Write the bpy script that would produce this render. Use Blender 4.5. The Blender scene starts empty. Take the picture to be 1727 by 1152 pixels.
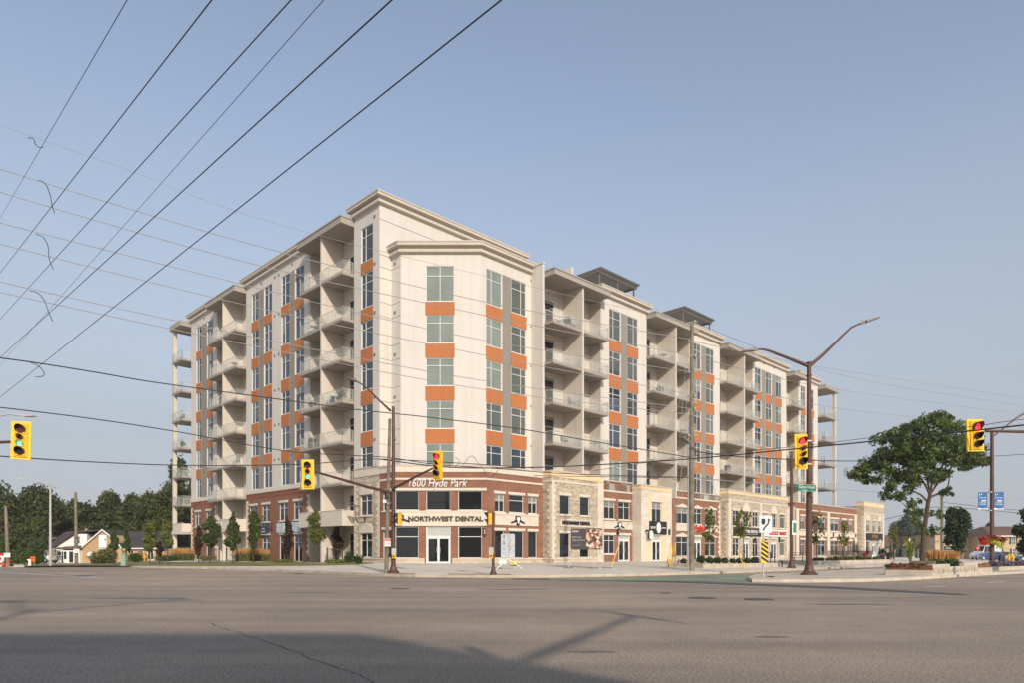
import bpy, bmesh, math, random
import numpy as np
from mathutils import Vector, Matrix
random.seed(7)
rng = np.random.default_rng(7)
D = bpy.data
SC = bpy.context.scene
COL = SC.collection
R = math.radians

# ------------------------------------------------------------------ camera
CX, HY, F, CH = 863.5, 933.0, 1173.4, 1.35      # principal column, horizon row, focal length in px, eye height
cam_d = D.cameras.new('camera'); cam = D.objects.new('camera', cam_d); COL.objects.link(cam)
cam.location = (0, 0, CH); cam.rotation_euler = (R(90), 0, 0)
cam_d.sensor_width = 36; cam_d.lens = F / 1727 * 36
cam_d.shift_y = (HY - 576) / 1727
cam_d.clip_start = .1; cam_d.clip_end = 6000
SC.camera = cam

# ------------------------------------------------------------------ sky and sun
SUN_EL = R(28.1)
sun_dir = Vector((.338, -.941, 0)).normalized()          # horizontal direction towards the sun
w = D.worlds.new('World'); SC.world = w; w.use_nodes = True
nt = w.node_tree; nt.nodes.clear()
out = nt.nodes.new('ShaderNodeOutputWorld'); bg = nt.nodes.new('ShaderNodeBackground')
sky = nt.nodes.new('ShaderNodeTexSky'); sky.sky_type = 'NISHITA'; sky.sun_disc = False
sky.sun_elevation = SUN_EL
sky.sun_rotation = math.atan2(sun_dir.x, sun_dir.y)
sky.air_density = 1.0; sky.dust_density = 1.6; sky.ozone_density = 2.6; sky.altitude = 200
hsv = nt.nodes.new('ShaderNodeHueSaturation'); hsv.inputs['Saturation'].default_value = .78
nt.links.new(sky.outputs[0], hsv.inputs['Color'])
tint = nt.nodes.new('ShaderNodeMix'); tint.data_type = 'RGBA'; tint.blend_type = 'MULTIPLY'; tint.inputs[0].default_value = 1
tint.inputs[7].default_value = (1.04, 1.045, 1.0, 1)
nt.links.new(hsv.outputs[0], tint.inputs[6])
# smoke layer: the whole horizon greys out evenly all the way round
tc = nt.nodes.new('ShaderNodeTexCoord'); sp = nt.nodes.new('ShaderNodeSeparateXYZ'); nt.links.new(tc.outputs['Generated'], sp.inputs[0])
rm = nt.nodes.new('ShaderNodeValToRGB'); e = rm.color_ramp.elements
e[0].position = 0.0; e[0].color = (.93,)*3+(1,); e[1].position = .75; e[1].color = (.0,)*3+(1,)
for p_, v_ in ((.15,.88),(.32,.58),(.52,.12)):
    x_ = e.new(p_); x_.color = (v_,)*3+(1,)
nt.links.new(sp.outputs[2], rm.inputs[0])
smk = nt.nodes.new('ShaderNodeMix'); smk.data_type = 'RGBA'; smk.inputs[7].default_value = (2.20, 2.34, 2.62, 1)
nt.links.new(rm.outputs[0], smk.inputs[0]); nt.links.new(tint.outputs[2], smk.inputs[6])
nt.links.new(smk.outputs[2], bg.inputs[0]); bg.inputs[1].default_value = .15
nt.links.new(bg.outputs[0], out.inputs[0])
sl = D.lights.new('sun', 'SUN'); so = D.objects.new('sun', sl); COL.objects.link(so)
sl.energy = 2.7; sl.angle = R(1.1); sl.color = (1, .875, .725)
d = Vector((sun_dir.x * math.cos(SUN_EL), sun_dir.y * math.cos(SUN_EL), math.sin(SUN_EL)))
so.rotation_euler = d.to_track_quat('Z', 'Y').to_euler(); so.location = (5, -30, 40)
SC.view_settings.view_transform = 'Standard'; SC.view_settings.look = 'None'
SC.view_settings.exposure = 0.42; SC.view_settings.gamma = 1
SC.view_settings.use_curve_mapping = False
SC.render.film_transparent = False

# ------------------------------------------------------------------ geometry helpers
class MB:
    def __init__(s): s.v = []; s.f = []
    def quad(s, a, b, c, d):
        i = len(s.v); s.v += [tuple(a), tuple(b), tuple(c), tuple(d)]; s.f.append((i, i+1, i+2, i+3))
    def poly(s, pts):
        i = len(s.v); s.v += [tuple(p) for p in pts]; s.f.append(tuple(range(i, i+len(pts))))
    def box(s, x0, x1, y0, y1, z0, z1):
        i = len(s.v)
        s.v += [(x0,y0,z0),(x1,y0,z0),(x1,y1,z0),(x0,y1,z0),(x0,y0,z1),(x1,y0,z1),(x1,y1,z1),(x0,y1,z1)]
        s.f += [(i,i+3,i+2,i+1),(i+4,i+5,i+6,i+7),(i,i+1,i+5,i+4),(i+1,i+2,i+6,i+5),(i+2,i+3,i+7,i+6),(i+3,i,i+4,i+7)]
        return s
    def prism(s, pts, z0, z1):
        n = len(pts); i = len(s.v)
        s.v += [(p[0],p[1],z0) for p in pts] + [(p[0],p[1],z1) for p in pts]
        s.f.append(tuple(range(i+n-1, i-1, -1))); s.f.append(tuple(range(i+n, i+2*n)))
        for k in range(n):
            m = (k+1) % n; s.f.append((i+k, i+m, i+n+m, i+n+k))
        return s
    def extr(s, pts, y0, y1):                 # polygon in x-z, extruded along y
        n = len(pts); i = len(s.v)
        s.v += [(p[0],y0,p[1]) for p in pts] + [(p[0],y1,p[1]) for p in pts]
        s.f.append(tuple(range(i, i+n))); s.f.append(tuple(range(i+2*n-1, i+n-1, -1)))
        for k in range(n):
            m = (k+1) % n; s.f.append((i+k, i+n+k, i+n+m, i+m))
        return s
    def tube(s, path, r, n=8, cap=True):
        path = [Vector(p) for p in path]
        if not hasattr(r, '__len__'): r = [r]*len(path)
        rings = []
        for k, p in enumerate(path):
            if k == 0: t = path[1]-path[0]
            elif k == len(path)-1: t = path[-1]-path[-2]
            else: t = (path[k+1]-path[k]).normalized() + (path[k]-path[k-1]).normalized()
            t = t.normalized() if t.length > 1e-9 else Vector((0,0,1))
            if k == 0:
                up = Vector((0,0,1)) if abs(t.z) < .95 else Vector((1,0,0))
                u = t.cross(up).normalized()
            else:
                u = (u - t*u.dot(t)).normalized()
            v = t.cross(u)
            i = len(s.v)
            for q in range(n):
                a = 2*math.pi*q/n
                s.v.append(tuple(p + (u*math.cos(a)+v*math.sin(a))*r[k]))
            rings.append(i)
        for k in range(len(rings)-1):
            a, b = rings[k], rings[k+1]
            for q in range(n):
                m = (q+1) % n; s.f.append((a+q, a+m, b+m, b+q))
        if cap:
            s.f.append(tuple(rings[0]+q for q in range(n-1,-1,-1))); s.f.append(tuple(rings[-1]+q for q in range(n)))
        return s
    def lathe(s, prof, n=16, c=(0,0,0)):      # prof: (r, z)
        return s.tube([(c[0],c[1],c[2]+z) for _, z in prof], [max(r, .0005) for r, _ in prof], n)
    def tri_count(s): return sum(len(f)-2 for f in s.f)
    def mesh(s, name, mat=None, smooth=False):
        me = D.meshes.new(name); me.from_pydata(s.v, [], s.f)
        if mat: me.materials.append(mat)
        if smooth:
            for p in me.polygons: p.use_smooth = True
        me.update(); return me
    def build(s, name, mat=None, parent=None, loc=(0,0,0), rz=0, smooth=False, label=None):
        o = D.objects.new(name, s.mesh(name, mat, smooth)); COL.objects.link(o)
        o.location = loc; o.rotation_euler = (0,0,rz)
        if parent: o.parent = parent
        if label: o['label'] = label
        return o

def tag(o, label, cat, group=None):
    o['label'] = label; o['category'] = cat
    if group: o['group'] = group
    return o
def empty(name, loc=(0,0,0), rz=0, label=None, cat=None, group=None):
    o = D.objects.new(name, None); COL.objects.link(o); o.location = loc; o.rotation_euler = (0,0,rz)
    o.empty_display_size = .3
    if label: tag(o, label, cat, group)
    return o
def copy_tree(o, parent=None, label=None):
    c = o.copy(); COL.objects.link(c)
    if parent is not None: c.parent = parent
    for ch in list(o.children): copy_tree(ch, c)
    if label: c['label'] = label
    return c
def struct(o): o['kind'] = 'structure'; return o
def at(px, y, Y):                              # point seen at photo pixel (px, y) at distance Y
    return Vector(((px-CX)*Y/F, Y, CH-(y-HY)*Y/F))
def X(px, Y): return (px-CX)*Y/F
def Z(y, Y): return CH-(y-HY)*Y/F

# kerb line in plan -> pavement height (the pavement falls from the buildings to the kerb)
KERB = [(-900,962),(-300,960),(0,957.6),(110,956.6),(200,957.2),(340,960.2),(450,963.8),(550,968),(640,972.4),(700,974.3),(830,975.4),
        (930,975),(1060,972.6),(1150,970.4),(1240,967.6),(1370,961.6),(1500,955.9),(1600,952.2),(1727,948.6),(1900,945),(2600,941)]
KP = [(X(p, F*CH/(y-HY)), F*CH/(y-HY)) for p, y in KERB]
def kerbY(x, y):
    k = x/max(y, 1)
    ks = [a/b for a, b in KP]
    if k <= ks[0]: return KP[0][1]
    for i in range(len(ks)-1):
        if ks[i] <= k <= ks[i+1]:
            # intersect ray with segment
            (x0,y0),(x1,y1) = KP[i], KP[i+1]
            dx, dy = x1-x0, y1-y0
            t = (k*y0-x0)/(dx-k*dy) if abs(dx-k*dy) > 1e-9 else 0
            return y0+dy*t
    return KP[-1][1]
def zg(x, y):
    t = (y-kerbY(x, y))/16
    amp = .30
    k = x/max(y, 1)
    if k < -.48: amp = max(-.13, .30-.43*(-.48-k)/.14)
    if k > .56: amp = .30*max(0, 1-(k-.56)/.06)
    return .15+amp*min(1, max(0, t))
def G(px, y):                                   # ground point on the pavement seen at (px, y)
    z = .15
    for _ in range(12):
        Yd = F*(CH-z)/(y-HY); z = .5*z+.5*zg(X(px, Yd), Yd)
    return Vector((X(px, Yd), Yd, z))
def G0(px, y, z=0):
    Yd = F*(CH-z)/(y-HY); return Vector((X(px, Yd), Yd, z))
def GY(px, Y): x = X(px, Y); return Vector((x, Y, zg(x, Y)))

# ------------------------------------------------------------------ materials
def newmat(name):
    m = D.materials.new(name); m.use_nodes = True
    n = m.node_tree.nodes; n.clear()
    o = n.new('ShaderNodeOutputMaterial'); b = n.new('ShaderNodeBsdfPrincipled')
    m.node_tree.links.new(b.outputs[0], o.inputs[0])
    return m, m.node_tree, b
def rgba(c): return (c[0], c[1], c[2], 1)
def ramp(t, fac, stops):
    r = t.nodes.new('ShaderNodeValToRGB'); e = r.color_ramp.elements
    e[0].position, e[0].color = stops[0][0], rgba(stops[0][1])
    e[1].position, e[1].color = stops[-1][0], rgba(stops[-1][1])
    for p, c in stops[1:-1]:
        x = e.new(p); x.color = rgba(c)
    t.links.new(fac, r.inputs[0]); return r.outputs[0]
def noise(t, vec, scale, detail=4, rough=.55, dist=0):
    n = t.nodes.new('ShaderNodeTexNoise'); n.inputs['Scale'].default_value = scale
    n.inputs['Detail'].default_value = detail; n.inputs['Roughness'].default_value = rough
    n.inputs['Distortion'].default_value = dist
    if vec: t.links.new(vec, n.inputs['Vector'])
    return n.outputs['Fac']
def mixc(t, fac, a, b, mode='MIX'):
    m = t.nodes.new('ShaderNodeMix'); m.data_type = 'RGBA'; m.blend_type = mode
    for s, v in ((0, fac), (6, a), (7, b)):
        if hasattr(v, 'links'): t.links.new(v, m.inputs[s])
        elif s == 0: m.inputs[0].default_value = v
        else: m.inputs[s].default_value = rgba(v)
    return m.outputs[2]
def pos(t): return t.nodes.new('ShaderNodeNewGeometry').outputs['Position']
def bump(t, b, h, strength=.3, dist=.01):
    n = t.nodes.new('ShaderNodeBump'); n.inputs['Strength'].default_value = strength; n.inputs['Distance'].default_value = dist
    t.links.new(h, n.inputs['Height']); t.links.new(n.outputs[0], b.inputs['Normal'])
def wall_uv(t):                                 # (along wall, height) from world position and normal
    g = t.nodes.new('ShaderNodeNewGeometry')
    c = t.nodes.new('ShaderNodeVectorMath'); c.operation = 'CROSS_PRODUCT'
    t.links.new(g.outputs['True Normal'], c.inputs[0]); c.inputs[1].default_value = (0, 0, 1)
    dd = t.nodes.new('ShaderNodeVectorMath'); dd.operation = 'DOT_PRODUCT'
    t.links.new(g.outputs['Position'], dd.inputs[0]); t.links.new(c.outputs[0], dd.inputs[1])
    s = t.nodes.new('ShaderNodeSeparateXYZ'); t.links.new(g.outputs['Position'], s.inputs[0])
    k = t.nodes.new('ShaderNodeCombineXYZ')
    t.links.new(dd.outputs['Value'], k.inputs[0]); t.links.new(s.outputs[2], k.inputs[1])
    return k.outputs[0]
def plain(name, c, rough=.6, metal=0, var=.12, scale=3, bmp=0, spec=None, emit=None, coat=0):
    m, t, b = newmat(name)
    p = pos(t); f = noise(t, p, scale, 5)
    lo = tuple(x*(1-var) for x in c); hi = tuple(min(1, x*(1+var)) for x in c)
    t.links.new(ramp(t, f, [(.3, lo), (.7, hi)]), b.inputs['Base Color'])
    b.inputs['Roughness'].default_value = rough; b.inputs['Metallic'].default_value = metal
    if spec is not None: b.inputs['IOR'].default_value = spec
    if bmp: bump(t, b, noise(t, p, scale*12, 3), .4, bmp)
    if emit: b.inputs['Emission Color'].default_value = rgba(emit[0]); b.inputs['Emission Strength'].default_value = emit[1]
    if coat: b.inputs['Coat Weight'].default_value = coat
    return m
def brick_mat(name, c1, c2, mortar, bw, bh, ms=.012, stain=.15, sq=1.0):
    m, t, b = newmat(name); uv = wall_uv(t)
    br = t.nodes.new('ShaderNodeTexBrick')
    t.links.new(uv, br.inputs['Vector'])
    br.inputs['Scale'].default_value = 1; br.inputs['Brick Width'].default_value = bw; br.inputs['Row Height'].default_value = bh
    br.inputs['Mortar Size'].default_value = ms; br.inputs['Mortar Smooth'].default_value = .2
    br.inputs['Color1'].default_value = rgba(c1); br.inputs['Color2'].default_value = rgba(c2); br.inputs['Mortar'].default_value = rgba(mortar)
    br.inputs['Bias'].default_value = 0
    f = noise(t, pos(t), .8, 6)
    col = mixc(t, 1, br.outputs['Color'], ramp(t, f, [(.3, (1-stain,)*3), (.7, (1+stain*.6,)*3)]), 'MULTIPLY')
    t.links.new(col, b.inputs['Base Color']); b.inputs['Roughness'].default_value = .85
    inv = t.nodes.new('ShaderNodeMath'); inv.operation = 'SUBTRACT'; inv.inputs[0].default_value = 1
    t.links.new(br.outputs['Fac'], inv.inputs[1]); bump(t, b, inv.outputs[0], .6, .008)
    return m
def stone_mat(name, stops, mortar, w_, h_):
    m, t, b = newmat(name); uv = wall_uv(t)
    cols = []
    def layer(bw, bh, off):
        mp = t.nodes.new('ShaderNodeMapping'); t.links.new(uv, mp.inputs[0]); mp.inputs['Location'].default_value = off
        br = t.nodes.new('ShaderNodeTexBrick'); t.links.new(mp.outputs[0], br.inputs['Vector'])
        br.inputs['Scale'].default_value = 1; br.inputs['Brick Width'].default_value = bw; br.inputs['Row Height'].default_value = bh
        br.inputs['Mortar Size'].default_value = .012; br.inputs['Color1'].default_value = (0,0,0,1); br.inputs['Color2'].default_value = (1,1,1,1)
        br.inputs['Mortar'].default_value = (.5,.5,.5,1); br.offset_frequency = 2; br.offset = .37
        return br
    A = layer(w_, h_, (0,0,0)); B = layer(w_*1.7, h_*2, (.13,0,0))
    sel = noise(t, uv, 1.1, 1)
    r = t.nodes.new('ShaderNodeMath'); r.operation = 'GREATER_THAN'; r.inputs[1].default_value = .53; t.links.new(sel, r.inputs[0])
    val = mixc(t, r.outputs[0], A.outputs['Color'], B.outputs['Color'])
    mf = t.nodes.new('ShaderNodeMix'); mf.data_type = 'FLOAT'
    t.links.new(r.outputs[0], mf.inputs[0]); t.links.new(A.outputs['Fac'], mf.inputs[2]); t.links.new(B.outputs['Fac'], mf.inputs[3])
    col = ramp(t, val, stops)
    col = mixc(t, .35, col, ramp(t, noise(t, pos(t), 5, 4), [(.3, (.6,.55,.5)), (.7, (1,.97,.9))]), 'MULTIPLY')
    col = mixc(t, mf.outputs[0], col, mortar)
    t.links.new(col, b.inputs['Base Color']); b.inputs['Roughness'].default_value = .9
    inv = t.nodes.new('ShaderNodeMath'); inv.operation = 'SUBTRACT'; inv.inputs[0].default_value = 1
    t.links.new(mf.outputs[0], inv.inputs[1]); bump(t, b, inv.outputs[0], .8, .02)
    return m
def glass_mat(name, c, ior=1.9, rough=.03, var=.15, wob=.02):
    m, t, b = newmat(name); p = pos(t)
    f = noise(t, p, .35, 2)
    t.links.new(ramp(t, f, [(.3, tuple(x*(1-var) for x in c)), (.7, tuple(x*(1+var) for x in c))]), b.inputs['Base Color'])
    b.inputs['Roughness'].default_value = rough; b.inputs['IOR'].default_value = ior
    if wob: bump(t, b, noise(t, p, .7, 1), wob, .05)
    return m
def clear_mat(name, c, alpha, rough=.05):
    m, t, b = newmat(name); b.inputs['Base Color'].default_value = rgba(c); b.inputs['Roughness'].default_value = rough
    b.inputs['Alpha'].default_value = alpha
    return m
def leaf_mat(name, dark, light, sc=1.2, dry=None):
    m, t, b = newmat(name); p = pos(t)
    f = noise(t, p, sc, 3); f2 = noise(t, p, sc*9, 2)
    c = ramp(t, f, [(.32, dark), (.68, light)])
    c = mixc(t, .45, c, ramp(t, f2, [(.3, (.45,.5,.4)), (.7, (1.25,1.2,1.0))]), 'MULTIPLY')
    if dry: c = mixc(t, ramp(t, noise(t, p, sc*2.3, 2), [(.58, (0,0,0)), (.7, (1,1,1))]), c, dry)
    t.links.new(c, b.inputs['Base Color']); b.inputs['Roughness'].default_value = .6
    tr = t.nodes.new('ShaderNodeBsdfTranslucent'); t.links.new(c, tr.inputs[0])
    mx = t.nodes.new('ShaderNodeMixShader'); mx.inputs[0].default_value = .3
    o = [n for n in t.nodes if n.type == 'OUTPUT_MATERIAL'][0]
    t.links.new(b.outputs[0], mx.inputs[1]); t.links.new(tr.outputs[0], mx.inputs[2]); t.links.new(mx.outputs[0], o.inputs[0])
    return m

def stucco(name, c):
    m, t, b = newmat(name); p = pos(t)
    f = noise(t, p, .25, 5); f2 = noise(t, p, 14, 3)
    mp = t.nodes.new('ShaderNodeMapping'); mp.inputs['Scale'].default_value = (2.2, 2.2, .12); t.links.new(p, mp.inputs[0])
    st = noise(t, mp.outputs[0], 1, 4)
    col = ramp(t, f, [(.3, tuple(x*.955 for x in c)), (.7, tuple(min(1, x*1.03) for x in c))])
    col = mixc(t, .5, col, ramp(t, st, [(.35, (.88,.865,.84)), (.52, (1,1,1))]), 'MULTIPLY')
    t.links.new(col, b.inputs['Base Color']); b.inputs['Roughness'].default_value = .9
    bump(t, b, f2, .25, .006); return m
M = {}
M['stucco'] = stucco('stucco', (.655, .61, .55))
M['stucco_fin'] = stucco('stucco_fin', (.65, .585, .505))
M['trim'] = stucco('trim', (.67, .60, .50))
M['cornice'] = stucco('cornice', (.56, .50, .43))
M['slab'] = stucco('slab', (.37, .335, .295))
M['orange'] = stucco('orange', (.47, .168, .058))
M['grey'] = stucco('grey', (.27, .245, .21))
M['yellow_stucco'] = stucco('yellow_stucco', (.78, .60, .36))
M['brick'] = brick_mat('brick', (.165, .038, .018), (.26, .072, .031), (.40, .28, .19), .26, .085, .012)
M['brick_plain'] = brick_mat('brick_plain', (.21, .062, .030), (.28, .092, .048), (.27, .14, .10), .11, .22, .008)
M['limestone'] = brick_mat('limestone', (.66, .59, .49), (.72, .65, .55), (.55, .48, .39), .8, .3, .012, .1)
M['stone'] = stone_mat('stone', [(.0, (.33,.25,.17)), (.35, (.50,.41,.30)), (.65, (.62,.54,.42)), (1, (.42,.34,.27))], (.60,.53,.43), .42, .13)
M['stone_base'] = stone_mat('stone_base', [(.0, (.52,.42,.30)), (.5, (.62,.53,.40)), (1, (.68,.60,.48))], (.5,.42,.32), .6, .16)
M['frame'] = plain('window_frame_white', (.70, .71, .70), .4, var=.04)
M['frame_dark'] = plain('dark_bronze', (.05, .045, .04), .45)
M['glass_blind'] = glass_mat('glass_over_blind', (.215, .245, .22), 1.5)
M['glass_mid'] = glass_mat('glass_half_blind', (.105, .120, .112), 1.45)
M['glass_blue'] = glass_mat('glass_bluish', (.036, .050, .070), 1.65)
M['glass_mid2'] = glass_mat('glass_grey_dark', (.050, .058, .058), 1.55)
M['glass_mid3'] = glass_mat('glass_grey_light', (.155, .170, .155), 1.45)
M['glass_blue2'] = glass_mat('glass_bluish_deep', (.018, .026, .042), 1.75)
M['glass_blue3'] = glass_mat('glass_bluish_pale', (.065, .082, .105), 1.55)
M['glass_dark'] = glass_mat('glass_dark', (.012, .014, .014), 1.65)
M['blind'] = plain('louvre_blind', (.42, .40, .36), .6)
M['transom_grey'] = plain('spandrel_glass_grey', (.46, .47, .43), .25, var=.05)
M['rail'] = plain('railing_white', (.56, .53, .47), .4, var=.05)
M['rail_glass'] = clear_mat('railing_glass', (.50, .54, .51), .15)
M['brown'] = plain('brown_pole_paint', (.095, .043, .028), .5, var=.2, scale=1.5)
M['steel'] = plain('galvanised_steel', (.42, .41, .39), .5, .4, .12)
M['dark_steel'] = plain('dark_grey_steel', (.16, .145, .13), .5)
M['black'] = plain('black_paint', (.015, .015, .016), .4)
M['white'] = plain('white_paint', (.78, .77, .74), .5, var=.05)
M['yellow'] = plain('signal_yellow', (.80, .45, .02), .45, var=.05)
M['yellow_bright'] = plain('backboard_yellow', (.86, .56, .03), .55, var=.10)
M['wood'] = plain('pole_wood', (.20, .165, .115), .85, var=.4, scale=2)
M['bark'] = plain('bark', (.085, .06, .042), .9, var=.35, scale=5, bmp=.02)
M['leaf_bg'] = leaf_mat('leaf_background', (.036, .054, .013), (.110, .128, .030), .35)
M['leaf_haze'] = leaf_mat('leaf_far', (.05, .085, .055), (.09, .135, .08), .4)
M['leaf_street'] = leaf_mat('leaf_street', (.05, .085, .022), (.12, .16, .04), 1.2)
M['leaf_yellow'] = leaf_mat('leaf_yellow_green', (.10, .13, .025), (.24, .25, .05), 1.5)
M['leaf_olive'] = leaf_mat('leaf_olive', (.075, .095, .025), (.20, .20, .05), 1.2)
M['leaf_maroon'] = leaf_mat('leaf_maroon', (.045, .025, .018), (.10, .05, .03), 1.5)
M['leaf_locust'] = leaf_mat('leaf_locust', (.055, .092, .028), (.155, .205, .055), 1.0)
M['leaf_dark'] = leaf_mat('leaf_dark', (.018, .045, .014), (.05, .095, .03), 1.6)
M['leaf_shrub'] = leaf_mat('leaf_shrub', (.03, .06, .02), (.08, .12, .035), 3)
M['grass_tan'] = leaf_mat('grass_plume', (.50, .27, .09), (.74, .44, .17), 2)
M['grass_green'] = leaf_mat('grass_blades', (.10, .13, .03), (.22, .22, .07), 2)
M['red'] = plain('red_paint', (.60, .012, .01), .45)
M['flower_red'] = plain('flower_red', (.36, .012, .015), .6, var=.4, scale=20)
M['flower_yellow'] = plain('flower_yellow', (.62, .62, .06), .6, var=.3, scale=20)
M['flower_violet'] = plain('flower_violet', (.16, .10, .22), .6, var=.4, scale=20)
M['concrete_kerb'] = plain('kerb_concrete', (.50, .43, .34), .85, var=.18, scale=1.5, bmp=.01)
M['timber'] = plain('rusty_edging', (.20, .075, .035), .7, var=.35, scale=2)
# ------------------------------------------------------------------ ground, road, pavement
def asphalt():
    m, t, b = newmat('asphalt'); p = pos(t)
    big = noise(t, p, .07, 5, .6); fine = noise(t, p, 30, 4, .8); mid = noise(t, p, 1.3, 5, .6)
    mp = t.nodes.new('ShaderNodeMapping'); mp.inputs['Rotation'].default_value = (0, 0, R(12)); mp.inputs['Scale'].default_value = (.05, .45, 1)
    t.links.new(p, mp.inputs[0]); streak = noise(t, mp.outputs[0], 1, 4)
    c = ramp(t, big, [(.32, (.245,.200,.160)), (.5, (.32,.26,.205)), (.68, (.43,.325,.235))])
    c = mixc(t, .9, c, ramp(t, streak, [(.3, (.72,.72,.73)), (.62, (1.08,1.06,1.03))]), 'MULTIPLY')
    c = mixc(t, .8, c, ramp(t, mid, [(.3, (.88,.88,.88)), (.65, (1.06,1.06,1.06))]), 'MULTIPLY')
    c = mixc(t, .9, c, ramp(t, fine, [(.34, (.22,.22,.23)), (.5, (1,1,1)), (.67, (2.0,1.95,1.85))]), 'MULTIPLY')
    v = t.nodes.new('ShaderNodeTexVoronoi'); v.inputs['Scale'].default_value = 38; t.links.new(p, v.inputs['Vector'])
    c = mixc(t, .5, c, ramp(t, v.outputs['Distance'], [(.12, (1.35,1.3,1.2)), (.5, (.8,.8,.8))]), 'MULTIPLY')
    t.links.new(c, b.inputs['Base Color']); b.inputs['Roughness'].default_value = .8
    bump(t, b, fine, .8, .012); return m
def paving(name, c, size):
    m, t, b = newmat(name); p = pos(t)
    mp = t.nodes.new('ShaderNodeMapping'); mp.inputs['Rotation'].default_value = (0, 0, R(-44.7)); t.links.new(p, mp.inputs[0])
    br = t.nodes.new('ShaderNodeTexBrick'); br.offset = 0; t.links.new(mp.outputs[0], br.inputs['Vector'])
    br.inputs['Scale'].default_value = 1; br.inputs['Brick Width'].default_value = size; br.inputs['Row Height'].default_value = size
    br.inputs['Mortar Size'].default_value = .02
    br.inputs['Color1'].default_value = rgba(tuple(x*.96 for x in c)); br.inputs['Color2'].default_value = rgba(tuple(x*1.04 for x in c))
    br.inputs['Mortar'].default_value = rgba(tuple(x*.6 for x in c))
    f = noise(t, p, .35, 6, .65); g = noise(t, p, 9, 4)
    col = mixc(t, .8, br.outputs['Color'], ramp(t, f, [(.3, (.84,.82,.80)), (.7, (1.06,1.06,1.05))]), 'MULTIPLY')
    col = mixc(t, .5, col, ramp(t, g, [(.3, (.9,.9,.9)), (.7, (1.06,1.06,1.06))]), 'MULTIPLY')
    t.links.new(col, b.inputs['Base Color']); b.inputs['Roughness'].default_value = .85
    return m
M['asphalt'] = asphalt()
M['paving'] = paving('paving', (.63, .565, .475), 1.5)
M['ground'] = plain('dry_ground', (.14, .13, .075), .9, var=.3, scale=.3)
M['lawn'] = leaf_mat('lawn', (.17, .22, .06), (.42, .34, .15), .45, dry=(.46,.33,.17))
M['mulch'] = plain('mulch', (.12, .075, .045), .95, var=.4, scale=8)
M['paint_white'] = plain('road_paint_white', (.68, .66, .62), .7, var=.25, scale=4)
M['paint_worn'] = plain('road_paint_worn', (.40, .36, .31), .8, var=.3, scale=5)
M['paint_yellow'] = plain('road_paint_yellow', (.50, .34, .09), .7, var=.3, scale=4)
M['paint_green'] = plain('bike_lane_green', (.21, .265, .17), .8, var=.2, scale=1)
M['patch'] = plain('dark_asphalt', (.085, .075, .068), .85, var=.2, scale=3)

g = MB(); g.quad((-398,-198,-.10),(398,-198,-.10),(398,598,-.10),(-398,598,-.10)); struct(g.build('ground', M['ground']))
g = MB(); g.quad((-160,-90,0),(260,-90,0),(260,240,0),(-160,240,0)); struct(g.build('road', M['asphalt']))
# pavement: a sheet that starts at the kerb and rises to the building
pxs = [(-900+i*25) for i in range(0, 141)]
dist = [0, .15, 1.5, 3.5, 6, 9, 12, 16, 24, 45, 90]
pv = MB(); rows = []
for px in pxs:
    k = (px-CX)/F; Y0 = kerbY(k*100, 100)
    row = []
    for dd in dist:
        Yd = Y0+dd; x = k*Yd; pv.v.append((x, Yd, zg(x, Yd) if dd > 0 else .15)); row.append(len(pv.v)-1)
    rows.append(row)
for a, b in zip(rows, rows[1:]):
    for i in range(1, len(dist)-1): pv.f.append((a[i], b[i], b[i+1], a[i+1]))
struct(pv.build('pavement', M['paving']))
kb = MB()
for px0, px1 in zip(pxs, pxs[1:]):
    q = []
    for px in (px0, px1):
        k = (px-CX)/F; Y0 = kerbY(k*100, 100); q.append((k*Y0, Y0, k*(Y0+.16), Y0+.16))
    (x0,y0,x0b,y0b),(x1,y1,x1b,y1b) = q
    kb.quad((x0,y0,-.02),(x1,y1,-.02),(x1,y1,.15),(x0,y0,.15)); kb.quad((x0,y0,.15),(x1,y1,.15),(x1b,y1b,.156),(x0b,y0b,.156))
struct(kb.build('kerb', M['concrete_kerb']))
def sheet(name, pts, z, mat, px=True):
    m = MB(); m.poly([(p[0], p[1], z) for p in pts]); return struct(m.build(name, mat))
def line_mark(name, a, b, wd, z, mat):
    a = G0(*a); b = G0(*b); t = (b-a); t.z = 0; t.normalize(); n = Vector((-t.y, t.x, 0))*wd/2
    return sheet(name, [a-n, b-n, b+n, a+n], z, mat)
line_mark('lane_line', (-40,963.2), (175,976.5), .14, .004, M['paint_white'])
line_mark('stop_line', (108,969), (160,969.3), .45, .004, M['paint_white'])
line_mark('centre_line', (20,960.6), (300,974), .12, .004, M['paint_yellow'])
line_mark('centre_line', (20,961.2), (296,975), .10, .004, M['paint_yellow'])
line_mark('lane_dash', (1666,983.4), (1696,981.5), .13, .004, M['paint_white'])
line_mark('lane_dash', (1558,991), (1597,989.7), .13, .004, M['paint_white'])
def strip(name, pts, z, mat):
    m = MB(); n = len(pts)//2
    for i in range(n-1):
        a, b = G0(*pts[i]), G0(*pts[i+1]); c, e = G0(*pts[2*n-2-i]), G0(*pts[2*n-1-i])
        m.quad((a.x,a.y,z),(b.x,b.y,z),(c.x,c.y,z),(e.x,e.y,z))
    return struct(m.build(name, mat))
strip('asphalt_patch', [(864,978.3),(1000,980.4),(1164,984.6),(1400,994),(1614,1004.8),(1640,1003.4),(1420,990.4),(1180,981.8),(1000,977.8),(864,976.6)], .004, M['patch'])
strip('crosswalk_line', [(1000,981.4),(1164,985.9),(1400,996),(1600,1006.6),(1602,1005.8),(1400,995.1),(1164,985.1),(1000,980.7)], .008, M['paint_worn'])
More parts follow.
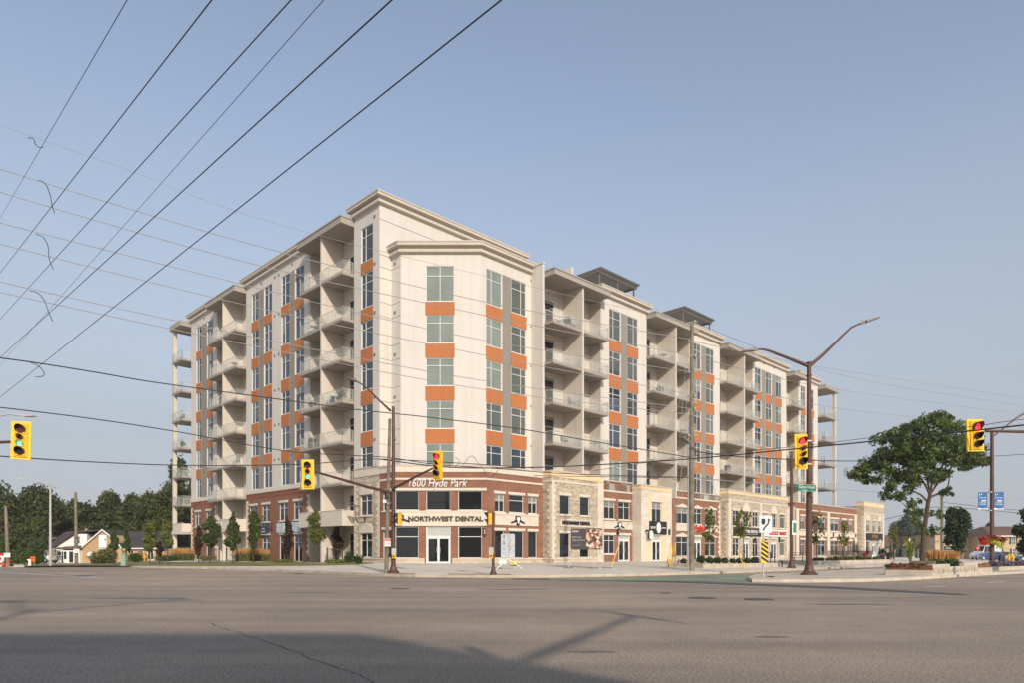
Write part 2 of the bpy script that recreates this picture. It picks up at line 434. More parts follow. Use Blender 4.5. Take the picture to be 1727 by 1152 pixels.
strip('bike_lane', [(925,979),(1060,980.2),(1180,981),(1262,981.2),(1266,973.6),(1180,975),(1060,976.6),(925,977.6)], .012, M['paint_green'])
strip('bike_lane', [(1060,976.2),(1150,974.2),(1240,971.0),(1290,968.5),(1296,970.2),(1266,973.2),(1180,974.6),(1060,976.4)], .012, M['paint_green'])
# hairline crack in the foreground
ck = MB(); cp = [(352,1052),(372,1058),(398,1067),(430,1077),(470,1090),(505,1103),(540,1118),(575,1128),(610,1140),(640,1156)]
cpw = []
for i in range(len(cp)-1):
    for j in range(5):
        u = j/5; cpw.append(G0(cp[i][0]*(1-u)+cp[i+1][0]*u+random.uniform(-4,4), cp[i][1]*(1-u)+cp[i+1][1]*u+random.uniform(-1.5,1.5)))
for a, b in zip(cpw, cpw[1:]):
    wd = random.uniform(.006, .016); ck.quad((a.x-wd,a.y,.004),(a.x+wd,a.y,.004),(b.x+wd,b.y,.004),(b.x-wd,b.y,.004))
struct(ck.build('road_crack', M['patch']))
M['tactile'] = plain('tactile_plate', (.30,.13,.08), .8, var=.25, scale=3)
for k, (a, b) in enumerate([(652,700),(756,862)]):
    q = []
    for px, dd in ((a,.35),(b,.35),(b,.95),(a,.95)):
        kk = (px-CX)/F; Y0 = kerbY(kk*100, 100)+dd; q.append((kk*Y0, Y0, .164+.3*dd/16))
    m = MB(); m.poly(q); struct(m.build('tactile_strip', M['tactile']))
# tar patches and oil stains with a shape of their own
M['stain'] = plain('oil_stain', (.15,.13,.115), .7, var=.25, scale=6)
for (px, y, rx, ry, seed) in [(870,995,1.5,.35,1),(1430,1020,1.2,.3,2),(240,1010,1.6,.4,3),(1000,1100,.35,.12,4),(520,1000,1.1,.3,5),(1300,1075,.3,.12,6)]:
    g_ = random.Random(seed); c = G0(px, y); n = 18
    m = MB(); m.poly([(c.x+rx*math.cos(2*math.pi*i/n)*g_.uniform(.75,1.1), c.y+ry*math.sin(2*math.pi*i/n)*g_.uniform(.7,1.1), .003) for i in range(n)]); struct(m.build('road_stain', M['stain']))
# manholes and wheel-worn covers
for i, (px, y, rr) in enumerate([(1184,1009.6,.42),(1280,1012,.42),(1122,1001.2,.18),(675,994,.35)]):
    c = G0(px, y); m = MB(); m.lathe([(rr,0),(rr,.012),(rr-.03,.018)], 24)
    o = m.build('manhole_cover', M['patch'], loc=(c.x, c.y, 0.001))
    tag(o, ['left one of two round iron manhole covers in the road before the median nose', 'right one of two round iron manhole covers in the road before the median nose',
            'small round valve cover in the road nearest the bike lane', 'round manhole cover in the road before the leaning wood pole and brown mast'][i], 'manhole cover')
# median island
mn = [(1268,982.6),(1290,982.9),(1320,983.2),(1386,983),(1450,982.3),(1500,980.6),(1566,977.4),(1637,972.4),(1727,967.9),(1900,960),(2300,950)]
mf_ = [(1262,978),(1275,973.4),(1310,970.8),(1370,967.6),(1440,964.4),(1500,962.1),(1566,959),(1637,956),(1750,951.5),(1900,947.5),(2300,942)]
med = MB()
near = [G0(*p) for p in mn]; far = [G0(*p) for p in mf_]
for i in range(min(len(near),len(far))-1):
    a,b,c,e = near[i], near[i+1], far[i+1], far[i]
    med.quad((a.x,a.y,.15),(b.x,b.y,.15),(c.x,c.y,.15),(e.x,e.y,.15))
struct(med.build('median_island', M['concrete_kerb']))
mk = MB()
for ring in (near, far):
    for a, b in zip(ring, ring[1:]): mk.quad((a.x,a.y-.05,-.01),(b.x,b.y-.05,-.01),(b.x,b.y,.15),(a.x,a.y,.15))
a, b = near[0], far[0]; mk.quad((a.x-.08,a.y-.05,-.01),(b.x-.08,b.y,-.01),(b.x,b.y,.15),(a.x,a.y,.15))
struct(mk.build('median_kerb', M['concrete_kerb']))
# lawn strip on the left and planting bed along the building
lw = MB()
lo = [(40,955.6),(120,954.6),(200,954.8),(280,955.4),(340,955.8),(420,955.6),(500,955.2),(560,954.4),(600,953),(630,951.4)]
for i in range(len(lo)-1):
    for u0, u1 in ((0,.5),(.5,1)):
        p = [lo[i][0]+(lo[i+1][0]-lo[i][0])*u for u in (u0,u1)]; y = [lo[i][1]+(lo[i+1][1]-lo[i][1])*u for u in (u0,u1)]
        a, b = G(p[0], y[0]), G(p[1], y[1])
        for d0, d1 in ((0,.035),(.035,.08),(.08,.16),(.16,.3)):
            q = []
            for P, dd in ((a,d0),(b,d0),(b,d1),(a,d1)):
                x, yy = P.x*(1+dd), P.y*(1+dd); q.append((x, yy, zg(x, yy)+.02))
            lw.quad(*q)
lw = lw.build('lawn', M['lawn']); struct(lw)

# ------------------------------------------------------------------ the building (local frame: x along the right facade, y along the left facade)
TH = math.atan2(.7032, .711)
UR = Vector((math.cos(TH), math.sin(TH))); UL = Vector((-UR.y, UR.x)); OB = Vector((-9.92, 58.5))
def LW(a, b, z=0): p = OB+UR*a+UL*b; return Vector((p.x, p.y, z))
def hitR(px, b=-5.5):
    k = (px-CX)/F; p = LW(0, b); return (k*p.y-p.x)/(UR.x-k*UR.y)
def hitL(px, a=0):
    k = (px-CX)/F; p = LW(a, 0); return (k*p.y-p.x)/(UL.x-k*UL.y)
BLD = empty('apartment_building', (OB.x, OB.y, 0), TH,
            'long cream and orange apartment block with brick and stone shops at street level', 'building')
GB = .40   # foot of the building
def part(mb, name, mat, parent=None, **k): return mb.build(name, M[mat] if isinstance(mat, str) else mat, parent or BLD, **k)

class Wall:
    """vertical wall from p0 to p1 in building coordinates, outside on the right-hand side"""
    def __init__(s, p0, p1):
        s.p0 = Vector(p0); s.p1 = Vector(p1); dlt = s.p1-s.p0; s.L = dlt.length; s.t = dlt/s.L; s.n = Vector((s.t.y, -s.t.x))
    def P(s, u, z, off=0): q = s.p0+s.t*u+s.n*off; return (q.x, q.y, z)
    def u(s, px, off=0):
        k = (px-CX)/F; q = s.p0+s.n*off; w0 = LW(q.x, q.y); w1 = LW(q.x+s.t.x, q.y+s.t.y); dw = w1-w0
        return (k*w0.y-w0.x)/(dw.x-k*dw.y)
    def box(s, mb, u0, u1, z0, z1, o0, o1):
        i = len(mb.v)
        mb.v += [s.P(u0,z0,o1),s.P(u1,z0,o1),s.P(u1,z0,o0),s.P(u0,z0,o0),s.P(u0,z1,o1),s.P(u1,z1,o1),s.P(u1,z1,o0),s.P(u0,z1,o0)]
        mb.f += [(i,i+3,i+2,i+1),(i+4,i+5,i+6,i+7),(i,i+1,i+5,i+4),(i+1,i+2,i+6,i+5),(i+2,i+3,i+7,i+6),(i+3,i,i+4,i+7)]
    def face(s, mb, z0, z1, holes=(), joints=(), rev=.12, u0=0, u1=None):
        u1 = s.L if u1 is None else u1
        us = sorted({u0, u1} | {h[0] for h in holes} | {h[1] for h in holes}); us = [x for x in us if u0-1e-6 <= x <= u1+1e-6]
        zs = {z0, z1} | {h[2] for h in holes} | {h[3] for h in holes}
        for j in joints:
            if z0 < j < z1: zs |= {j-.028, j+.028}
        zs = sorted(x for x in zs if z0-1e-6 <= x <= z1+1e-6)
        for za, zb in zip(zs, zs[1:]):
            if zb-za < 1e-5: continue
            jn = any(abs((za+zb)/2-j) < .01 and zb-za < .07 for j in joints); off = -.05 if jn else 0
            for ua, ub in zip(us, us[1:]):
                if ub-ua < 1e-5: continue
                cu, cz = (ua+ub)/2, (za+zb)/2
                if any(h[0] < cu < h[1] and h[2] < cz < h[3] for h in holes): continue
                mb.quad(s.P(ua,za,off), s.P(ub,za,off), s.P(ub,zb,off), s.P(ua,zb,off))
                if jn:
                    mb.quad(s.P(ua,za,0), s.P(ub,za,0), s.P(ub,za,off), s.P(ua,za,off)); mb.quad(s.P(ua,zb,0), s.P(ub,zb,0), s.P(ub,zb,off), s.P(ua,zb,off))
        for h in holes:
            a, b, c, e = h[:4]
            mb.quad(s.P(a,c,0), s.P(b,c,0), s.P(b,c,-rev), s.P(a,c,-rev)); mb.quad(s.P(a,e,0), s.P(b,e,0), s.P(b,e,-rev), s.P(a,e,-rev))
            mb.quad(s.P(a,c,0), s.P(a,e,0), s.P(a,e,-rev), s.P(a,c,-rev)); mb.quad(s.P(b,c,0), s.P(b,e,0), s.P(b,e,-rev), s.P(b,c,-rev))
    def window(s, u0, u1, z0, z1, mull=(.5,), trans=(.72,), glass='glass_blue', fw=.06, rev=.12, parent=None, name='window', split=False, glasses=None, skipu=()):
        f = MB(); o0, o1 = -rev, -rev+.07
        s.box(f, u0, u0+fw, z0, z1, o0, o1); s.box(f, u1-fw, u1, z0, z1, o0, o1)
        s.box(f, u0+fw, u1-fw, z0, z0+fw, o0, o1); s.box(f, u0+fw, u1-fw, z1-fw, z1, o0, o1)
        mu = [u0+(u1-u0)*q for q in mull]; tz = [z0+(z1-z0)*q for q in trans]
        for q in mu: s.box(f, q-fw*.45, q+fw*.45, z0+fw, z1-fw, o0, o1-.004)
        for q in tz: s.box(f, u0+fw, u1-fw, q-fw*.45, q+fw*.45, o0, o1-.008)
        fr = part(f, name, 'frame', parent)
        uu = [u0]+mu+[u1]; zz = [z0]+tz+[z1]; k = 0
        if split:
            for i in range(len(uu)-1):
                for j in range(len(zz)-1):
                    p = MB(); p.quad(s.P(uu[i],zz[j],o0+.02), s.P(uu[i+1],zz[j],o0+.02), s.P(uu[i+1],zz[j+1],o0+.02), s.P(uu[i],zz[j+1],o0+.02))
                    gm = glasses[k % len(glasses)] if glasses else glass; k += 1
                    part(p, 'pane', gm, fr)
        else:
            p = MB(); p.quad(s.P(u0,z0,o0+.02), s.P(u1,z0,o0+.02), s.P(u1,z1,o0+.02), s.P(u0,z1,o0+.02)); part(p, 'pane', glass, fr)
            if name == 'window' and z0 > 8 and random.random() < .45:     # roller blind drawn part of the way
                zb = z1-(z1-z0)*random.choice([.28,.28,.45,.6,.8]); ua, ub = (u0, u1) if random.random() < .6 else ((u0, mu[0]) if random.random() < .5 else (mu[0], u1))
                p = MB(); p.quad(s.P(ua,zb,o0+.03), s.P(ub,zb,o0+.03), s.P(ub,z1,o0+.03), s.P(ua,z1,o0+.03)); part(p, 'blind', random.choice(['glass_blind','glass_mid','glass_mid','glass_dark']), fr)
        return fr
    def frame_at(s, u, z, off=.0):
        """world location and z rotation of a point on the wall (x along the wall, -y outwards)"""
        p = s.P(u, z, off); return LW(p[0], p[1], z), TH+math.atan2(s.t.y, s.t.x)

def molding(mb, pts, prof):
    """sweep an (offset, z) profile along a plan polyline, outside on the right"""
    pts = [Vector(p) for p in pts]; n = len(pts); offs = []
    for i in range(n):
        ns = []
        if i > 0: t = (pts[i]-pts[i-1]).normalized(); ns.append(Vector((t.y, -t.x)))
        if i < n-1: t = (pts[i+1]-pts[i]).normalized(); ns.append(Vector((t.y, -t.x)))
        m = sum(ns, Vector((0,0))); m = m/len(ns); offs.append(m/(m.length_squared))
    rings = []
    for p, o in zip(pts, offs):
        i = len(mb.v)
        for w_, z in prof: q = p+o*w_; mb.v.append((q.x, q.y, z))
        rings.append(i)
    k = len(prof)
    for a, b in zip(rings, rings[1:]):
        for q in range(k): m = (q+1) % k; mb.f.append((a+q, a+m, b+m, b+q))
    mb.f.append(tuple(rings[0]+q for q in range(k))); mb.f.append(tuple(rings[-1]+q for q in range(k-1,-1,-1)))
def cornice(pts, zt, s=1.0):
    m = MB()
    molding(m, pts, [(-.3,zt),(.55*s,zt),(.55*s,zt-.11),(.50*s,zt-.13),(.50*s,zt-.36),(.10,zt-.50),(.10,zt-.60),(.30*s,zt-.62),(.30*s,zt-.86),(.0,zt-.95),(-.3,zt-.95)])
    part(m, 'cornice', 'cornice')

F_L = {3:7.65, 4:11.35, 5:15.05, 6:18.75, 7:22.45, 8:26.60}
HEAD = {3:10.75, 4:14.46, 5:18.16, 6:21.87, 7:26.12, 8:30.25}
SILL = {3:8.36, 4:12.06, 5:15.76, 6:19.46, 7:23.07, 8:27.19}
def rows_for(storeys): return [(SILL[s], HEAD[s], s) for s in storeys]
ALLJ = sorted(list(HEAD.values())+list(SILL.values()))

UB = []   # accumulate upper wall faces per block into 'wall' parts
def block(wl, z0, z1, cols, greys, storeys, glassf, split=False, mulls=None):
    """stucco wall with window columns; spandrels between windows, grey strips between columns"""
    holes = []; rws = rows_for(storeys)
    for (a, b) in cols:
        for lo_, hi_, s in rws: holes.append((a, b, lo_, hi_))
    m = MB(); wl.face(m, z0, z1, holes, ALLJ); part(m, 'wall', 'stucco')
    for ci, (a, b) in enumerate(cols):
        mu = mulls[ci] if mulls else .4
        for lo_, hi_, s in rws:
            wl.window(a, b, lo_, hi_, (mu,), (.72,), glassf(ci, s), split=split)
        for (lo_, hi_, s), (lo2, hi2, s2) in zip(rws, rws[1:]):
            p = MB(); wl.box(p, a-.04, b+.04, hi_+.03, lo2-.05, .0, .035); part(p, 'spandrel_panel', 'orange')
    for (a, b) in greys:
        zb, zt = rws[0][0], rws[-1][1]
        if zb < z0+.05: zb = z0+.05
        p = MB(); zz = [zb]+[z for z in ALLJ if zb+.3 < z < zt-.3]+[zt]
        for q0, q1 in zip(zz, zz[1:]): wl.box(p, a, b, q0+.012, q1-.012, .0, .02)
        part(p, 'grey_strip', 'grey')

random.seed(3)
def g_left(ci, s): return random.choice(['glass_blue','glass_blue','glass_blue','glass_blue2','glass_blue2','glass_blue3','glass_mid2'])
def g_right(ci, s): return random.choice(['glass_mid']*4+['glass_mid2','glass_mid2','glass_mid3','glass_mid3','glass_blue3'])
def g_cham(ci, s): return 'glass_blind'
ZL, ZRT = 31.5, 27.3
LST = [3,4,5,6,7,8]; RST = [3,4,5,6,7]
def cols_of(wl, pxs_): return [(wl.u(a), wl.u(b)) for a, b in pxs_]

# left wing: blocks on the plane x = 0
bEnd = hitL(322.7)
bC1 = hitL(365.5); bB0 = hitL(415.6); bB1 = hitL(522.2); bT = hitL(597.6); bK = 2.15
wC = Wall((0, bEnd), (0, bC1)); wB = Wall((0, bB0), (0, bB1)); wT = Wall((0, bT), (0, bK))
PZ = 7.95
block(wC, PZ, ZL, cols_of(wC, [(331.5,340),(349.4,359.4)]), cols_of(wC, [(340.6,349)]), LST, g_left)
block(wB, PZ, ZL, cols_of(wB, [(424.8,436.7),(445.6,458.8),(474.8,488.8),(497.7,512.9)]), cols_of(wB, [(437.4,445),(489.6,497)]), LST, g_left, mulls=[.38,.5,.4,.5])
block(wT, 8.9, 31.9, cols_of(wT, [(609.3,628.8)]), [], LST, g_left, split=True, mulls=[.36])
aCorn = hitR(886, 1.7)
wTf = Wall((0, bK), (aCorn, bK)); m = MB(); wTf.face(m, 8.9, 31.9, [], ALLJ); part(m, 'wall', 'stucco')
# bay: left facet, chamfer, right facet
A1 = 1.24; P0 = (A1, bK); P1 = (A1, .80); P2 = (6.12, -4.03); aB = 12.45; P3 = (aB, -4.03)
w1, w2, w3 = Wall(P0, P1), Wall(P1, P2), Wall(P2, P3)
m = MB(); w1.face(m, 8.2, 27.5, [], ALLJ); part(m, 'wall', 'stucco')
block(w2, 8.2, 27.5, cols_of(w2, [(718.3,766)]), [], RST, g_cham, split=True, mulls=[.5])
block(w3, 8.2, 27.5, cols_of(w3, [(820.3,846.8),(862.5,887.3)]), cols_of(w3, [(847.6,861.8)]), RST,
      lambda ci, s: 'glass_blind' if ci == 0 and s > 4 else ('glass_mid' if s > 3 else 'glass_blue'), split=True, mulls=[.33,.66])
# right wing blocks on the plane y = -5.5
RB = -5.5
def rw(p0, p1): return Wall((hitR(p0), RB), (hitR(p1), RB))
wD, wF, wH, wJ = rw(1014,1089.8), rw(1163,1213.6), rw(1269.8,1326), rw(1346.7,1379)
block(wD, 7.6, ZRT, cols_of(wD, [(1027.5,1046.7),(1057.8,1075.8)]), cols_of(wD, [(1047.4,1057)]), RST, g_right, mulls=[.36,.6])
block(wF, 7.6, ZRT, cols_of(wF, [(1170,1182),(1190.4,1204)]), cols_of(wF, [(1182.6,1190)]), RST, g_right, mulls=[.5,.6])
block(wH, 7.6, ZRT, cols_of(wH, [(1273.5,1284),(1291.6,1301.6),(1308.5,1318)]), cols_of(wH, [(1284.6,1291),(1302.2,1308)]), RST, g_right, mulls=[.4,.6,.6])
block(wJ, 7.6, ZRT, cols_of(wJ, [(1350.6,1358.6),(1365,1372.6)]), [], RST, g_right, mulls=[.5,.5])

# cornices
cornice([(1.2,bEnd),(0,bEnd),(0,bC1-.2),(1.2,bC1-.2)], 32.35)
cornice([(1.2,bB0+.1),(0,bB0+.1),(0,bB1-.1),(1.2,bB1-.1)], 32.35)
cornice([(1.5,bT+.02),(0,bT+.02),(0,bK),(aCorn,bK),(aCorn,bK+1.5)], 32.45, 1.05)
cornice([(A1,bK),P1,P2,(aB+.05,-4.03),(aB+.05,-2.6)], 28.1)
for wq in (wD, wF, wH, wJ):
    cornice([(wq.p0.x,-3.6),(wq.p0.x,RB),(wq.p1.x,RB),(wq.p1.x,-3.6)], 28.05)

# side and back walls of every block, roofs
m = MB()
def sidewall(x, y0, y1, z0, z1, mb): mb.box(x-.1, x+.1, min(y0,y1), max(y0,y1), z0, z1)
for bb in (bEnd, bC1): m.box(.02, 6, bb-.1, bb+.1, .3, ZL)
for bb in (bB0, bB1): m.box(.02, 6, bb-.1, bb+.1, .3, ZL)
m.box(.02, 6, bT-.1, bT+.1, .3, 31.8)
for wq in (wD, wF, wH, wJ):
    for x in (wq.p0.x, wq.p1.x): m.box(x-.1, x+.1, RB+.02, .5, 7.0, ZRT)
part(m, 'side_wall', 'stucco_fin')
m = MB(); m.box(.3, 19, bK+.3, bEnd, 31.55, 31.7); m.prism([(1.3,bK-.1),(1.3,.85),(6.15,-3.9),(75,-3.9),(75,16),(19,16),(19,bK-.1)], 27.25, 27.35); m.box(17, 19, bK+10, bEnd, 0, 31.5); m.box(20, 75, 14, 16, 0, 27.2); m.box(73, 75, -3, 14, 0, 27.2)
m.box(.3, 19, bEnd-.3, bEnd-.12, 0, 31.5)
part(m, 'roof', 'cornice')

# ---------------- balconies
def railing(mb, gl, pts, z, h=1.06, seg=1.35):
    for (x0,y0),(x1,y1) in zip(pts, pts[1:]):
        L = math.hypot(x1-x0, y1-y0); n = max(1, round(L/seg)); tx, ty = (x1-x0)/L, (y1-y0)/L
        for i in range(n+1):
            x, y = x0+tx*L*i/n, y0+ty*L*i/n; mb.box(x-.02, x+.02, y-.02, y+.02, z, z+h)
        for zz in (z+h, z+.10): mb.tube([(x0,y0,zz),(x1,y1,zz)], .026, 4)
        nx, ny = -ty*.008, tx*.008
        a, b = (x0+tx*.05, y0+ty*.05), (x1-tx*.05, y1-ty*.05)
        gl.prism([(a[0]-nx,a[1]-ny),(b[0]-nx,b[1]-ny),(b[0]+nx,b[1]+ny),(a[0]+nx,a[1]+ny)], z+.13, z+h-.05)
def balcony_stack(x0, x1, y0, y1, rail_pts, zs):
    s = MB(); s.box(x0, x1, y0, y1, -.20, 0); s.box(x0+.03, x1-.03, y0+.03, y1-.03, -.26, -.20)
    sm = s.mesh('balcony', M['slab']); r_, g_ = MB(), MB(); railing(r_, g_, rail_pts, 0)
    rm = r_.mesh('railing', M['rail']); gm = g_.mesh('glass_panel', M['rail_glass'])
    for z in zs:
        o = D.objects.new('balcony', sm); COL.objects.link(o); o.parent = BLD; o.location = (0,0,z)
        for nm, me in (('railing', rm), ('glass_panel', gm)):
            q = D.objects.new(nm, me); COL.objects.link(q); q.parent = o
OL = -1.15; ORt = -6.54; LB = 1.24; RBK = -4.03
def solid_parapet(x0, x1, y0, y1, z0, z1, side):
    m = MB()
    if side == 'L': m.box(x0, x0+.18, y0, y1, z0, z1); m.box(x0+.18, 0.0, y0, y0+.18, z0, z1); m.box(x0+.18, 0, y1-.18, y1, z0, z1)
    m.box(x0-.04, x0+.22, y0-.04, y1+.04, z1, z1+.07)
    m.box(x0-.03, .05, y0-.03, y1+.03, z0-.08, z0+.0)
    part(m, 'balcony_parapet', 'stucco_fin')
def door_set(wl, u0, u1, z, hh=2.75, glass='glass_dark'):
    wl.window(u0, u1, z+.04, z+hh, (.5,), (.72,), glass, name='balcony_door')

def left_recess(b0, b1, fin_px, top=True):       # b0 < b1
    bf = hitL(fin_px, OL)
    wl = Wall((LB, b1), (LB, b0)); zs = [F_L[s] for s in LST]
    holes = []; doors = []
    for (ya, yb) in ((b0+.1, bf-.12), (bf+.12, b1-.1)):
        ua, ub = b1-yb, b1-ya
        for z in [.42, 4.05]+zs:
            if True: holes.append((ub-2.75, ub-.25, z+.04, z+2.75)); doors.append((ub-2.75, ub-.25, z))
    m = MB(); wl.face(m, .3, 31, holes); part(m, 'recess_wall', 'stucco_fin')
    for d_ in doors: door_set(wl, *d_)
    m = MB(); m.box(OL+.06, LB, bf-.11, bf+.11, .3, 30.85); part(m, 'fin_wall', 'stucco_fin')
    for (ya, yb) in ((b0+.12, bf-.11), (bf+.11, b1-.12)):
        o = .05
        pts = [(0-.05, ya+o), (OL+o, ya+o), (OL+o, yb-o)] if ya < bf-.2 else [(OL+o, ya+o), (OL+o, yb-o), (-.05, yb-o)]
        balcony_stack(OL, LB-.02, ya, yb, pts, zs)
    m = MB(); m.box(OL-.25, LB-.01, b0+.02, b1+.05, 30.85, 31.0); m.box(OL-.20, LB-.01, b0+.06, b1+.02, 31.0, 31.42); m.box(OL-.26, LB, b0+.0, b1+.06, 31.42, 31.55)
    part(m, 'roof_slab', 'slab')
    m = MB(); m.box(OL+.03, LB-.02, b0+.12, bf-.12, 3.85, 4.05); m.box(OL+.03, LB-.02, bf+.12, b1-.12, 3.85, 4.05); part(m, 'balcony', 'slab')
    solid_parapet(OL-.05, 0, b0+.1, bf-.115, 3.85, 5.15, 'L'); solid_parapet(OL-.05, 0, bf+.115, b1-.1, 3.85, 5.15, 'L')
left_recess(bT, bB1, 540.3)
left_recess(bB0, bC1, 374.6)
# open balconies at the far left end
e0, e1 = bEnd+.12, bEnd+3.7
balcony_stack(OL, 3.2, e0, e1, [(-.05,e0+.05),(OL+.05,e0+.05),(OL+.05,e1-.05),(3.0,e1-.05)], [F_L[s] for s in LST])
m = MB(); m.box(OL-.25, 3.4, e0-.1, e1+.3, 30.85, 31.0); m.box(OL-.2, 3.4, e0-.05, e1+.25, 31.0, 31.55); part(m, 'roof_slab', 'slab')
m = MB(); m.box(OL+.05, OL+.5, e1-.45, e1-.02, .3, 30.85); m.box(2.6, 3.0, e1-.42, e1-.04, .3, 30.85); part(m, 'column', 'stucco_fin')
m = MB(); m.box(OL+.02, 3.2, e0, e1, 3.85, 4.05); part(m, 'balcony', 'slab')
solid_parapet(OL-.05, 0, e0, e1, 3.85, 5.15, 'L')

def right_recess(a0, a1, fin, zs, slab_l=0, terr=True):
    wl = Wall((a0, RBK), (a1, RBK)); holes = []; doors = []
    spans = [(a0, fin-.1), (fin+.1, a1)] if fin else [(a0, a1)]
    for (xa, xb) in spans:
        for z in [7.65]+zs:
            holes.append((xa-a0+.4, xa-a0+3.0, z+.04, z+2.85)); doors.append((xa-a0+.4, xa-a0+3.0, z))
    m = MB(); wl.face(m, 7.4, 26.8, holes); part(m, 'recess_wall', 'stucco_fin')
    for d_ in doors: door_set(wl, *d_)
    if fin: m = MB(); m.box(fin-.11, fin+.11, ORt+.06, RBK, 7.4, 26.55); part(m, 'fin_wall', 'stucco_fin')
    for k, (xa, xb) in enumerate(spans):
        xa2 = xa+.02 if k == 0 else xa; xb2 = xb-.12
        o = .05
        if fin: pts = [(xa2+o, RB-.03), (xa2+o, ORt+o), (xb2-o, ORt+o)] if k == 0 else [(xa2+o, ORt+o), (xb2-o, ORt+o), (xb2-o, RB-.03)]
        else: pts = [(xa2+o, RB-.03), (xa2+o, ORt+o), (xb2-o, ORt+o), (xb2-o, RB-.03)]
        balcony_stack(xa2, xb2, ORt, RBK+.02, pts, zs)
    m = MB(); m.box(a0+.0, a1-.02, ORt-.25, RBK, 26.55, 26.68); m.box(a0+.04, a1-.06, ORt-.2, RBK, 26.68, 27.04); m.box(a0-.02, a1, ORt-.26, RBK, 27.04, 27.16)
    part(m, 'roof_slab', 'slab')
    m = MB(); gl = MB(); railing(m, gl, [(a0+.2, RB+.3), (a1-.2, RB+.3)], 7.65, 1.06)
    if terr: rr = part(m, 'railing', 'rail'); part(gl, 'glass_panel', 'rail_glass', rr)
zsr = [F_L[s] for s in (4,5,6,7)]
xD0, xD1, xF0, xF1, xH0, xH1, xJ0, xJ1 = wD.p0.x, wD.p1.x, wF.p0.x, wF.p1.x, wH.p0.x, wH.p1.x, wJ.p0.x, wJ.p1.x
m = MB(); m.box(aB-.02, aB+.22, RB-.02, RBK, 7.4, 27.75); m.box(aB-.08, aB+.28, RB-.08, RBK+.02, 27.75, 27.88); part(m, 'fin_wall', 'stucco')
right_recess(aB+.22, xD0, hitR(982.4, -6.4), zsr)
right_recess(xD1, xF0, hitR(1139.3, -6.4), zsr)
right_recess(xF1, xH0, hitR(1255, -6.4), zsr)
right_recess(xH1, xJ0, None, zsr)
k0, k1 = xJ1+.12, xJ1+4.9
balcony_stack(k0, k1, ORt, -2.2, [(k0+.05,RB),(k0+.05,ORt+.05),(k1-.05,ORt+.05),(k1-.05,-2.3)], zsr+[7.65])
m = MB(); m.box(k0-.1, k1+.3, ORt-.25, -2, 26.55, 26.7); m.box(k0-.1, k1+.25, ORt-.2, -2, 26.7, 27.16); part(m, 'roof_slab', 'slab')
m = MB(); m.box(k1-.5, k1-.05, ORt+.05, ORt+.5, 7.4, 26.55); m.box(k1-.5, k1-.05, -2.7, -2.3, 7.4, 26.55); part(m, 'column', 'stucco_fin')

# wall vents: small square vents beside the window columns
vm = MB(); vm.box(-.11, .11, -.05, .0, -.11, .11)
vme = vm.mesh('vent', M['dark_steel'])
def vents(wl, us, zs):
    for u_ in us:
        for z in zs:
            p = wl.P(u_, z, 0); o = D.objects.new('vent', vme); COL.objects.link(o); o.parent = BLD; o.location = p; o.rotation_euler = (0,0,math.atan2(wl.t.y, wl.t.x))
vz = [HEAD[s]+.45 for s in LST]
vents(wB, [wB.u(463.5), wB.u(470.5)], vz); vents(wT, [wT.u(632)], [z for z in vz]); vents(w1, [w1.u(666)], vz[:5]); vents(w3, [w3.u(896)], vz[:5])
vents(wB, [wB.u(441), wB.u(493)], [z+.25 for z in vz]); vents(wC, [wC.u(344.5), wC.u(363)], [z+.25 for z in vz]); vents(wH, [wH.u(1288), wH.u(1305)], [27.0])

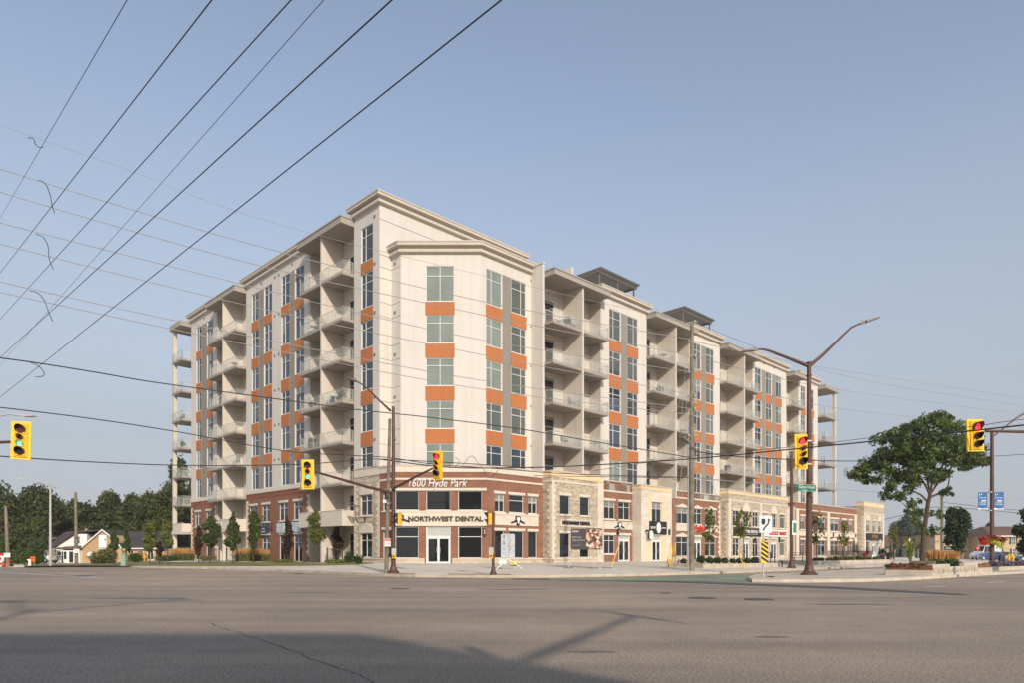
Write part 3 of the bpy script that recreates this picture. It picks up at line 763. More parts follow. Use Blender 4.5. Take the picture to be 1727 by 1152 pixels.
# ------------------------------------------------------------------ podium: shops at street level
def wpoly(wl, mb, pts, o0, o1):
    n = len(pts); i = len(mb.v)
    mb.v += [wl.P(u, z, o1) for u, z in pts]+[wl.P(u, z, o0) for u, z in pts]
    mb.f.append(tuple(range(i, i+n))); mb.f.append(tuple(range(i+2*n-1, i+n-1, -1)))
    for k in range(n): m_ = (k+1) % n; mb.f.append((i+k, i+n+k, i+n+m_, i+m_))
def podium(wl, mat, ztop, wins, belt=None, cap='cornice', quoin=0, base='stone_base', band=None, topband=None, z0=.25, wt=.88, fascia=None):
    holes = [w_[:4] for w_ in wins]
    m = MB(); wl.face(m, z0, ztop, holes, rev=.16); part(m, 'wall', mat)
    # stone base with water-table, broken at doors
    doors = sorted([(w_[0]-.12, w_[1]+.12) for w_ in wins if w_[2] < .7])
    segs = []; u = 0.0
    for a, b in doors: segs.append((u, a)); u = b
    segs.append((u, wl.L))
    if base:
        for a, b in segs:
            if b-a > .1:
                bm, tm = MB(), MB(); wl.box(bm, a, b, z0, wt-.10, 0, .05); wl.box(tm, a, b, wt-.10, wt, 0, .10)
                part(bm, 'stone_base', base); part(tm, 'water_table', 'trim')
    t = MB(); wl.box(t, -.04, wl.L+.04, ztop-.06, ztop+.06, -.3, .10)
    part(t, 'parapet_cap', cap)
    if topband: t = MB(); wl.box(t, 0, wl.L, topband[0], ztop-.065, 0, .05); part(t, 'parapet_band', topband[1])
    if belt: t = MB(); wl.box(t, 0, wl.L, belt, belt+.17, 0, .045); part(t, 'belt_course', 'trim')
    if band:
        for (a, b, za, zb) in band: t = MB(); wl.box(t, a, b, za, zb, 0, .07); wl.box(t, a-.03, b+.03, zb-.12, zb, .07, .11); part(t, 'sign_band', 'trim')
    for w_ in wins:
        lm = MB(); sm = MB()
        u0, u1, za, zb, st = w_[:5]
        gl = w_[5] if len(w_) > 5 else 'glass_dark'
        if st == 'door':
            hh = za+2.18; f = MB(); o0, o1 = -.16, -.06; c = (u0+u1)/2; fw = .09
            for a, b in ((u0,u0+fw),(u1-fw,u1)): wl.box(f, a, b, za, zb, o0, o1)
            wl.box(f, u0+fw, u1-fw, zb-.06, zb, o0, o1); wl.box(f, u0+fw, u1-fw, hh, hh+.14, o0, o1)
            fr = part(f, 'door_frame', 'frame')
            p = MB(); wl.box(p, u0+fw, u1-fw, hh+.14, zb-.06, o0+.02, o0+.03); part(p, 'transom', 'transom_grey', fr)
            n = 2 if u1-u0 > 1.5 else 1
            for k in range(n):
                a = u0+fw+(u1-u0-2*fw)*k/n; b = u0+fw+(u1-u0-2*fw)*(k+1)/n
                lf = MB()
                for q in ((a,a+.10,za,hh),(b-.10,b,za,hh)): wl.box(lf, *q, o0+.02, o1-.01)
                for q in ((a+.10,b-.10,za,za+.16),(a+.10,b-.10,hh-.11,hh)): wl.box(lf, *q, o0+.02, o1-.01)
                lo_ = part(lf, 'door', 'frame', fr)
                p = MB(); wl.box(p, a+.10, b-.10, za+.16, hh-.11, o0+.04, o0+.05); part(p, 'door_pane', 'glass_dark', fr)
                h_ = MB(); hx = b-.16 if (k == 0 and n == 2) else a+.16
                q = [wl.P(hx, za+.9, o1+.0), wl.P(hx, za+.95, o1+.07), wl.P(hx, za+1.3, o1+.07), wl.P(hx, za+1.35, o1)]
                h_.tube(q, .018, 6); part(h_, 'door_handle', 'steel', fr)
            if zb < 3.4 and st == 'door' and zb+.3 < 4: wl.box(lm, u0-.1, u1+.1, zb, zb+.24, 0, .06); part(lm, 'lintel', 'trim')
            continue
        if st == 'shop': wl.window(u0, u1, za, zb, (), (.68,), gl, rev=.16, split=True)
        elif st == 'plain': wl.window(u0, u1, za, zb, (), (), gl, rev=.16, fw=.05)
        elif st == 'blindtop':
            fr = wl.window(u0, u1, za, zb, (.5,), (.66,), gl, rev=.16)
            p = MB()
            for k in range(6): q = zb-.08-k*.10; wl.box(p, u0+.07, u1-.07, q-.06, q, -.135, -.125)
            part(p, 'blind', 'blind', fr)
        elif st == 'shade': wl.window(u0, u1, za, zb, (), (.8,), gl, rev=.16)
        else: wl.window(u0, u1, za, zb, (.5,), (.70,), gl, rev=.16)
        ar = w_[6] if len(w_) > 6 else None
        if ar == 'arch':
            c = (u0+u1)/2; hw = (u1-u0)/2+.12; pts = [(c-hw, zb), (c+hw, zb), (c+hw, zb+.3)]
            pts += [(c+hw*math.cos(a*math.pi/10), zb+.3+.62*math.sin(a*math.pi/10)) for a in range(1, 10)]+[(c-hw, zb+.3)]
            t = MB(); wpoly(wl, t, pts, 0, .07); part(t, 'arched_lintel', 'trim')
        elif ar == 'peak':
            c = (u0+u1)/2; hw = (u1-u0)/2+.15; t = MB()
            wpoly(wl, t, [(c-hw, zb), (c+hw, zb), (c+hw, zb+.18), (c+hw*.6, zb+.24), (c, zb+.45), (c-hw*.6, zb+.24), (c-hw, zb+.18)], 0, .07); part(t, 'arched_lintel', 'trim')
        elif ar == 'gothic':
            c = (u0+u1)/2; hw = (u1-u0)/2+.1; t = MB()
            wpoly(wl, t, [(c-hw, zb), (c+hw, zb), (c+hw, zb+.35), (c+hw*.75, zb+.75), (c, zb+1.15), (c-hw*.75, zb+.75), (c-hw, zb+.35)], 0, .07); part(t, 'arched_lintel', 'trim')
        elif ar != 'none': wl.box(lm, u0-.12, u1+.12, zb, zb+.24, 0, .06)
        if za > wt+.3: wl.box(sm, u0-.10, u1+.10, za-.13, za, 0, .09)
        if lm.v: part(lm, 'lintel', 'trim')
        if sm.v: part(sm, 'window_sill', 'trim')
    if quoin:
        q = MB(); z = z0+.7; k = 0
        while z < min(ztop-.9, 7.4):
            wd = .52 if k % 2 else .28
            if quoin in (1, 3): wl.box(q, 0, wd, z+.01, z+.30, 0, .045)
            if quoin in (2, 3): wl.box(q, wl.L-wd, wl.L, z+.01, z+.30, 0, .045)
            z += .31; k += 1
        o = part(q, 'quoin_stones', 'trim'); o['kind'] = 'stuff'

C0 = (0, 0); CC1 = (5.567, RB)
aS1 = hitR(915.3); eS1 = hitR(1017.5, -6.6); aS3 = hitR(1066.6); eS3 = hitR(1133, -6.6); aS5 = hitR(1214.5); eS5 = hitR(1329, -6.6)
aS7 = hitR(1445, -7.6); eS7 = hitR(1490.5, -8.7)
pL, pC, pR = Wall((0, bK), C0), Wall(C0, CC1), Wall(CC1, (aS1, RB))
def W2(wl, a, b, za=4.76, zb=6.55, st='x', gl='glass_dark', ar=None): return (wl.u(a), wl.u(b), za, zb, st, gl, ar)
top = (8.14, 'trim')
podium(pL, 'brick', 8.7, [W2(pL, 645.5, 660, 4.94, 6.55, 'plain'), W2(pL, 645.5, 660, .9, 3.3, 'plain')], belt=7.48, topband=top)
podium(pC, 'brick', 8.7, [W2(pC,666.5,706.2,4.94,6.55,'plain',ar='none'), W2(pC,719,759.6,4.94,6.55,'plain',ar='none'), W2(pC,772.8,813,4.94,6.55,'plain',ar='none'),
    W2(pC,666.5,706.2,.9,3.55,'shop',ar='none'), W2(pC,772.8,813,.9,3.55,'shop',ar='none'), W2(pC,718.6,760.2,.45,3.55,'door')],
    belt=7.48, topband=top, band=[(pC.u(665.6), pC.u(821), 3.60, 4.88)])
t = MB(); pC.box(t, pC.u(665.6), pC.u(821), 6.57, 6.80, 0, .06); part(t, 'lintel', 'trim')
podium(pR, 'brick', 8.7, [W2(pR,834.8,851,4.85,6.4,'blindtop'), W2(pR,858.8,883.6,4.85,6.4,'shop'), W2(pR,891,906,4.85,6.4,'blindtop'),
    W2(pR,834.8,851,.9,3.25,'plain'), W2(pR,858.8,883.6,.9,3.25,'plain'), W2(pR,891,906,.9,3.25,'plain')],
    belt=7.48, topband=top, band=[(pR.u(834.6), pR.u(907.5), 3.72, 4.72)])
s1s, s1 = Wall((aS1, RB), (aS1, -6.6)), Wall((aS1, -6.6), (eS1, -6.6))
podium(s1s, 'stone', 8.75, [], belt=7.75, topband=(8.2,'yellow_stucco'), quoin=2)
podium(s1, 'stone', 8.75, [W2(s1,944,961.3,4.85,6.6,'plain'), W2(s1,978,994.2,4.85,6.6,'plain'), W2(s1,944,961.3,.9,3.15,'plain'), W2(s1,978,994.2,.9,3.15,'plain')],
    belt=7.75, topband=(8.2,'yellow_stucco'), quoin=3, band=[(s1.u(944.5), s1.u(996), 3.75, 4.45)])
t = MB(); s1.box(t, s1.u(1007.5), s1.L-.02, .3, 8.15, 0, .06); part(t, 'pilaster', 'trim'); t = MB(); s1.box(t, 0, .32, .3, 7.9, 0, .05); part(t, 'pilaster', 'trim')
part_s = Wall((eS1, -6.6), (eS1, RB)); m = MB(); part_s.face(m, .2, 8.7); part(m, 'wall', 'stone')
s2 = Wall((eS1, RB), (aS3, RB))
podium(s2, 'brick', 8.62, [W2(s2,1018.8,1037,4.76,6.6,'blindtop'), W2(s2,1043,1062.6,4.76,6.6,'x'), W2(s2,1018.8,1037,1.25,3.15,'x'), W2(s2,1043,1062.6,.45,3.15,'door')],
    belt=7.5, base=None, band=[(s2.u(1018), s2.u(1066), 3.75, 4.55)], quoin=0)
s3s, s3 = Wall((aS3, RB), (aS3, -6.6)), Wall((aS3, -6.6), (eS3, -6.6))
podium(s3s, 'limestone', 8.4, [], topband=(8.0,'yellow_stucco'), base=None)
podium(s3, 'limestone', 8.4, [W2(s3,1099.3,1115.8,4.65,6.75,'blindtop',ar='gothic'), W2(s3,1099.8,1115,.42,3.2,'door')], topband=(7.95,'yellow_stucco'), base=None)
t = MB(); a, b = s3.u(1094), s3.u(1122.5); c0, c1 = s3.u(1099.3)-.14, s3.u(1115.8)+.14
s3.box(t, a, c0, .3, 7.6, 0, .035); part(t, 'pilaster', 'yellow_stucco'); t = MB(); s3.box(t, c1, b, .3, 7.6, 0, .035); part(t, 'pilaster', 'yellow_stucco'); t = MB(); s3.box(t, c0, c1, 6.77, 7.6, 0, .034); part(t, 'lintel', 'yellow_stucco')
ps = Wall((eS3, -6.6), (eS3, RB)); m = MB(); ps.face(m, .2, 8.4); part(m, 'wall', 'limestone')
s4 = Wall((eS3, RB), (aS5, RB))
podium(s4, 'brick', 8.4, [W2(s4,1140.5,1160.6,4.7,6.55,'blindtop',ar='peak'), W2(s4,1168.5,1183.8,4.7,6.55,'x',ar='peak'), W2(s4,1189,1207.8,4.7,6.55,'blindtop',ar='peak'),
    W2(s4,1140.5,1160.6,.95,3.2,'x',ar='peak'), W2(s4,1168.5,1183,.42,3.2,'door'), W2(s4,1189,1207.4,.95,3.2,'x',ar='peak')],
    belt=7.55, quoin=3, band=[(s4.u(1139.5), s4.u(1209.5), 3.85, 4.6)])
s5s, s5 = Wall((aS5, RB), (aS5, -6.6)), Wall((aS5, -6.6), (eS5, -6.6))
podium(s5s, 'stone', 9.05, [], belt=7.75, topband=(8.6,'yellow_stucco'), quoin=2)
v2 = [(1236,1247,'x',None),(1253.4,1263.4,'x','gothic'),(1269.5,1279.3,'x',None),(1286,1295.4,'blindtop',None),(1301,1309.4,'x','gothic'),(1315,1324,'shade',None)]
wn = [W2(s5,a,b,4.7,6.6,st,('glass_mid' if st=='shade' else 'glass_dark'),ar) for a,b,st,ar in v2]
wn += [W2(s5,1236,1247,.95,3.2,'x'), W2(s5,1252.8,1263.8,.42,3.2,'door'), W2(s5,1269.5,1279.3,.95,3.2,'x'), W2(s5,1286,1295.4,.95,3.2,'x'), W2(s5,1300.4,1310.4,.42,3.2,'door'), W2(s5,1315,1324,.95,3.2,'shade','glass_mid')]
podium(s5, 'stone', 9.05, wn, belt=7.75, topband=(8.6,'yellow_stucco'), quoin=3, band=[(s5.u(1233), s5.u(1327), 3.5, 4.45)])
for a, b in ((1229.2,1232),(1281.2,1284.6)): t = MB(); s5.box(t, s5.u(a), s5.u(b), .9, 7.75, 0, .08); part(t, 'pilaster', 'trim')
s6s, s6 = Wall((eS5, -6.6), (eS5, -7.6)), Wall((eS5, -7.6), (aS7, -7.6))
podium(s6s, 'limestone', 8.4, [], topband=(7.85,'brick_plain'))
podium(s6, 'brick', 8.4, [W2(s6,1350,1357.6,4.65,6.5,'blindtop'), W2(s6,1362.5,1373.2,4.65,6.5,'blindtop'), W2(s6,1379.2,1392.4,4.65,6.5,'blindtop'), W2(s6,1401,1414.8,4.65,6.5,'blindtop'),
    W2(s6,1419.6,1427.8,4.65,6.5,'blindtop'), W2(s6,1431.2,1437.8,4.65,6.5,'blindtop'),
    W2(s6,1350,1357.6,.95,3.2,'x'), W2(s6,1362.5,1372,.42,3.2,'door'), W2(s6,1379.2,1392.4,.95,3.2,'x',ar='peak'), W2(s6,1401,1414.8,.95,3.2,'x',ar='peak'), W2(s6,1420,1428,.42,3.2,'door'), W2(s6,1431.2,1437.8,.95,3.2,'x',ar='peak')],
    belt=7.35, band=[(s6.u(1347), s6.u(1394.5), 3.75, 4.45), (s6.u(1399.6), s6.u(1440), 3.75, 4.45)])
for a, b in ((1342.4,1346.8),(1395,1399.2),(1440.6,1444.6)): t = MB(); s6.box(t, s6.u(a), s6.u(b), .9, 7.35, 0, .08); part(t, 'pilaster', 'trim')
s7s, s7 = Wall((aS7, -7.6), (aS7, -8.7)), Wall((aS7, -8.7), (eS7, -8.7))
podium(s7s, 'stone', 9.6, [], topband=(8.9,'yellow_stucco'), quoin=2)
podium(s7, 'stone', 9.6, [W2(s7,1461,1466.8,4.7,6.6,'blindtop',ar='gothic'), W2(s7,1471.4,1476.2,4.7,6.6,'blindtop'), W2(s7,1481,1486,4.7,6.6,'blindtop',ar='gothic'),
    W2(s7,1461,1466.8,.95,3.2,'shop'), W2(s7,1471,1476.6,.42,3.2,'door'), W2(s7,1481,1486,.95,3.2,'shop')], belt=7.7, topband=(8.9,'yellow_stucco'))
for a, b in ((1457,1459.2),(1488.2,1490.4)): t = MB(); s7.box(t, s7.u(a), s7.u(b), .9, 7.7, 0, .08); part(t, 'pilaster', 'trim')
e7 = Wall((eS7, -8.7), (eS7, 8)); m = MB(); e7.face(m, .1, 9.55); part(m, 'wall', 'stone')
# podium roof behind the parapets
m = MB()
def rect(a0, a1, b0, b1, z): m.quad((a0,b0,z),(a1,b0,z),(a1,b1,z),(a0,b1,z))
m.poly([(0.05,bK,7.7),(0.05,.02,7.7),(5.6,RB+.05,7.7),(aS1,RB+.05,7.7),(aS1,-3,7.7),(5,bK,7.7)])
rect(aS1, eS7, RB+.02, -3, 7.62); rect(aS1+.02, eS1-.02, -6.58, RB, 7.6); rect(aS3+.02, eS3-.02, -6.58, RB, 7.6); rect(aS5+.02, eS5, -6.58, RB, 7.6); rect(eS5+.02, aS7, -7.58, RB, 7.6); rect(aS7+.02, eS7-.02, -8.68, 8, 7.6)
part(m, 'terrace_roof', 'slab')
# left wing: brick lower storeys flush below the stucco
def lowbrick(wl, px2, gf, ztop=7.93):
    wn = [W2(wl,a,b,4.7,6.58,'x',ar=None) for a, b in px2]+gf
    podium(wl, 'brick', ztop, wn, quoin=3, base=None)
    t = MB(); wl.box(t, -.02, wl.L+.02, ztop+.06, ztop+.36, 0, .07); part(t, 'belt_course', 'trim')
    t = MB(); wl.box(t, .02, wl.L-.02, 7.35, ztop-.07, 0, .03); part(t, 'soldier_course', 'brick_plain')
lowbrick(wB, [(420.8,433.4),(441.8,455),(471,485),(495.2,509.6)],
    [W2(wB,420.8,433.4,.6,3.25,'x'), W2(wB,441.8,455,.6,3.25,'x'), W2(wB,471,485,.6,3.25,'x'), (wB.u(495.2), wB.u(509.6), .45, 3.25, 'x', 'glass_dark', None)])
lowbrick(wC, [(328.8,338.2),(347.6,357)], [W2(wC,328.8,338.2,.45,3.2,'x'), W2(wC,347.6,357,.6,3.2,'x')])
podium(wT, 'stone', 8.85, [W2(wT,607.8,627.2,4.65,6.5,'x',ar='arch'), W2(wT,607.8,627.2,.95,3.1,'x',ar='arch')], quoin=3, topband=(8.1,'trim'))
m = MB(); m.box(.02, 6, bT-.12, bT+.12, .3, 8.8); part(m, 'side_wall', 'yellow_stucco')

# ------------------------------------------------------------------ rooftop pergolas
def pergola(px_l, px_r, ytop, lab):
    b = -4.6; a0 = hitR(px_l, b); a1 = hitR(px_r, b); dep = 5.2; zt = Z(ytop, LW(a0, b).y)
    t = empty('rooftop_pergola', LW(a0, b, 27.3), TH, lab, 'pergola', 'pergolas on the roof of the right wing')
    L = a1-a0; h = zt-27.3
    m = MB()
    for x in (.3, L*.5, L-.3):
        for y in (.2, dep-.3): p = MB(); p.box(x-.07, x+.07, y-.07, y+.07, 0, h-.35); p.build('post', M['dark_steel'], t)
    m.box(-.1, L+.1, .05, .2, h-.38, h-.12); m.box(-.1, L+.1, dep-.3, dep-.15, h-.38, h-.12); m.box(0, .12, .2, dep-.3, h-.36, h-.13); m.box(L-.12, L, .2, dep-.3, h-.36, h-.13)
    m.build('beam', M['dark_steel'], t)
    s = MB(); s.box(-.035, .035, -.35, dep+.2, -.12, .10); me = s.mesh('slat', M['dark_steel']); n = int(L/.36)
    for i in range(n+1):
        o = D.objects.new('slat', me); COL.objects.link(o); o.parent = t; o.location = (L*i/n, 0, h)
    return t
pergola(1010, 1074, 452, 'dark slatted rooftop pergola nearer the tall corner tower')
pergola(1152, 1201, 518, 'dark slatted rooftop pergola farther along, behind the wooden utility pole')
b_ = -3.0; a_ = hitR(967, b_); m = MB(); m.box(a_-.3, a_, b_, b_+3.5, 27.3, Z(451, LW(a_, b_).y)); part(m, 'roof_screen', 'stucco_fin')
m = MB(); gl = MB(); railing(m, gl, [(hitR(960,-4.4), -4.4), (hitR(1012,-4.4), -4.4)], 27.2, 1.2); rr = part(m, 'railing', 'rail')
m = MB(); railing(m, gl, [(hitR(1092,-4.4), -4.4), (hitR(1152,-4.4), -4.4)], 27.2, 1.2); part(m, 'railing', 'rail')

# ------------------------------------------------------------------ signs on the building
FONT = {}
def text(s_, w_, h_, mat, parent, loc, name='lettering', ext=.02, shear=0, bold=0, rx=90, space=1.0, rz=0):
    cu = D.curves.new('txt', 'FONT'); cu.body = s_; cu.size = 1; cu.extrude = 0; cu.align_x = 'LEFT'; cu.shear = shear; cu.offset = bold; cu.resolution_u = 3; cu.space_character = space
    tmp = D.objects.new('txt', cu); COL.objects.link(tmp); bpy.context.view_layer.update()
    me = D.meshes.new_from_object(tmp.evaluated_get(bpy.context.evaluated_depsgraph_get())); D.objects.remove(tmp)
    n = len(me.vertices); co = np.empty(n*3); me.vertices.foreach_get('co', co); co = co.reshape(-1, 3)
    mn_, mx_ = co.min(0), co.max(0); d_ = mx_-mn_
    co = (co-(mn_+mx_)/2); co[:,0] *= w_/max(d_[0],1e-6); co[:,1] *= h_/max(d_[1],1e-6)
    # thicken: front and back sheets
    me.vertices.foreach_set('co', co.ravel()); bm = bmesh.new(); bm.from_mesh(me)
    r_ = bmesh.ops.extrude_face_region(bm, geom=bm.faces[:]); vs = [v for v in r_['geom'] if isinstance(v, bmesh.types.BMVert)]
    for v in vs: v.co.z += ext
    bm.to_mesh(me); bm.free(); me.name = name; me.materials.clear(); me.materials.append(M[mat] if isinstance(mat, str) else mat)
    o = D.objects.new(name, me); COL.objects.link(o); o.parent = parent; o.location = loc; o.rotation_euler = (R(rx), 0, R(rz)); return o
M['letter_dark'] = plain('letter_bronze', (.075, .055, .035), .5)
M['sign_black'] = plain('sign_black', (.018, .016, .016), .5)
M['sign_navy'] = plain('sign_navy', (.02, .05, .09), .5)
M['gold'] = plain('gold_letter', (.30, .17, .05), .5)
M['pale_blue'] = plain('pale_banner', (.52, .60, .64), .6)
def sign_on(wl, px, z, lab, off=.08, name='shop_sign', cat='sign', group=None):
    loc, rz = wl.frame_at(wl.u(px), z, off)
    return empty(name, loc, rz, lab, cat, group)
def span(wl, a, b): return wl.u(b)-wl.u(a)
s = sign_on(pC, (689+788)/2, Z(817.5, 58.5), 'white raised lettering 1600 Hyde Park on the brick above the corner entrance', .03, 'address_sign')
text('1600 Hyde Park', span(pC,689,788), .92, 'white', s, (0,0,0), ext=.05, shear=.28, bold=.006)
s = sign_on(pC, (689+815)/2, 4.2, 'large dark lettering NORTHWEST DENTAL across the corner entrance', .08)
text('NORTHWEST DENTAL', span(pC,689,815), .42, 'letter_dark', s, (0,0,0), ext=.08, bold=.03)
s = sign_on(s1, 971, 4.10, 'small black lettering NORTHWEST DENTAL above the black billboard', .08)
text('NORTHWEST DENTAL', span(s1,947,994), .33, 'black', s, (0,0,0), ext=.08, bold=.04)
def tooth(wl, px, z, k, lab):
    s = sign_on(wl, px, z, lab, .08, 'tooth_emblem', 'sign', 'tooth emblems of the dental office')
    m = MB(); m.extr([(-.34*k,.38*k),(.34*k,.38*k),(.36*k,.05*k),(.22*k,-.15*k),(.16*k,-.5*k),(.0,-.52*k),(-.16*k,-.5*k),(-.22*k,-.15*k),(-.36*k,.05*k)], -.06, 0); m.build('outline', M['black'], s)
    m = MB(); m.extr([(-.2*k,.28*k),(.2*k,.28*k),(.22*k,.06*k),(.12*k,-.1*k),(.08*k,-.34*k),(.02*k,-.34*k),(0,-.1*k),(-.02*k,-.34*k),(-.08*k,-.34*k),(-.12*k,-.1*k),(-.22*k,.06*k)], -.09, -.062); m.build('tooth', M['white'], s)
    m = MB()
    for sg in (1, -1): m.extr([(sg*.3*k,.02*k),(sg*.95*k,-.22*k),(sg*.9*k,-.34*k),(sg*.26*k,-.16*k)], -.05, .0)
    m.build('swoosh', M['black'], s)
tooth(pC, 675, 4.2, .9, 'tooth emblem left of the large NORTHWEST DENTAL lettering')
tooth(pR, 872.5, 4.2, .9, 'tooth emblem on the pale band right of the corner, above the silver sign')
tooth(s2, 1043.5, 4.15, .9, 'tooth emblem on the band above the brick shop door')
# black shop sign with oval
s = sign_on(s3, (1094.5+1122.5)/2, Z(891, LW(hitR(1108,-6.6), -6.6).y), 'black shop sign with a white oval over the limestone doorway', .05)
Wd = span(s3,1094.3,1122.5); m = MB(); m.box(-Wd/2, Wd/2, -.12, 0, -.68, .68); m.build('board', M['sign_black'], s)
m = MB(); m.extr([(.42*math.cos(a*math.pi/12)+.0, .58*math.sin(a*math.pi/12)) for a in range(24)], -.15, -.122); m.build('oval', M['white'], s)
text('BECK', Wd*.31, .24, 'white', s, (-Wd*.31, -.122, 0), bold=.03); text('BARBER', Wd*.26, .13, 'white', s, (Wd*.32, -.122, 0), bold=.02)
s = sign_on(s3, 1092.5, Z(902.5, LW(hitR(1092,-6.6), -6.6).y), 'small white arched blade sign on a bracket left of the limestone doorway', .1, 'blade_sign')
m = MB(); m.extr([(-.35,-.42),(.35,-.42),(.35,.2),(.2,.38),(0,.45),(-.2,.38),(-.35,.2)], -.35, -.27); m.build('board', M['white'], s); m = MB(); m.box(-.55,-.42,-.36,.0,.3,.5); m.tube([(-.5,-.31,.4),(.3,-.31,.47)], .025, 6); m.box(-.42,-.35,-.37,-.25,-.5,.45); m.build('bracket', M['black'], s)
s = sign_on(s4, 1178.5, 4.25, 'bright red script lettering behind the wooden utility pole', .08)
text('Fable', span(s4,1170.3,1188.4), .75, 'red', s, (0,0,0), ext=.1, shear=.25, bold=.03)
s = sign_on(s5, (1236+1282)/2, 3.98, 'dark shop sign COBS BREAD with white letters over two doors', .09)
Wd = span(s5,1236,1282); m = MB(); m.box(-Wd/2, Wd/2, -.12, 0, -.5, .5); m.build('board', M['sign_black'], s); text('COBS BREAD', Wd*.52, .42, 'white', s, (.12*Wd, -.122, .08), bold=.02)
text('the home of real bread', Wd*.45, .07, 'white', s, (.12*Wd, -.122, -.27))
m = MB(); m.extr([(0,.35),(.1,.1),(.12,-.35),(.05,-.35),(0,-.05),(-.05,-.35),(-.12,-.35),(-.1,.1)], -.14, -.122); m.build('wheat_mark', M['white'], s, loc=(-.24*Wd,0,0))
s = sign_on(s5, (1286+1325.5)/2, 3.98, 'white shop sign LUCKY MART with red letters partly behind the keep right sign', .09)
Wd = span(s5,1285,1325.5); m = MB(); m.box(-Wd/2, Wd/2, -.12, 0, -.47, .47); m.build('board', M['white'], s); text('LUCKY MART', Wd*.72, .5, 'red', s, (.1*Wd, -.122, 0), bold=.05, ext=.06)
s = sign_on(s7, 1473.6, 4.0, 'black shop sign with gold lettering on the farthest stone pavilion', .09)
Wd = span(s7,1461.5,1488); m = MB(); m.box(-Wd/2, Wd/2, -.12, 0, -.62, .55); m.build('board', M['sign_black'], s); text('PASHA', Wd*.38, .55, 'gold', s, (0, -.122, .05), bold=.04); text('RESTAURANT', Wd*.36, .1, 'gold', s, (0,-.122,-.38))
# signs on the left wing
s = sign_on(wB, 447.2, 3.95, 'navy blue square sign with three white lines on the left brick wall', .08)
Wd = span(wB,440.2,454.2); m = MB(); m.box(-Wd/2, Wd/2, -.15, 0, -.58, .60); m.build('board', M['sign_navy'], s); m = MB(); m.box(-Wd/2-.05, Wd/2+.05, -.17, .0, -.66, -.59); m.build('edging', M['white'], s)
for k, tx in enumerate(('NORTH', 'WELL', 'DENTIST')): text(tx, Wd*.5, .13, 'white', s, (0, -.152, .33-.33*k), bold=.03)
for a, b, lab in ((468.5,482,'pale blue window banner behind the middle maroon tree'), (492.5,509.5,'pale blue window banner next to the long solid balcony')):
    s = sign_on(wB, (a+b)/2, 4.0, lab, .1, 'window_banner', 'banner', 'pale banners on the left brick wall')
    Wd = span(wB,a,b); m = MB(); m.box(-Wd/2, Wd/2, -.05, 0, -.55, .45); m.build('cloth', M['pale_blue'], s); text('BEAUTY', Wd*.7, .12, 'steel', s, (0,-.052,0), ext=.004)
# wall lamps
def wall_lamp(wl, px, z, lab, big=False):
    s = sign_on(wl, px, z, lab, .0, 'wall_lamp', 'lamp', None)
    m = MB()
    if big: m.box(-.05,.05,-.06,0,-.35,.35); m.tube([(0,-.05,-.2),(0,-.75,-.2),(0,-1.0,.35),(0,-1.05,1.2)], .035, 6); m.build('bracket', M['black'], s); m = MB(); m.box(-.45,.45,-1.35,-.8,1.2,1.3); m.build('lamp_head', M['dark_steel'], s)
    else: m.box(-.08,.08,-.22,0,-.3,.3); m.build('housing', M['black'], s); m = MB(); m.box(-.05,.05,-.26,-.225,-.2,.2); m.build('lens', M['steel'], s)
wall_lamp(pC, 817.5, 3.1, 'round dark wall lamp right of the corner shop window'); wall_lamp(s2, 1041, 3.5, 'dark wall lamp left of the brick shop door below the tooth emblem')
wall_lamp(s3, 1127.6, 3.6, 'dark wall lamp on the limestone right of the oval sign'); wall_lamp(s5, 1272.5, 3.0, 'dark wall lamp under the COBS BREAD sign'); wall_lamp(s5, 1313.5, 3.1, 'dark wall lamp right of the LUCKY MART door')
wall_lamp(wT, 616, 4.2, 'black gooseneck wall lamp between the two arched windows of the stone corner', True); wall_lamp(wB, 459, 4.0, 'black gooseneck wall lamp right of the navy sign', True)
wall_lamp(s6, 1404, 4.1, 'first black gooseneck lamp on the long brick shop wall', False); wall_lamp(s6, 1441.8, 4.1, 'last black gooseneck lamp before the farthest stone pavilion', False)
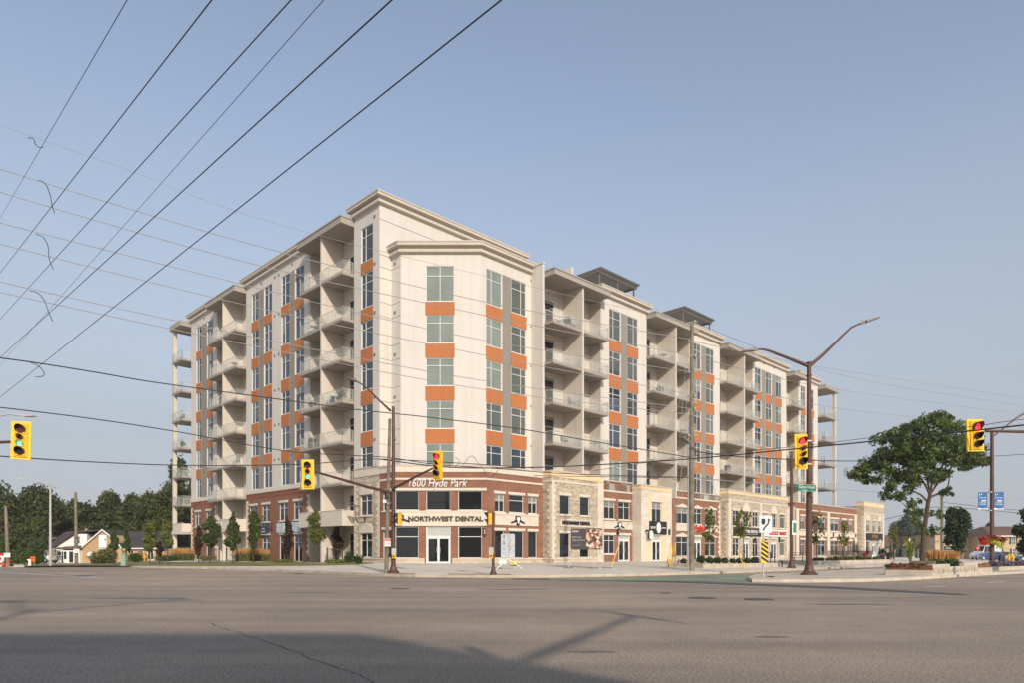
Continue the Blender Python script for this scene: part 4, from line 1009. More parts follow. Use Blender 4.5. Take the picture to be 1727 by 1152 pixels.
# ------------------------------------------------------------------ poles, signals, street signs
def V(v): return Vector(v)
def base_flare(m, r, h=.42):
    m.lathe([(r*2.3,0),(r*2.3,.09),(r*2.1,.11),(r*1.5,.2),(r*1.25,.34),(r*1.05,h)], 18)
M['lens_off_red'] = plain('lens_dark_red', (.10,.015,.01), .25, var=.1)
M['lens_off'] = plain('lens_dark', (.012,.012,.010), .25, var=.1)
M['lens_red'] = plain('lens_red_lit', (.8,.02,.03), .3, emit=((1,.03,.06), 1.3))
M['lens_green'] = plain('lens_green_lit', (.1,.6,.5), .3, emit=((.15,.95,.75), .9))
M['glove_grey'] = plain('cabinet_grey', (.46,.45,.43), .5)
def signal(p, hgt, wid, lenses, rz, lab, tilt=0):
    """traffic signal head: backboard, housing sections, lenses with visors. p = centre of the board"""
    t = empty('traffic_signal', p, R(rz), lab, 'traffic light', 'overhead traffic signals')
    t.rotation_euler = (0, R(tilt), R(rz))
    m = MB(); m.box(-wid/2, wid/2, -.02, .02, -hgt/2, hgt/2); m.build('backboard', M['yellow_bright'], t)
    hw = wid*.34; hh = hgt*.44
    m = MB(); m.box(-hw, hw, .021, .20, -hh, hh); m.box(-hw, hw, -.07, -.021, -hh, hh); m.build('housing', M['yellow'], t)
    tot = sum(s_ for s_, _ in lenses); z = hh*.94; avail = hh*1.88
    for s_, c in lenses:
        h_ = avail*s_/tot; cz = z-h_/2; z -= h_; r_ = min(h_*.40, hw*.72)
        d_ = MB(); sq = min(h_*.47, hw*.9); d_.box(-sq, sq, -.10, -.071, cz-sq, cz+sq); d_.build('section_door', M['yellow'], t)
        l = MB(); ps_ = [(r_*math.cos(a*math.pi/10), cz+r_*math.sin(a*math.pi/10)) for a in range(20)]; l.extr(ps_, -.125, -.101); l.build('lens', M[c], t)
        v = MB(); n = 14
        for k in range(n):
            a0, a1 = R(-35+250*k/n), R(-35+250*(k+1)/n); ro = r_*1.10
            q = [(ro*math.cos(a0), cz+ro*math.sin(a0)), (ro*math.cos(a1), cz+ro*math.sin(a1))]
            L = lambda a: .10+.16*max(0, math.sin(a)+.3)
            v.quad((q[0][0],-.10,q[0][1]), (q[1][0],-.10,q[1][1]), (q[1][0],-.10-L(a1),q[1][1]), (q[0][0],-.10-L(a0),q[0][1]))
            v.quad((q[0][0]*1.05,-.10,cz+(q[0][1]-cz)*1.05), (q[1][0]*1.05,-.10,cz+(q[1][1]-cz)*1.05), (q[1][0]*1.05,-.10-L(a1),cz+(q[1][1]-cz)*1.05), (q[0][0]*1.05,-.10-L(a0),cz+(q[0][1]-cz)*1.05))
        v.build('visor', M['yellow'] if s_ < .9 else M['black'], t)
    return t
def lamp_head(parent, p, dirx, diry, up, ln=.75, mat='dark_steel'):
    a = math.atan2(diry, dirx); m = MB()
    m.box(0, ln*.3, -.07, .07, -.06, .05); m.extr([(ln*.28,-.05),(ln,-.01),(ln*.97,.04),(ln*.85,.06),(ln*.28,.07)], -.16, .16); m.box(ln*.14, ln*.2, -.03, .03, .05, .13)
    o = m.build('lamp_head', M[mat], parent, loc=p); o.rotation_euler = (0, -up, a); return o
def rel(o, p): return Vector(p)-o.location
# brown mast with two signal arms and a street light
b = G(663.5, 967.6); T1 = empty('signal_mast', b, 0, 'brown steel mast with two signal arms beside the leaning wood pole', 'pole', 'brown street poles')
Yb = b.y; h = Z(686, Yb)-b.z
m = MB(); m.tube([(0,0,.3),(0,0,h*.5),(0,0,h)], [.135,.115,.08], 14); base_flare(m, .15); m.build('shaft', M['brown'], T1, smooth=False)
def P(px, y, Y, o): return at(px, y, Y)-o.location
m = MB(); m.tube([P(657,831,Yb-.2,T1), P(620,822,Yb-1.3,T1), P(530,796,Yb-4.4,T1)], [.10,.085,.055], 10); m.build('signal_arm', M['brown'], T1)
m = MB(); m.tube([P(663,825,Yb-.2,T1), P(700,805.5,Yb-1.4,T1), P(730,790.5,Yb-2.6,T1)], [.085,.065,.05], 10); m.build('signal_arm', M['brown'], T1)
lp = [P(659.5,694,Yb,T1), P(640,676,Yb-.3,T1), P(622,658,Yb-.5,T1), P(611,649,Yb-.6,T1), P(602,643.5,Yb-.7,T1)]
m = MB(); m.tube(lp, [.07,.055,.045,.04,.035], 8); m.build('lamp_arm', M['brown'], T1); lamp_head(T1, lp[-1], -1, -.15, R(14), .55, 'brown')
signal(at(519.5,801,Yb-4.5), 50*(Yb-4.5)/F, 20.5*(Yb-4.5)/F, [(1.15,'lens_off_red'),(.8,'lens_off'),(.8,'lens_green'),(1.15,'lens_off')], 8, 'four-lens traffic signal showing green on the long left arm before the brick wall', -1)
signal(at(738.5,785.5,Yb-2.7), 49*(Yb-2.7)/F, 17.5*(Yb-2.7)/F, [(1.15,'lens_red'),(.8,'lens_off'),(.8,'lens_off'),(1.15,'lens_off')], -25, 'four-lens traffic signal showing red before the chamfered corner window', 1)
# pedestrian signal heads turned sideways
def ped(p, lab, sgn=1):
    t = empty('pedestrian_signal', p, 0, lab, 'traffic light', 'pedestrian signals at the corner')
    m = MB(); m.tube([(-sgn*.30,0,.48),(sgn*.2,0,.48)], .025, 6); m.tube([(-sgn*.30,0,-.42),(sgn*.2,0,-.42)], .025, 6); m.build('bracket', M['black'], t)
    for z in (.26, -.14):
        m = MB(); m.box(-.02, .22, -.17, .17, z-.19, z+.19); m.build('housing', M['yellow'], t)
        m = MB(); m.extr([(-.32,z+.19),(-.025,z+.19),(-.025,z-.17),(-.12,z-.1)], -.18, .18); m.build('visor', M['black'], t)
        m = MB(); m.box(-.045,-.026,-.13,.13,z-.15,z+.15); m.build('lens', M['lens_off'], t)
    t.scale = (.8*sgn, .8, .8)
ped(at(672,878,Yb-.25), 'yellow pedestrian signal bolted to the brown mast left of the lettering')
b2 = G(832, 970.3); T2 = empty('pedestrian_pole', b2, 0, 'short brown post with a pedestrian signal before the corner shop', 'pole', 'brown street poles')
h = Z(864.5, b2.y)-b2.z; m = MB(); m.tube([(0,0,.3),(0,0,h)], [.075,.06], 12); base_flare(m, .085, .4); m.build('shaft', M['brown'], T2)
ped(at(824.5,877.5,b2.y), 'yellow pedestrian signal on the short brown post right of the lettering', 1)
def button(p, lab):
    t = empty('push_button', p, 0, lab, 'push button', 'pedestrian push buttons')
    m = MB(); m.box(-.13,.13,-.03,.03,-.02,.34); m.build('sign_plate', M['glove_grey'], t); m = MB(); m.box(-.09,.09,-.09,.03,-.24,-.03); m.build('housing', M['yellow'], t); m = MB(); m.lathe([(.05,0),(.05,.02)],12); o = m.build('button', M['black'], t, loc=(0,-.09,-.13)); o.rotation_euler=(R(90),0,0)
button(at(664.5,935.5,Yb-.2), 'yellow pedestrian button with a pale plate on the brown signal mast'); button(at(828.5,934.5,b2.y-.1), 'yellow pedestrian button with a pale plate on the short brown post')
# near brown double-lamp mast
b3 = G(1364.5, 970.4); b3 = at(1364.5, 970.4, F*(CH-.15)/(970.4-HY)); T3 = empty('street_lamp', b3, 0, 'tall brown twin-arm street lamp on the median', 'street lamp', 'brown street poles')
Y3 = b3.y; h = Z(611, Y3)-b3.z
m = MB(); m.tube([(0,0,.3),(0,0,h*.45),(0,0,h)], [.17,.145,.105], 16); base_flare(m, .19, .55); m.lathe([(.14,h-.06),(.14,h)],14); m.lathe([(.15,h-.75),(.15,h-.68)],14); m.build('shaft', M['brown'], T3)
lp = [P(1362,617,Y3,T3), P(1340,608,Y3,T3), P(1315,598,Y3,T3), P(1298,591.5,Y3,T3), P(1287,589,Y3,T3), P(1278,589.5,Y3,T3)]
m = MB(); m.tube(lp, [.10,.085,.07,.06,.05,.045], 10); m.build('lamp_arm', M['brown'], T3); lamp_head(T3, lp[-1], -1, 0, R(-8), .85)
lp = [P(1364,618,Y3,T3), P(1384,602,Y3,T3), P(1405,582,Y3,T3), P(1424,563,Y3,T3), P(1436,552,Y3,T3), P(1450,545.5,Y3,T3)]
m = MB(); m.tube(lp, [.10,.085,.07,.055,.05,.045], 10); m.build('lamp_arm', M['brown'], T3); lamp_head(T3, lp[-1], 1, 0, R(17), 1.1)
for yy in (745, 784):
    m = MB(); m.box(-.2,.1,-.2,-.1,-.04,.04); m.build('clamp', M['steel'], T3, loc=P(1363,yy,Y3,T3))
signal(at(1351,762.5,Y3-.75), 59*(Y3-.75)/F, 24.5*(Y3-.75)/F, [(1.15,'lens_red'),(.8,'lens_off'),(.8,'lens_off'),(1.15,'lens_off')], 14, 'four-lens traffic signal showing red on the twin-arm street lamp', -1)
t = empty('street_name_sign', at(1360.5,824,Y3-.35), R(14), 'green street name sign reading Gainsborough Road on the twin-arm street lamp', 'sign')
wd = 35*Y3/F; m = MB(); m.box(-wd/2, wd/2, -.02, .02, -.19, .19); M['sign_green'] = plain('sign_green', (.012,.19,.12), .45, var=.06); m.build('plate', M['sign_green'], t)
m = MB(); m.box(-wd/2+.02, wd/2-.02, -.024, -.021, .165, .177); m.box(-wd/2+.02, wd/2-.02, -.024, -.021, -.177, -.165); m.build('border', M['white'], t)
text('Gainsborough', wd*.88, .19, 'white', t, (0,-.021,.04), ext=.004); text('ROAD', wd*.26, .055, 'white', t, (-.12*wd,-.021,-.12), ext=.004)
# farther brown pole
b4 = G(1335, 958.8); T4 = empty('signal_pole', b4, 0, 'plain brown pole on the pavement left of the twin-arm street lamp', 'pole', 'brown street poles')
h = Z(768, b4.y)-b4.z; m = MB(); m.tube([(0,0,.3),(0,0,h)], [.13,.095], 12); base_flare(m, .15, .5); m.build('shaft', M['brown'], T4)
m = MB(); m.box(-.16,.16,-.18,-.15,-.55,.55); m.build('parking_sign', M['white'], T4, loc=P(1338,891,b4.y,T4)); m = MB(); m.box(-.10,.14,-.186,-.181,-.38,.38); m.build('green_panel', M['sign_green'], T4, loc=P(1338.4,891,b4.y,T4))
# right brown pole with banners, basket
b5 = at(1673, 962, F*(CH-.15)/(962-HY)); T5 = empty('banner_pole', b5, 0, 'brown pole with blue banners and a flower basket on the median', 'pole', 'brown street poles')
Y5 = b5.y; h = Z(730, Y5)-b5.z
m = MB(); m.tube([(0,0,.2),(0,0,h)], [.15,.105], 14); base_flare(m, .15, .35); m.build('shaft', M['brown'], T5)
for yy, x0, x1 in ((831,1649,1690),(862,1649,1690)):
    m = MB(); m.tube([P(x0,yy,Y5,T5), P(x1,yy-1,Y5,T5)], .02, 6); m.lathe([(.15,-.04),(.15,.04)], 12, P(1669.5,yy,Y5,T5)); m.build('banner_rod', M['steel'], T5)
M['banner_blue'] = plain('banner_blue', (.03,.13,.33), .6, var=.08)
def banner(x0, x1, lab):
    c = (x0+x1)/2; t = empty('street_banner', at(c, 845.5, Y5-.02), R(4), lab, 'banner', 'blue banners on the brown pole'); wd = (x1-x0)*Y5/F; hh = 30*Y5/F
    m = MB(); n = 8
    pts = [(-wd/2,-hh/2+.0),(wd/2,-hh/2+.06),(wd/2,hh/2),(-wd/2,hh/2-.03)]; m.extr(pts, -.012, .012); m.build('cloth', M['banner_blue'], t)
    m = MB(); m.extr([(-wd/2,-hh/2),(wd/2,-hh/2+.06),(wd/2,-hh/2+.12),(0,-hh/2+.07),(-wd/2,-hh/2+.13)], -.016, -.0125); m.build('hem', M['white'], t)
    for tx, z, w_, h_ in (('HYDE PARK', .2, .8, .07), ('LONDON', -.26, .7, .07), ('UPTOWN', -.15, .7, .07)): text(tx, wd*w_, h_, 'white', t, (0,-.0125,z), ext=.003, bold=.03)
    m = MB()
    for k in range(4): x = -.1+.09*k; m.extr([(x,-.07),(x+.05,-.04),(x+.07,.03),(x+.03,.08),(x-.01,.02)], -.016, -.0125)
    m.extr([(-.27,.36),(-.22,.36),(-.21,.50),(-.26,.5)], -.016, -.0125); m.extr([(-.12,.46),(-.05,.42),(-.03,.46),(-.1,.5)], -.016, -.0125); m.build('emblem', M['white'], t)
banner(1649.3, 1665.3, 'blue street banner left of the brown pole'); banner(1675.6, 1693.2, 'blue street banner right of the brown pole')
# right mast arm from beyond the frame
Ym = 31.0
bs = Vector((X(1905, Ym), Ym, .15)); T6 = empty('signal_mast', bs, 0, 'brown mast arm reaching in from the right edge with one signal', 'pole', 'brown street poles')
m = MB(); m.tube([(0,0,0),(0,0,9.2)], [.17,.12], 14); m.build('shaft', M['brown'], T6)
m = MB(); m.tube([P(1905,733,Ym,T6), P(1800,730,Ym,T6), P(1662,727.5,Ym,T6)], [.11,.085,.06], 10); m.build('signal_arm', M['brown'], T6)
m = MB(); m.tube([P(1673,738,Ym-.1,T6), P(1690,725,Ym-.1,T6), P(1712,707,Ym-.1,T6), P(1727,698,Ym-.1,T6), P(1760,684,Ym-.1,T6), P(1905,640,Ym,T6)], .035, 8); m.build('brace', M['brown'], T6)
signal(at(1644.5,735,Ym-.1), 54*Ym/F, 33*Ym/F, [(1.3,'lens_red'),(1,'lens_off'),(1,'lens_off')], 12, 'three-lens traffic signal showing red before the spreading tree', -2.5)
# left mast arm from beyond the frame
Yl = 30.0
T7 = empty('signal_mast', (X(-190, Yl), Yl, .0), 0, 'brown mast arm reaching in from the left edge', 'pole', 'brown street poles')
m = MB(); m.tube([(0,0,0),(0,0,7.5)], [.17,.13], 12); m.build('shaft', M['brown'], T7)
m = MB(); m.tube([P(-190,770,Yl,T7), P(-100,756,Yl,T7), P(0,746.5,Yl,T7), P(23,745.5,Yl,T7)], [.10,.085,.065,.06], 10); m.build('signal_arm', M['brown'], T7)
signal(at(35.7,743.5,Yl-.1), 64*Yl/F, 29.5*Yl/F, [(1.2,'lens_off_red'),(.8,'lens_off'),(.8,'lens_green'),(1.15,'lens_off')], 16, 'four-lens traffic signal showing green at the left edge against the sky', 1.5)
# pale street lamps on the left
def pale_lamp(basep, top, arm, lab, hl=.8):
    t = empty('street_lamp', basep, 0, lab, 'street lamp'); 
    m = MB(); m.tube([(0,0,0),(0,0,(top-basep).z)], [.12,.08], 12); m.build('shaft', M['glove_grey'], t)
    m = MB(); q = [v-basep for v in arm]; m.tube(q, .045, 8); m.build('lamp_arm', M['glove_grey'], t); lamp_head(t, q[-1], q[-1].x-q[-2].x, 0, R(4) if q[-1].x < 0 else R(-4), hl, 'glove_grey')
bp = G(85, 955); pale_lamp(bp, at(83.5,817,bp.y), [at(83.5,819,bp.y), at(72,814,bp.y), at(56,810.5,bp.y), at(46,809,bp.y)], 'pale steel street lamp in front of the white house on the left', .8)
Yq = 30; bq = Vector((X(-120,Yq+5), Yq+5, 0)); pale_lamp(bq, at(-120,735,Yq+5), [at(-120,735,Yq+5), at(-30,708,Yq+5), at(15,699,Yq+5), at(39,701.5,Yq+5)], 'pale street lamp head poking in at the left edge above the signal', .6)
# wooden poles
def wood_pole(b, top, r0, r1, lab, parts=None):
    t = empty('utility_pole', b, 0, lab, 'utility pole', 'wooden utility poles'); q = top-b; m = MB()
    m.tube([q*s_ for s_ in (0,.25,.5,.75,1)], [r0+(r1-r0)*s_ for s_ in (0,.25,.5,.75,1)], 12); m.build('shaft', M['wood'], t); return t
bw = G(651.5, 967.3); wood_pole(bw, at(657.5,707,bw.y), .125, .085, 'short weathered wood pole leaning against the brown signal mast')
tpole = empty('warning_sign', at(655,915.5,bw.y-.2), 0, 'small white and red danger notice on the leaning wood pole', 'sign'); m = MB(); m.box(-.21,.21,-.02,.02,-.24,.24); m.build('plate', M['white'], tpole); m = MB(); m.box(-.2,.2,-.024,-.021,.08,.22); m.build('red_panel', M['red'], tpole)
text('DANGER', .34, .09, 'white', tpole, (0,-.024,.15), ext=.003); text('NO ENTRY', .32, .07, 'red', tpole, (0,-.021,-.06), ext=.003)
cam_ = empty('traffic_camera', at(651,846,bw.y-.2), 0, 'small white traffic camera bracketed between the wood pole and the brown mast', 'camera'); m = MB(); m.box(-.16,.02,-.1,.02,-.1,.08); m.build('housing', M['white'], cam_); m = MB(); m.tube([(0,0,-.05),(.15,0,-.2),(.3,.05,-.05)], .03, 6); m.build('bracket', M['steel'], cam_)
br_ = G(1166.2, 963.2); T8 = wood_pole(br_, at(1167,542,br_.y), .21, .115, 'tall wooden utility pole with a metal conduit before the red script sign')
cd = MB(); cd.tube([P(1160.6,963,br_.y-.05,T8), P(1160.6,780,br_.y-.05,T8), P(1162,700,br_.y-.05,T8)], [.055,.05,.03], 8); cd.build('conduit', M['steel'], T8)
for y_ in (542, 575, 600, 627, 668, 690, 735):
    ins = MB(); ins.lathe([(.05,0),(.07,.05),(.05,.08),(.07,.12),(.04,.17)], 8); ins.build('insulator', M['glove_grey'], T8, loc=P(1162 if y_ % 2 else 1172, y_+2, br_.y-.2, T8))
    c = MB(); c.tube([P(1158,y_+2,br_.y-.1,T8), P(1176,y_+1,br_.y-.1,T8)], .025, 6); c.build('bracket', M['steel'], T8)
sw = MB(); sw.tube([P(1149,725,br_.y,T8), P(1150,742,br_.y,T8), P(1163,750,br_.y,T8)], .035, 6); sw.tube([P(1148,725,br_.y,T8), P(1157,727,br_.y,T8)], .03, 6); sw.tube([P(1152,738,br_.y-.1,T8), P(1164,748,br_.y-.1,T8)], .09, 8); sw.build('cutout_switch', M['dark_steel'], T8)
bl = G(129, 955); wood_pole(bl, at(127.5,831,bl.y), .16, .11, 'wooden utility pole without wires in front of the tan brick house')
bl2 = G(13.5, 956.6); wood_pole(bl2, at(9.5,854,bl2.y), .16, .11, 'wooden utility pole beside the orange construction barrels')
b6 = GY(1589, 118); wood_pole(b6, at(1588.5,838,118), .28, .2, 'wooden utility pole between the spreading tree and the small bushy tree')
for p_, lab in (((129,930,bl.y-.25),'small white and red notice on the pole before the tan brick house'), ((12,937,bl2.y-.25),'small white and red notice on the pole by the construction barrels')):
    t = empty('warning_sign', at(*p_), 0, lab, 'sign'); m = MB(); m.box(-.27,.27,-.02,.02,-.19,.19); m.build('plate', M['white'], t); text('NOTICE', .4, .09, 'red', t, (0,-.021,.03), ext=.003)
# keep-right sign
bk = at(1287.5, 976, F*(CH-.15)/(976-HY)); T9 = empty('keep_right_sign', bk, 0, 'white keep right sign above a black and yellow striped board on the median nose', 'sign'); Yk = bk.y
m = MB(); m.box(-.03,.03,-.02,.02,0,Z(882,Yk)-.15); m.build('post', M['steel'], T9)
c = P(1291.5,885,Yk-.06,T9); wd, hh = 21*Yk/F, 28.2*Yk/F
m = MB(); m.box(-wd/2, wd/2, -.012, .012, -hh/2, hh/2); M['sheet'] = plain('retroreflective_sheet', (.74,.75,.77), .5, var=.04); pl = m.build('plate', M['sheet'], T9, loc=c, rz=R(-4)); pl['label'] = 'white plate with a black shield and a curving arrow'
m = MB(); m.extr([(-wd*.33,hh*.33),(-wd*.05,hh*.33),(-wd*.03,hh*.1),(-wd*.10,-.0*hh),(-wd*.19,-hh*.05),(-wd*.29,0),(-wd*.35,hh*.1)], -.016, -.0125); m.build('shield', M['black'], pl)
ar = MB(); c_ = [(-.18,-.38),(-.14,-.26),(-.04,-.15),(.10,-.05),(.19,.05),(.23,.16),(.24,.24)]; L_, R_ = [], []
for i, (x, y) in enumerate(c_):
    a = c_[max(0,i-1)]; b_2 = c_[min(len(c_)-1,i+1)]; tx, ty = (b_2[0]-a[0])*wd, (b_2[1]-a[1])*hh; l_ = math.hypot(tx,ty); L_.append((x*wd-ty/l_*.035, y*hh+tx/l_*.035)); R_.append((x*wd+ty/l_*.035, y*hh-tx/l_*.035))
for i in range(len(c_)-1): ar.extr([R_[i], R_[i+1], L_[i+1], L_[i]], -.016, -.0125)
ar.extr([(.10*wd,.22*hh),(.38*wd,.22*hh),(.24*wd,.36*hh)], -.017, -.0125); ar.build('arrow', M['black'], pl)
bd = MB(); w2, h2 = 11.5*Yk/F, 38*Yk/F; bd.box(-w2/2, w2/2, -.012, .012, -h2/2, h2/2); hz = bd.build('hazard_board', M['yellow_bright'], T9, loc=P(1289.5,931.5,Yk-.06,T9)); hz['label'] = 'yellow board with black diagonal stripes'
n_ = 5
for k in range(n_):
    z_ = -h2/2+h2*(k+.35)/n_+.05; pts = [(-w2/2, z_+.10), (w2/2, z_-.22+.10), (w2/2, z_-.22+.22), (-w2/2, z_+.22)]
    pts = [(x, max(-h2/2, min(h2/2, z))) for x, z in pts]; s_ = MB(); s_.extr(pts, -.016, -.0125); s_.build('stripe', M['black'], hz)

# ------------------------------------------------------------------ billboards on stands
def prop_sign(px0, px1, y0, y1, base_y, lab, mat, name):
    c = (px0+px1)/2; b = G(c, base_y); Yd = b.y; t = empty(name, b, 0, lab, 'sign'); wd = (px1-px0)*Yd/F; hh = (y1-y0)*Yd/F; zc = Z((y0+y1)/2, Yd)-b.z
    m = MB(); n = 5; pts = []
    r = .12*min(1, wd)
    for cx_, cz, a0 in ((wd/2-r,hh/2-r,0),(-wd/2+r,hh/2-r,90),(-wd/2+r,-hh/2+r,180),(wd/2-r,-hh/2+r,270)):
        for k in range(n): a = R(a0+90*k/(n-1)); pts.append((cx_+r*math.cos(a), cz+r*math.sin(a)))
    m.extr(pts, -.03, .03); bo = m.build('board', mat, t, loc=(0,0,zc)); return t, bo, wd, hh, zc
M['board_dark'] = plain('board_charcoal', (.045,.036,.038), .45); M['board_silver'] = plain('board_silver', (.50,.53,.58), .35, .2)
def photo_mat():
    m, t, b = newmat('restaurant_print'); p = pos(t); v = t.nodes.new('ShaderNodeTexVoronoi'); v.inputs['Scale'].default_value = 5.5; v.distance = 'CHEBYCHEV'; v.inputs['Randomness'].default_value = .9
    mp = t.nodes.new('ShaderNodeMapping'); mp.inputs['Rotation'].default_value = (0, R(35), 0); t.links.new(p, mp.inputs[0]); t.links.new(mp.outputs[0], v.inputs['Vector'])
    s = t.nodes.new('ShaderNodeSeparateColor'); t.links.new(v.outputs['Color'], s.inputs[0])
    c = ramp(t, s.outputs[0], [(.0,(.03,.015,.012)),(.35,(.14,.05,.03)),(.6,(.35,.15,.08)),(.8,(.55,.38,.28)),(1,(.7,.62,.55))]); t.links.new(c, b.inputs['Base Color']); b.inputs['Roughness'].default_value = .4; return m
M['print'] = photo_mat()
t, bo, wd, hh, zc = prop_sign(962.5, 1016, 892, 927.5, 959, 'wide black billboard with a restaurant photo on two trestle legs', M['board_dark'], 'billboard')
m = MB(); m.box(-.02*wd, wd*.485, -.036, -.031, -hh*.46, hh*.46); m.build('photo_print', M['print'], bo)
text('SASHA', wd*.2, .14, 'white', bo, (-.36*wd,-.031,.36*hh), ext=.003); text('ESTIATOR', wd*.3, .1, 'steel', bo, (-.31*wd,-.031,.08*hh), ext=.003); text('GREEK RESTAURANT', wd*.40, .1, 'steel', bo, (-.25*wd,-.031,-.06*hh), ext=.003); text('NOW HIRING STAFF', wd*.3, .05, 'steel', bo, (-.31*wd,-.031,-.3*hh), ext=.003)
for sx in (-wd*.36, wd*.42):
    m = MB(); m.tube([(sx,0,zc-hh/2-.15),(sx-.5,-.4,.05)], .025, 6); m.tube([(sx,0,zc-hh/2-.15),(sx+.55,.4,.05)], .025, 6); m.tube([(sx,0.04,zc-hh/2-.3),(sx,.04,zc)], .03, 6); m.build('trestle', M['glove_grey'], t)
    for dx, dy in ((-.5,-.4),(.55,.4)): m = MB(); m.box(sx+dx-.33, sx+dx+.33, dy-.08, dy+.08, 0, .07); m.build('foot_weight', M['wood'], t)
t, bo, wd, hh, zc = prop_sign(845, 868.5, 901, 941.5, 961, 'upright silver event board on a spread tripod before the corner shop', M['board_silver'], 'portable_sign')
for k, (x, z, w_, h_) in enumerate([(-.28,.38,.12,.1),(-.28,.2,.1,.02),(-.28,.1,.09,.12),(-.28,-.04,.1,.02),(-.28,-.14,.09,.06),(-.28,-.3,.04,.04)]): m = MB(); m.extr([(x*wd-w_*wd/2,z*hh-h_*hh/2),(x*wd+w_*wd/2,z*hh-h_*hh/2),(x*wd+w_*wd/2,z*hh+h_*hh/2),(x*wd-w_*wd/2,z*hh+h_*hh/2)], -.036, -.031); m.build('printed_mark', M['dark_steel'], bo)
sk = MB()
for k in range(7): x = (.02+.06*(k%3))*wd; z = (-.42+.11*k)*hh; sk.tube([(x,-.034,z),(x+.06*wd,-.034,z+.12*hh),(x-.03*wd,-.034,z+.2*hh)], .012, 4)
sk.build('sketch', M['dark_steel'], bo)
for ex in ((-.75,-.5),(.95,-.5),(-.3,.6),(.5,.6)): m = MB(); m.tube([(0,0,zc-hh/2-.05),(ex[0],ex[1],.02)], .028, 6); m.build('leg', M['white'], t)
m = MB(); m.prism([(-.3,-.1),(.15,-.1),(.15,.1),(-.3,.1)], .35, .62); m.build('weight_box', M['white'], t, loc=(-.25,0,0)); m = MB(); m.box(.2,.55,-.12,.0,.28,.52); m.build('notice', M['flower_yellow'], t); m = MB(); m.box(.17,.58,-.11,.01,.22,.275); m.build('tray', M['black'], t)
# yellow guy guards
def guard(p0, p1, lab): 
    b = G(*p0); t = empty('guy_guard', b, 0, lab, 'cable guard', 'yellow guy wire guards'); m = MB(); m.tube([(0,0,0), at(p1[0],p1[1],b.y+.3)-b], .033, 8); m.build('sleeve', M['yellow'], t)
guard((1030,958.5),(1045.5,915.5), 'yellow guy wire guard leaning right beside the black billboard'); guard((1256.5,960),(1243.5,928.5), 'yellow guy wire guard leaning left in front of the bread shop')
guard((1128.5,958),(1137,916), 'thickest yellow guard of the group left of the tall utility pole'); guard((1131,957.5),(1139.5,918), 'second thick yellow guard touching the thickest one by the bike racks'); guard((1138.5,959.5),(1139.2,915.5), 'upright yellow guard nearest the tall utility pole'); guard((1126,958),(1132,915), 'slim leaning yellow guard over the left bike rack')
# bike racks
for px, lab in ((1127.5,'round black bike rack behind the yellow guards'),(1145,'round black bike rack right of the yellow guards')):
    b = G(px, 956.5); t = empty('bike_rack', b, 0, lab, 'bike rack', 'round bike racks'); k = b.y/F
    m = MB(); m.tube([(3.2*k*math.cos(a*math.pi/9)*.9, 0, (7+5.0*math.sin(a*math.pi/9))*k) for a in range(19)], .02, 6); m.build('ring', M['black'], t); m = MB(); m.tube([(0,0,0),(0,0,12.5*k)], .022, 6); m.tube([(-.06,0,.3),(-.06,0,.7)], .012, 4); m.build('post', M['black'], t)

# ------------------------------------------------------------------ overhead wires
def cr(pts, n=10):
    out_ = []; q = [pts[0]]+list(pts)+[pts[-1]]
    for i in range(1, len(q)-2):
        for j in range(n):
            u = j/n; p = [q[i-1], q[i], q[i+1], q[i+2]]
            out_.append(tuple(.5*((2*p[1][k])+(-p[0][k]+p[2][k])*u+(2*p[0][k]-5*p[1][k]+4*p[2][k]-p[3][k])*u*u+(-p[0][k]+3*p[1][k]-3*p[2][k]+p[3][k])*u**3) for k in range(3)))
    out_.append(tuple(pts[-1])); return out_
M['wire_dark'] = plain('cable_black', (.035,.035,.038), .6); M['wire_light'] = plain('wire_aluminium', (.36,.34,.32), .5, .2)
def wire(pts, r, mat, lab, grp, n=10):
    w3 = [tuple(at(*p)) for p in pts]; m = MB(); m.tube(cr(w3, n) if len(w3) > 2 else w3, r, 5); o = m.build('overhead_wire', M[mat]); tag(o, lab, 'wire', grp); return o
GA = 'wires running towards the upper right over the camera'
for (x0,y0,x1,y1,r,mt,lab) in [(-30,419,240,-45,.010,'wire_dark','thin steep wire crossing the top left corner, leftmost of the fan'),
    (-40,512,395,-50,.016,'wire_dark','second wire from the left of the fan, ending at the top edge'),
    (-40,582,540,-55,.016,'wire_dark','third wire of the fan, just left of the thin pair'),
    (-10,627,600,-62,.009,'wire_dark','thin wire of the fan between two thick cables'),
    (-40,640,722,-57,.020,'wire_dark','thick cable of the fan, next to the rightmost one'),
    (-40,702,920,-60,.020,'wire_dark','thick cable of the fan farthest to the right')]:
    wire([(x0,y0,58),(x1,y1,12)], r*.78, mt, lab, GA)
GB2 = 'pale wires crossing the facade to the tall utility pole'
pw = [[(-60,266,34),(400,405,38),(800,505,42),(1166,573,br_.y-.3)],[(-60,306,34),(400,438,38),(800,528,42),(1166,600,br_.y-.3)],[(-60,360,34),(400,477,38),(800,571,42),(1166,628,br_.y-.3)],
      [(-60,396,34),(400,511,38),(800,596,42),(1166,666,br_.y-.3)],[(-60,462,34),(400,563,38),(800,640,42),(1166,690,br_.y-.3)],[(-60,480,34),(400,578,38),(800,655,42),(1166,700,br_.y-.3)],[(-60,190,34),(200,280,36),(520,392,38),(1166,545,br_.y-.3)]]
nm = ['second highest','third highest','fourth highest','fifth highest','sixth highest','lowest','faintest and highest']
for p_, q_ in zip(pw, nm): wire(p_, (.021 if q_[0:4] != 'fain' else .010), 'wire_light', q_+' pale wire from the left edge to the tall utility pole', GB2)
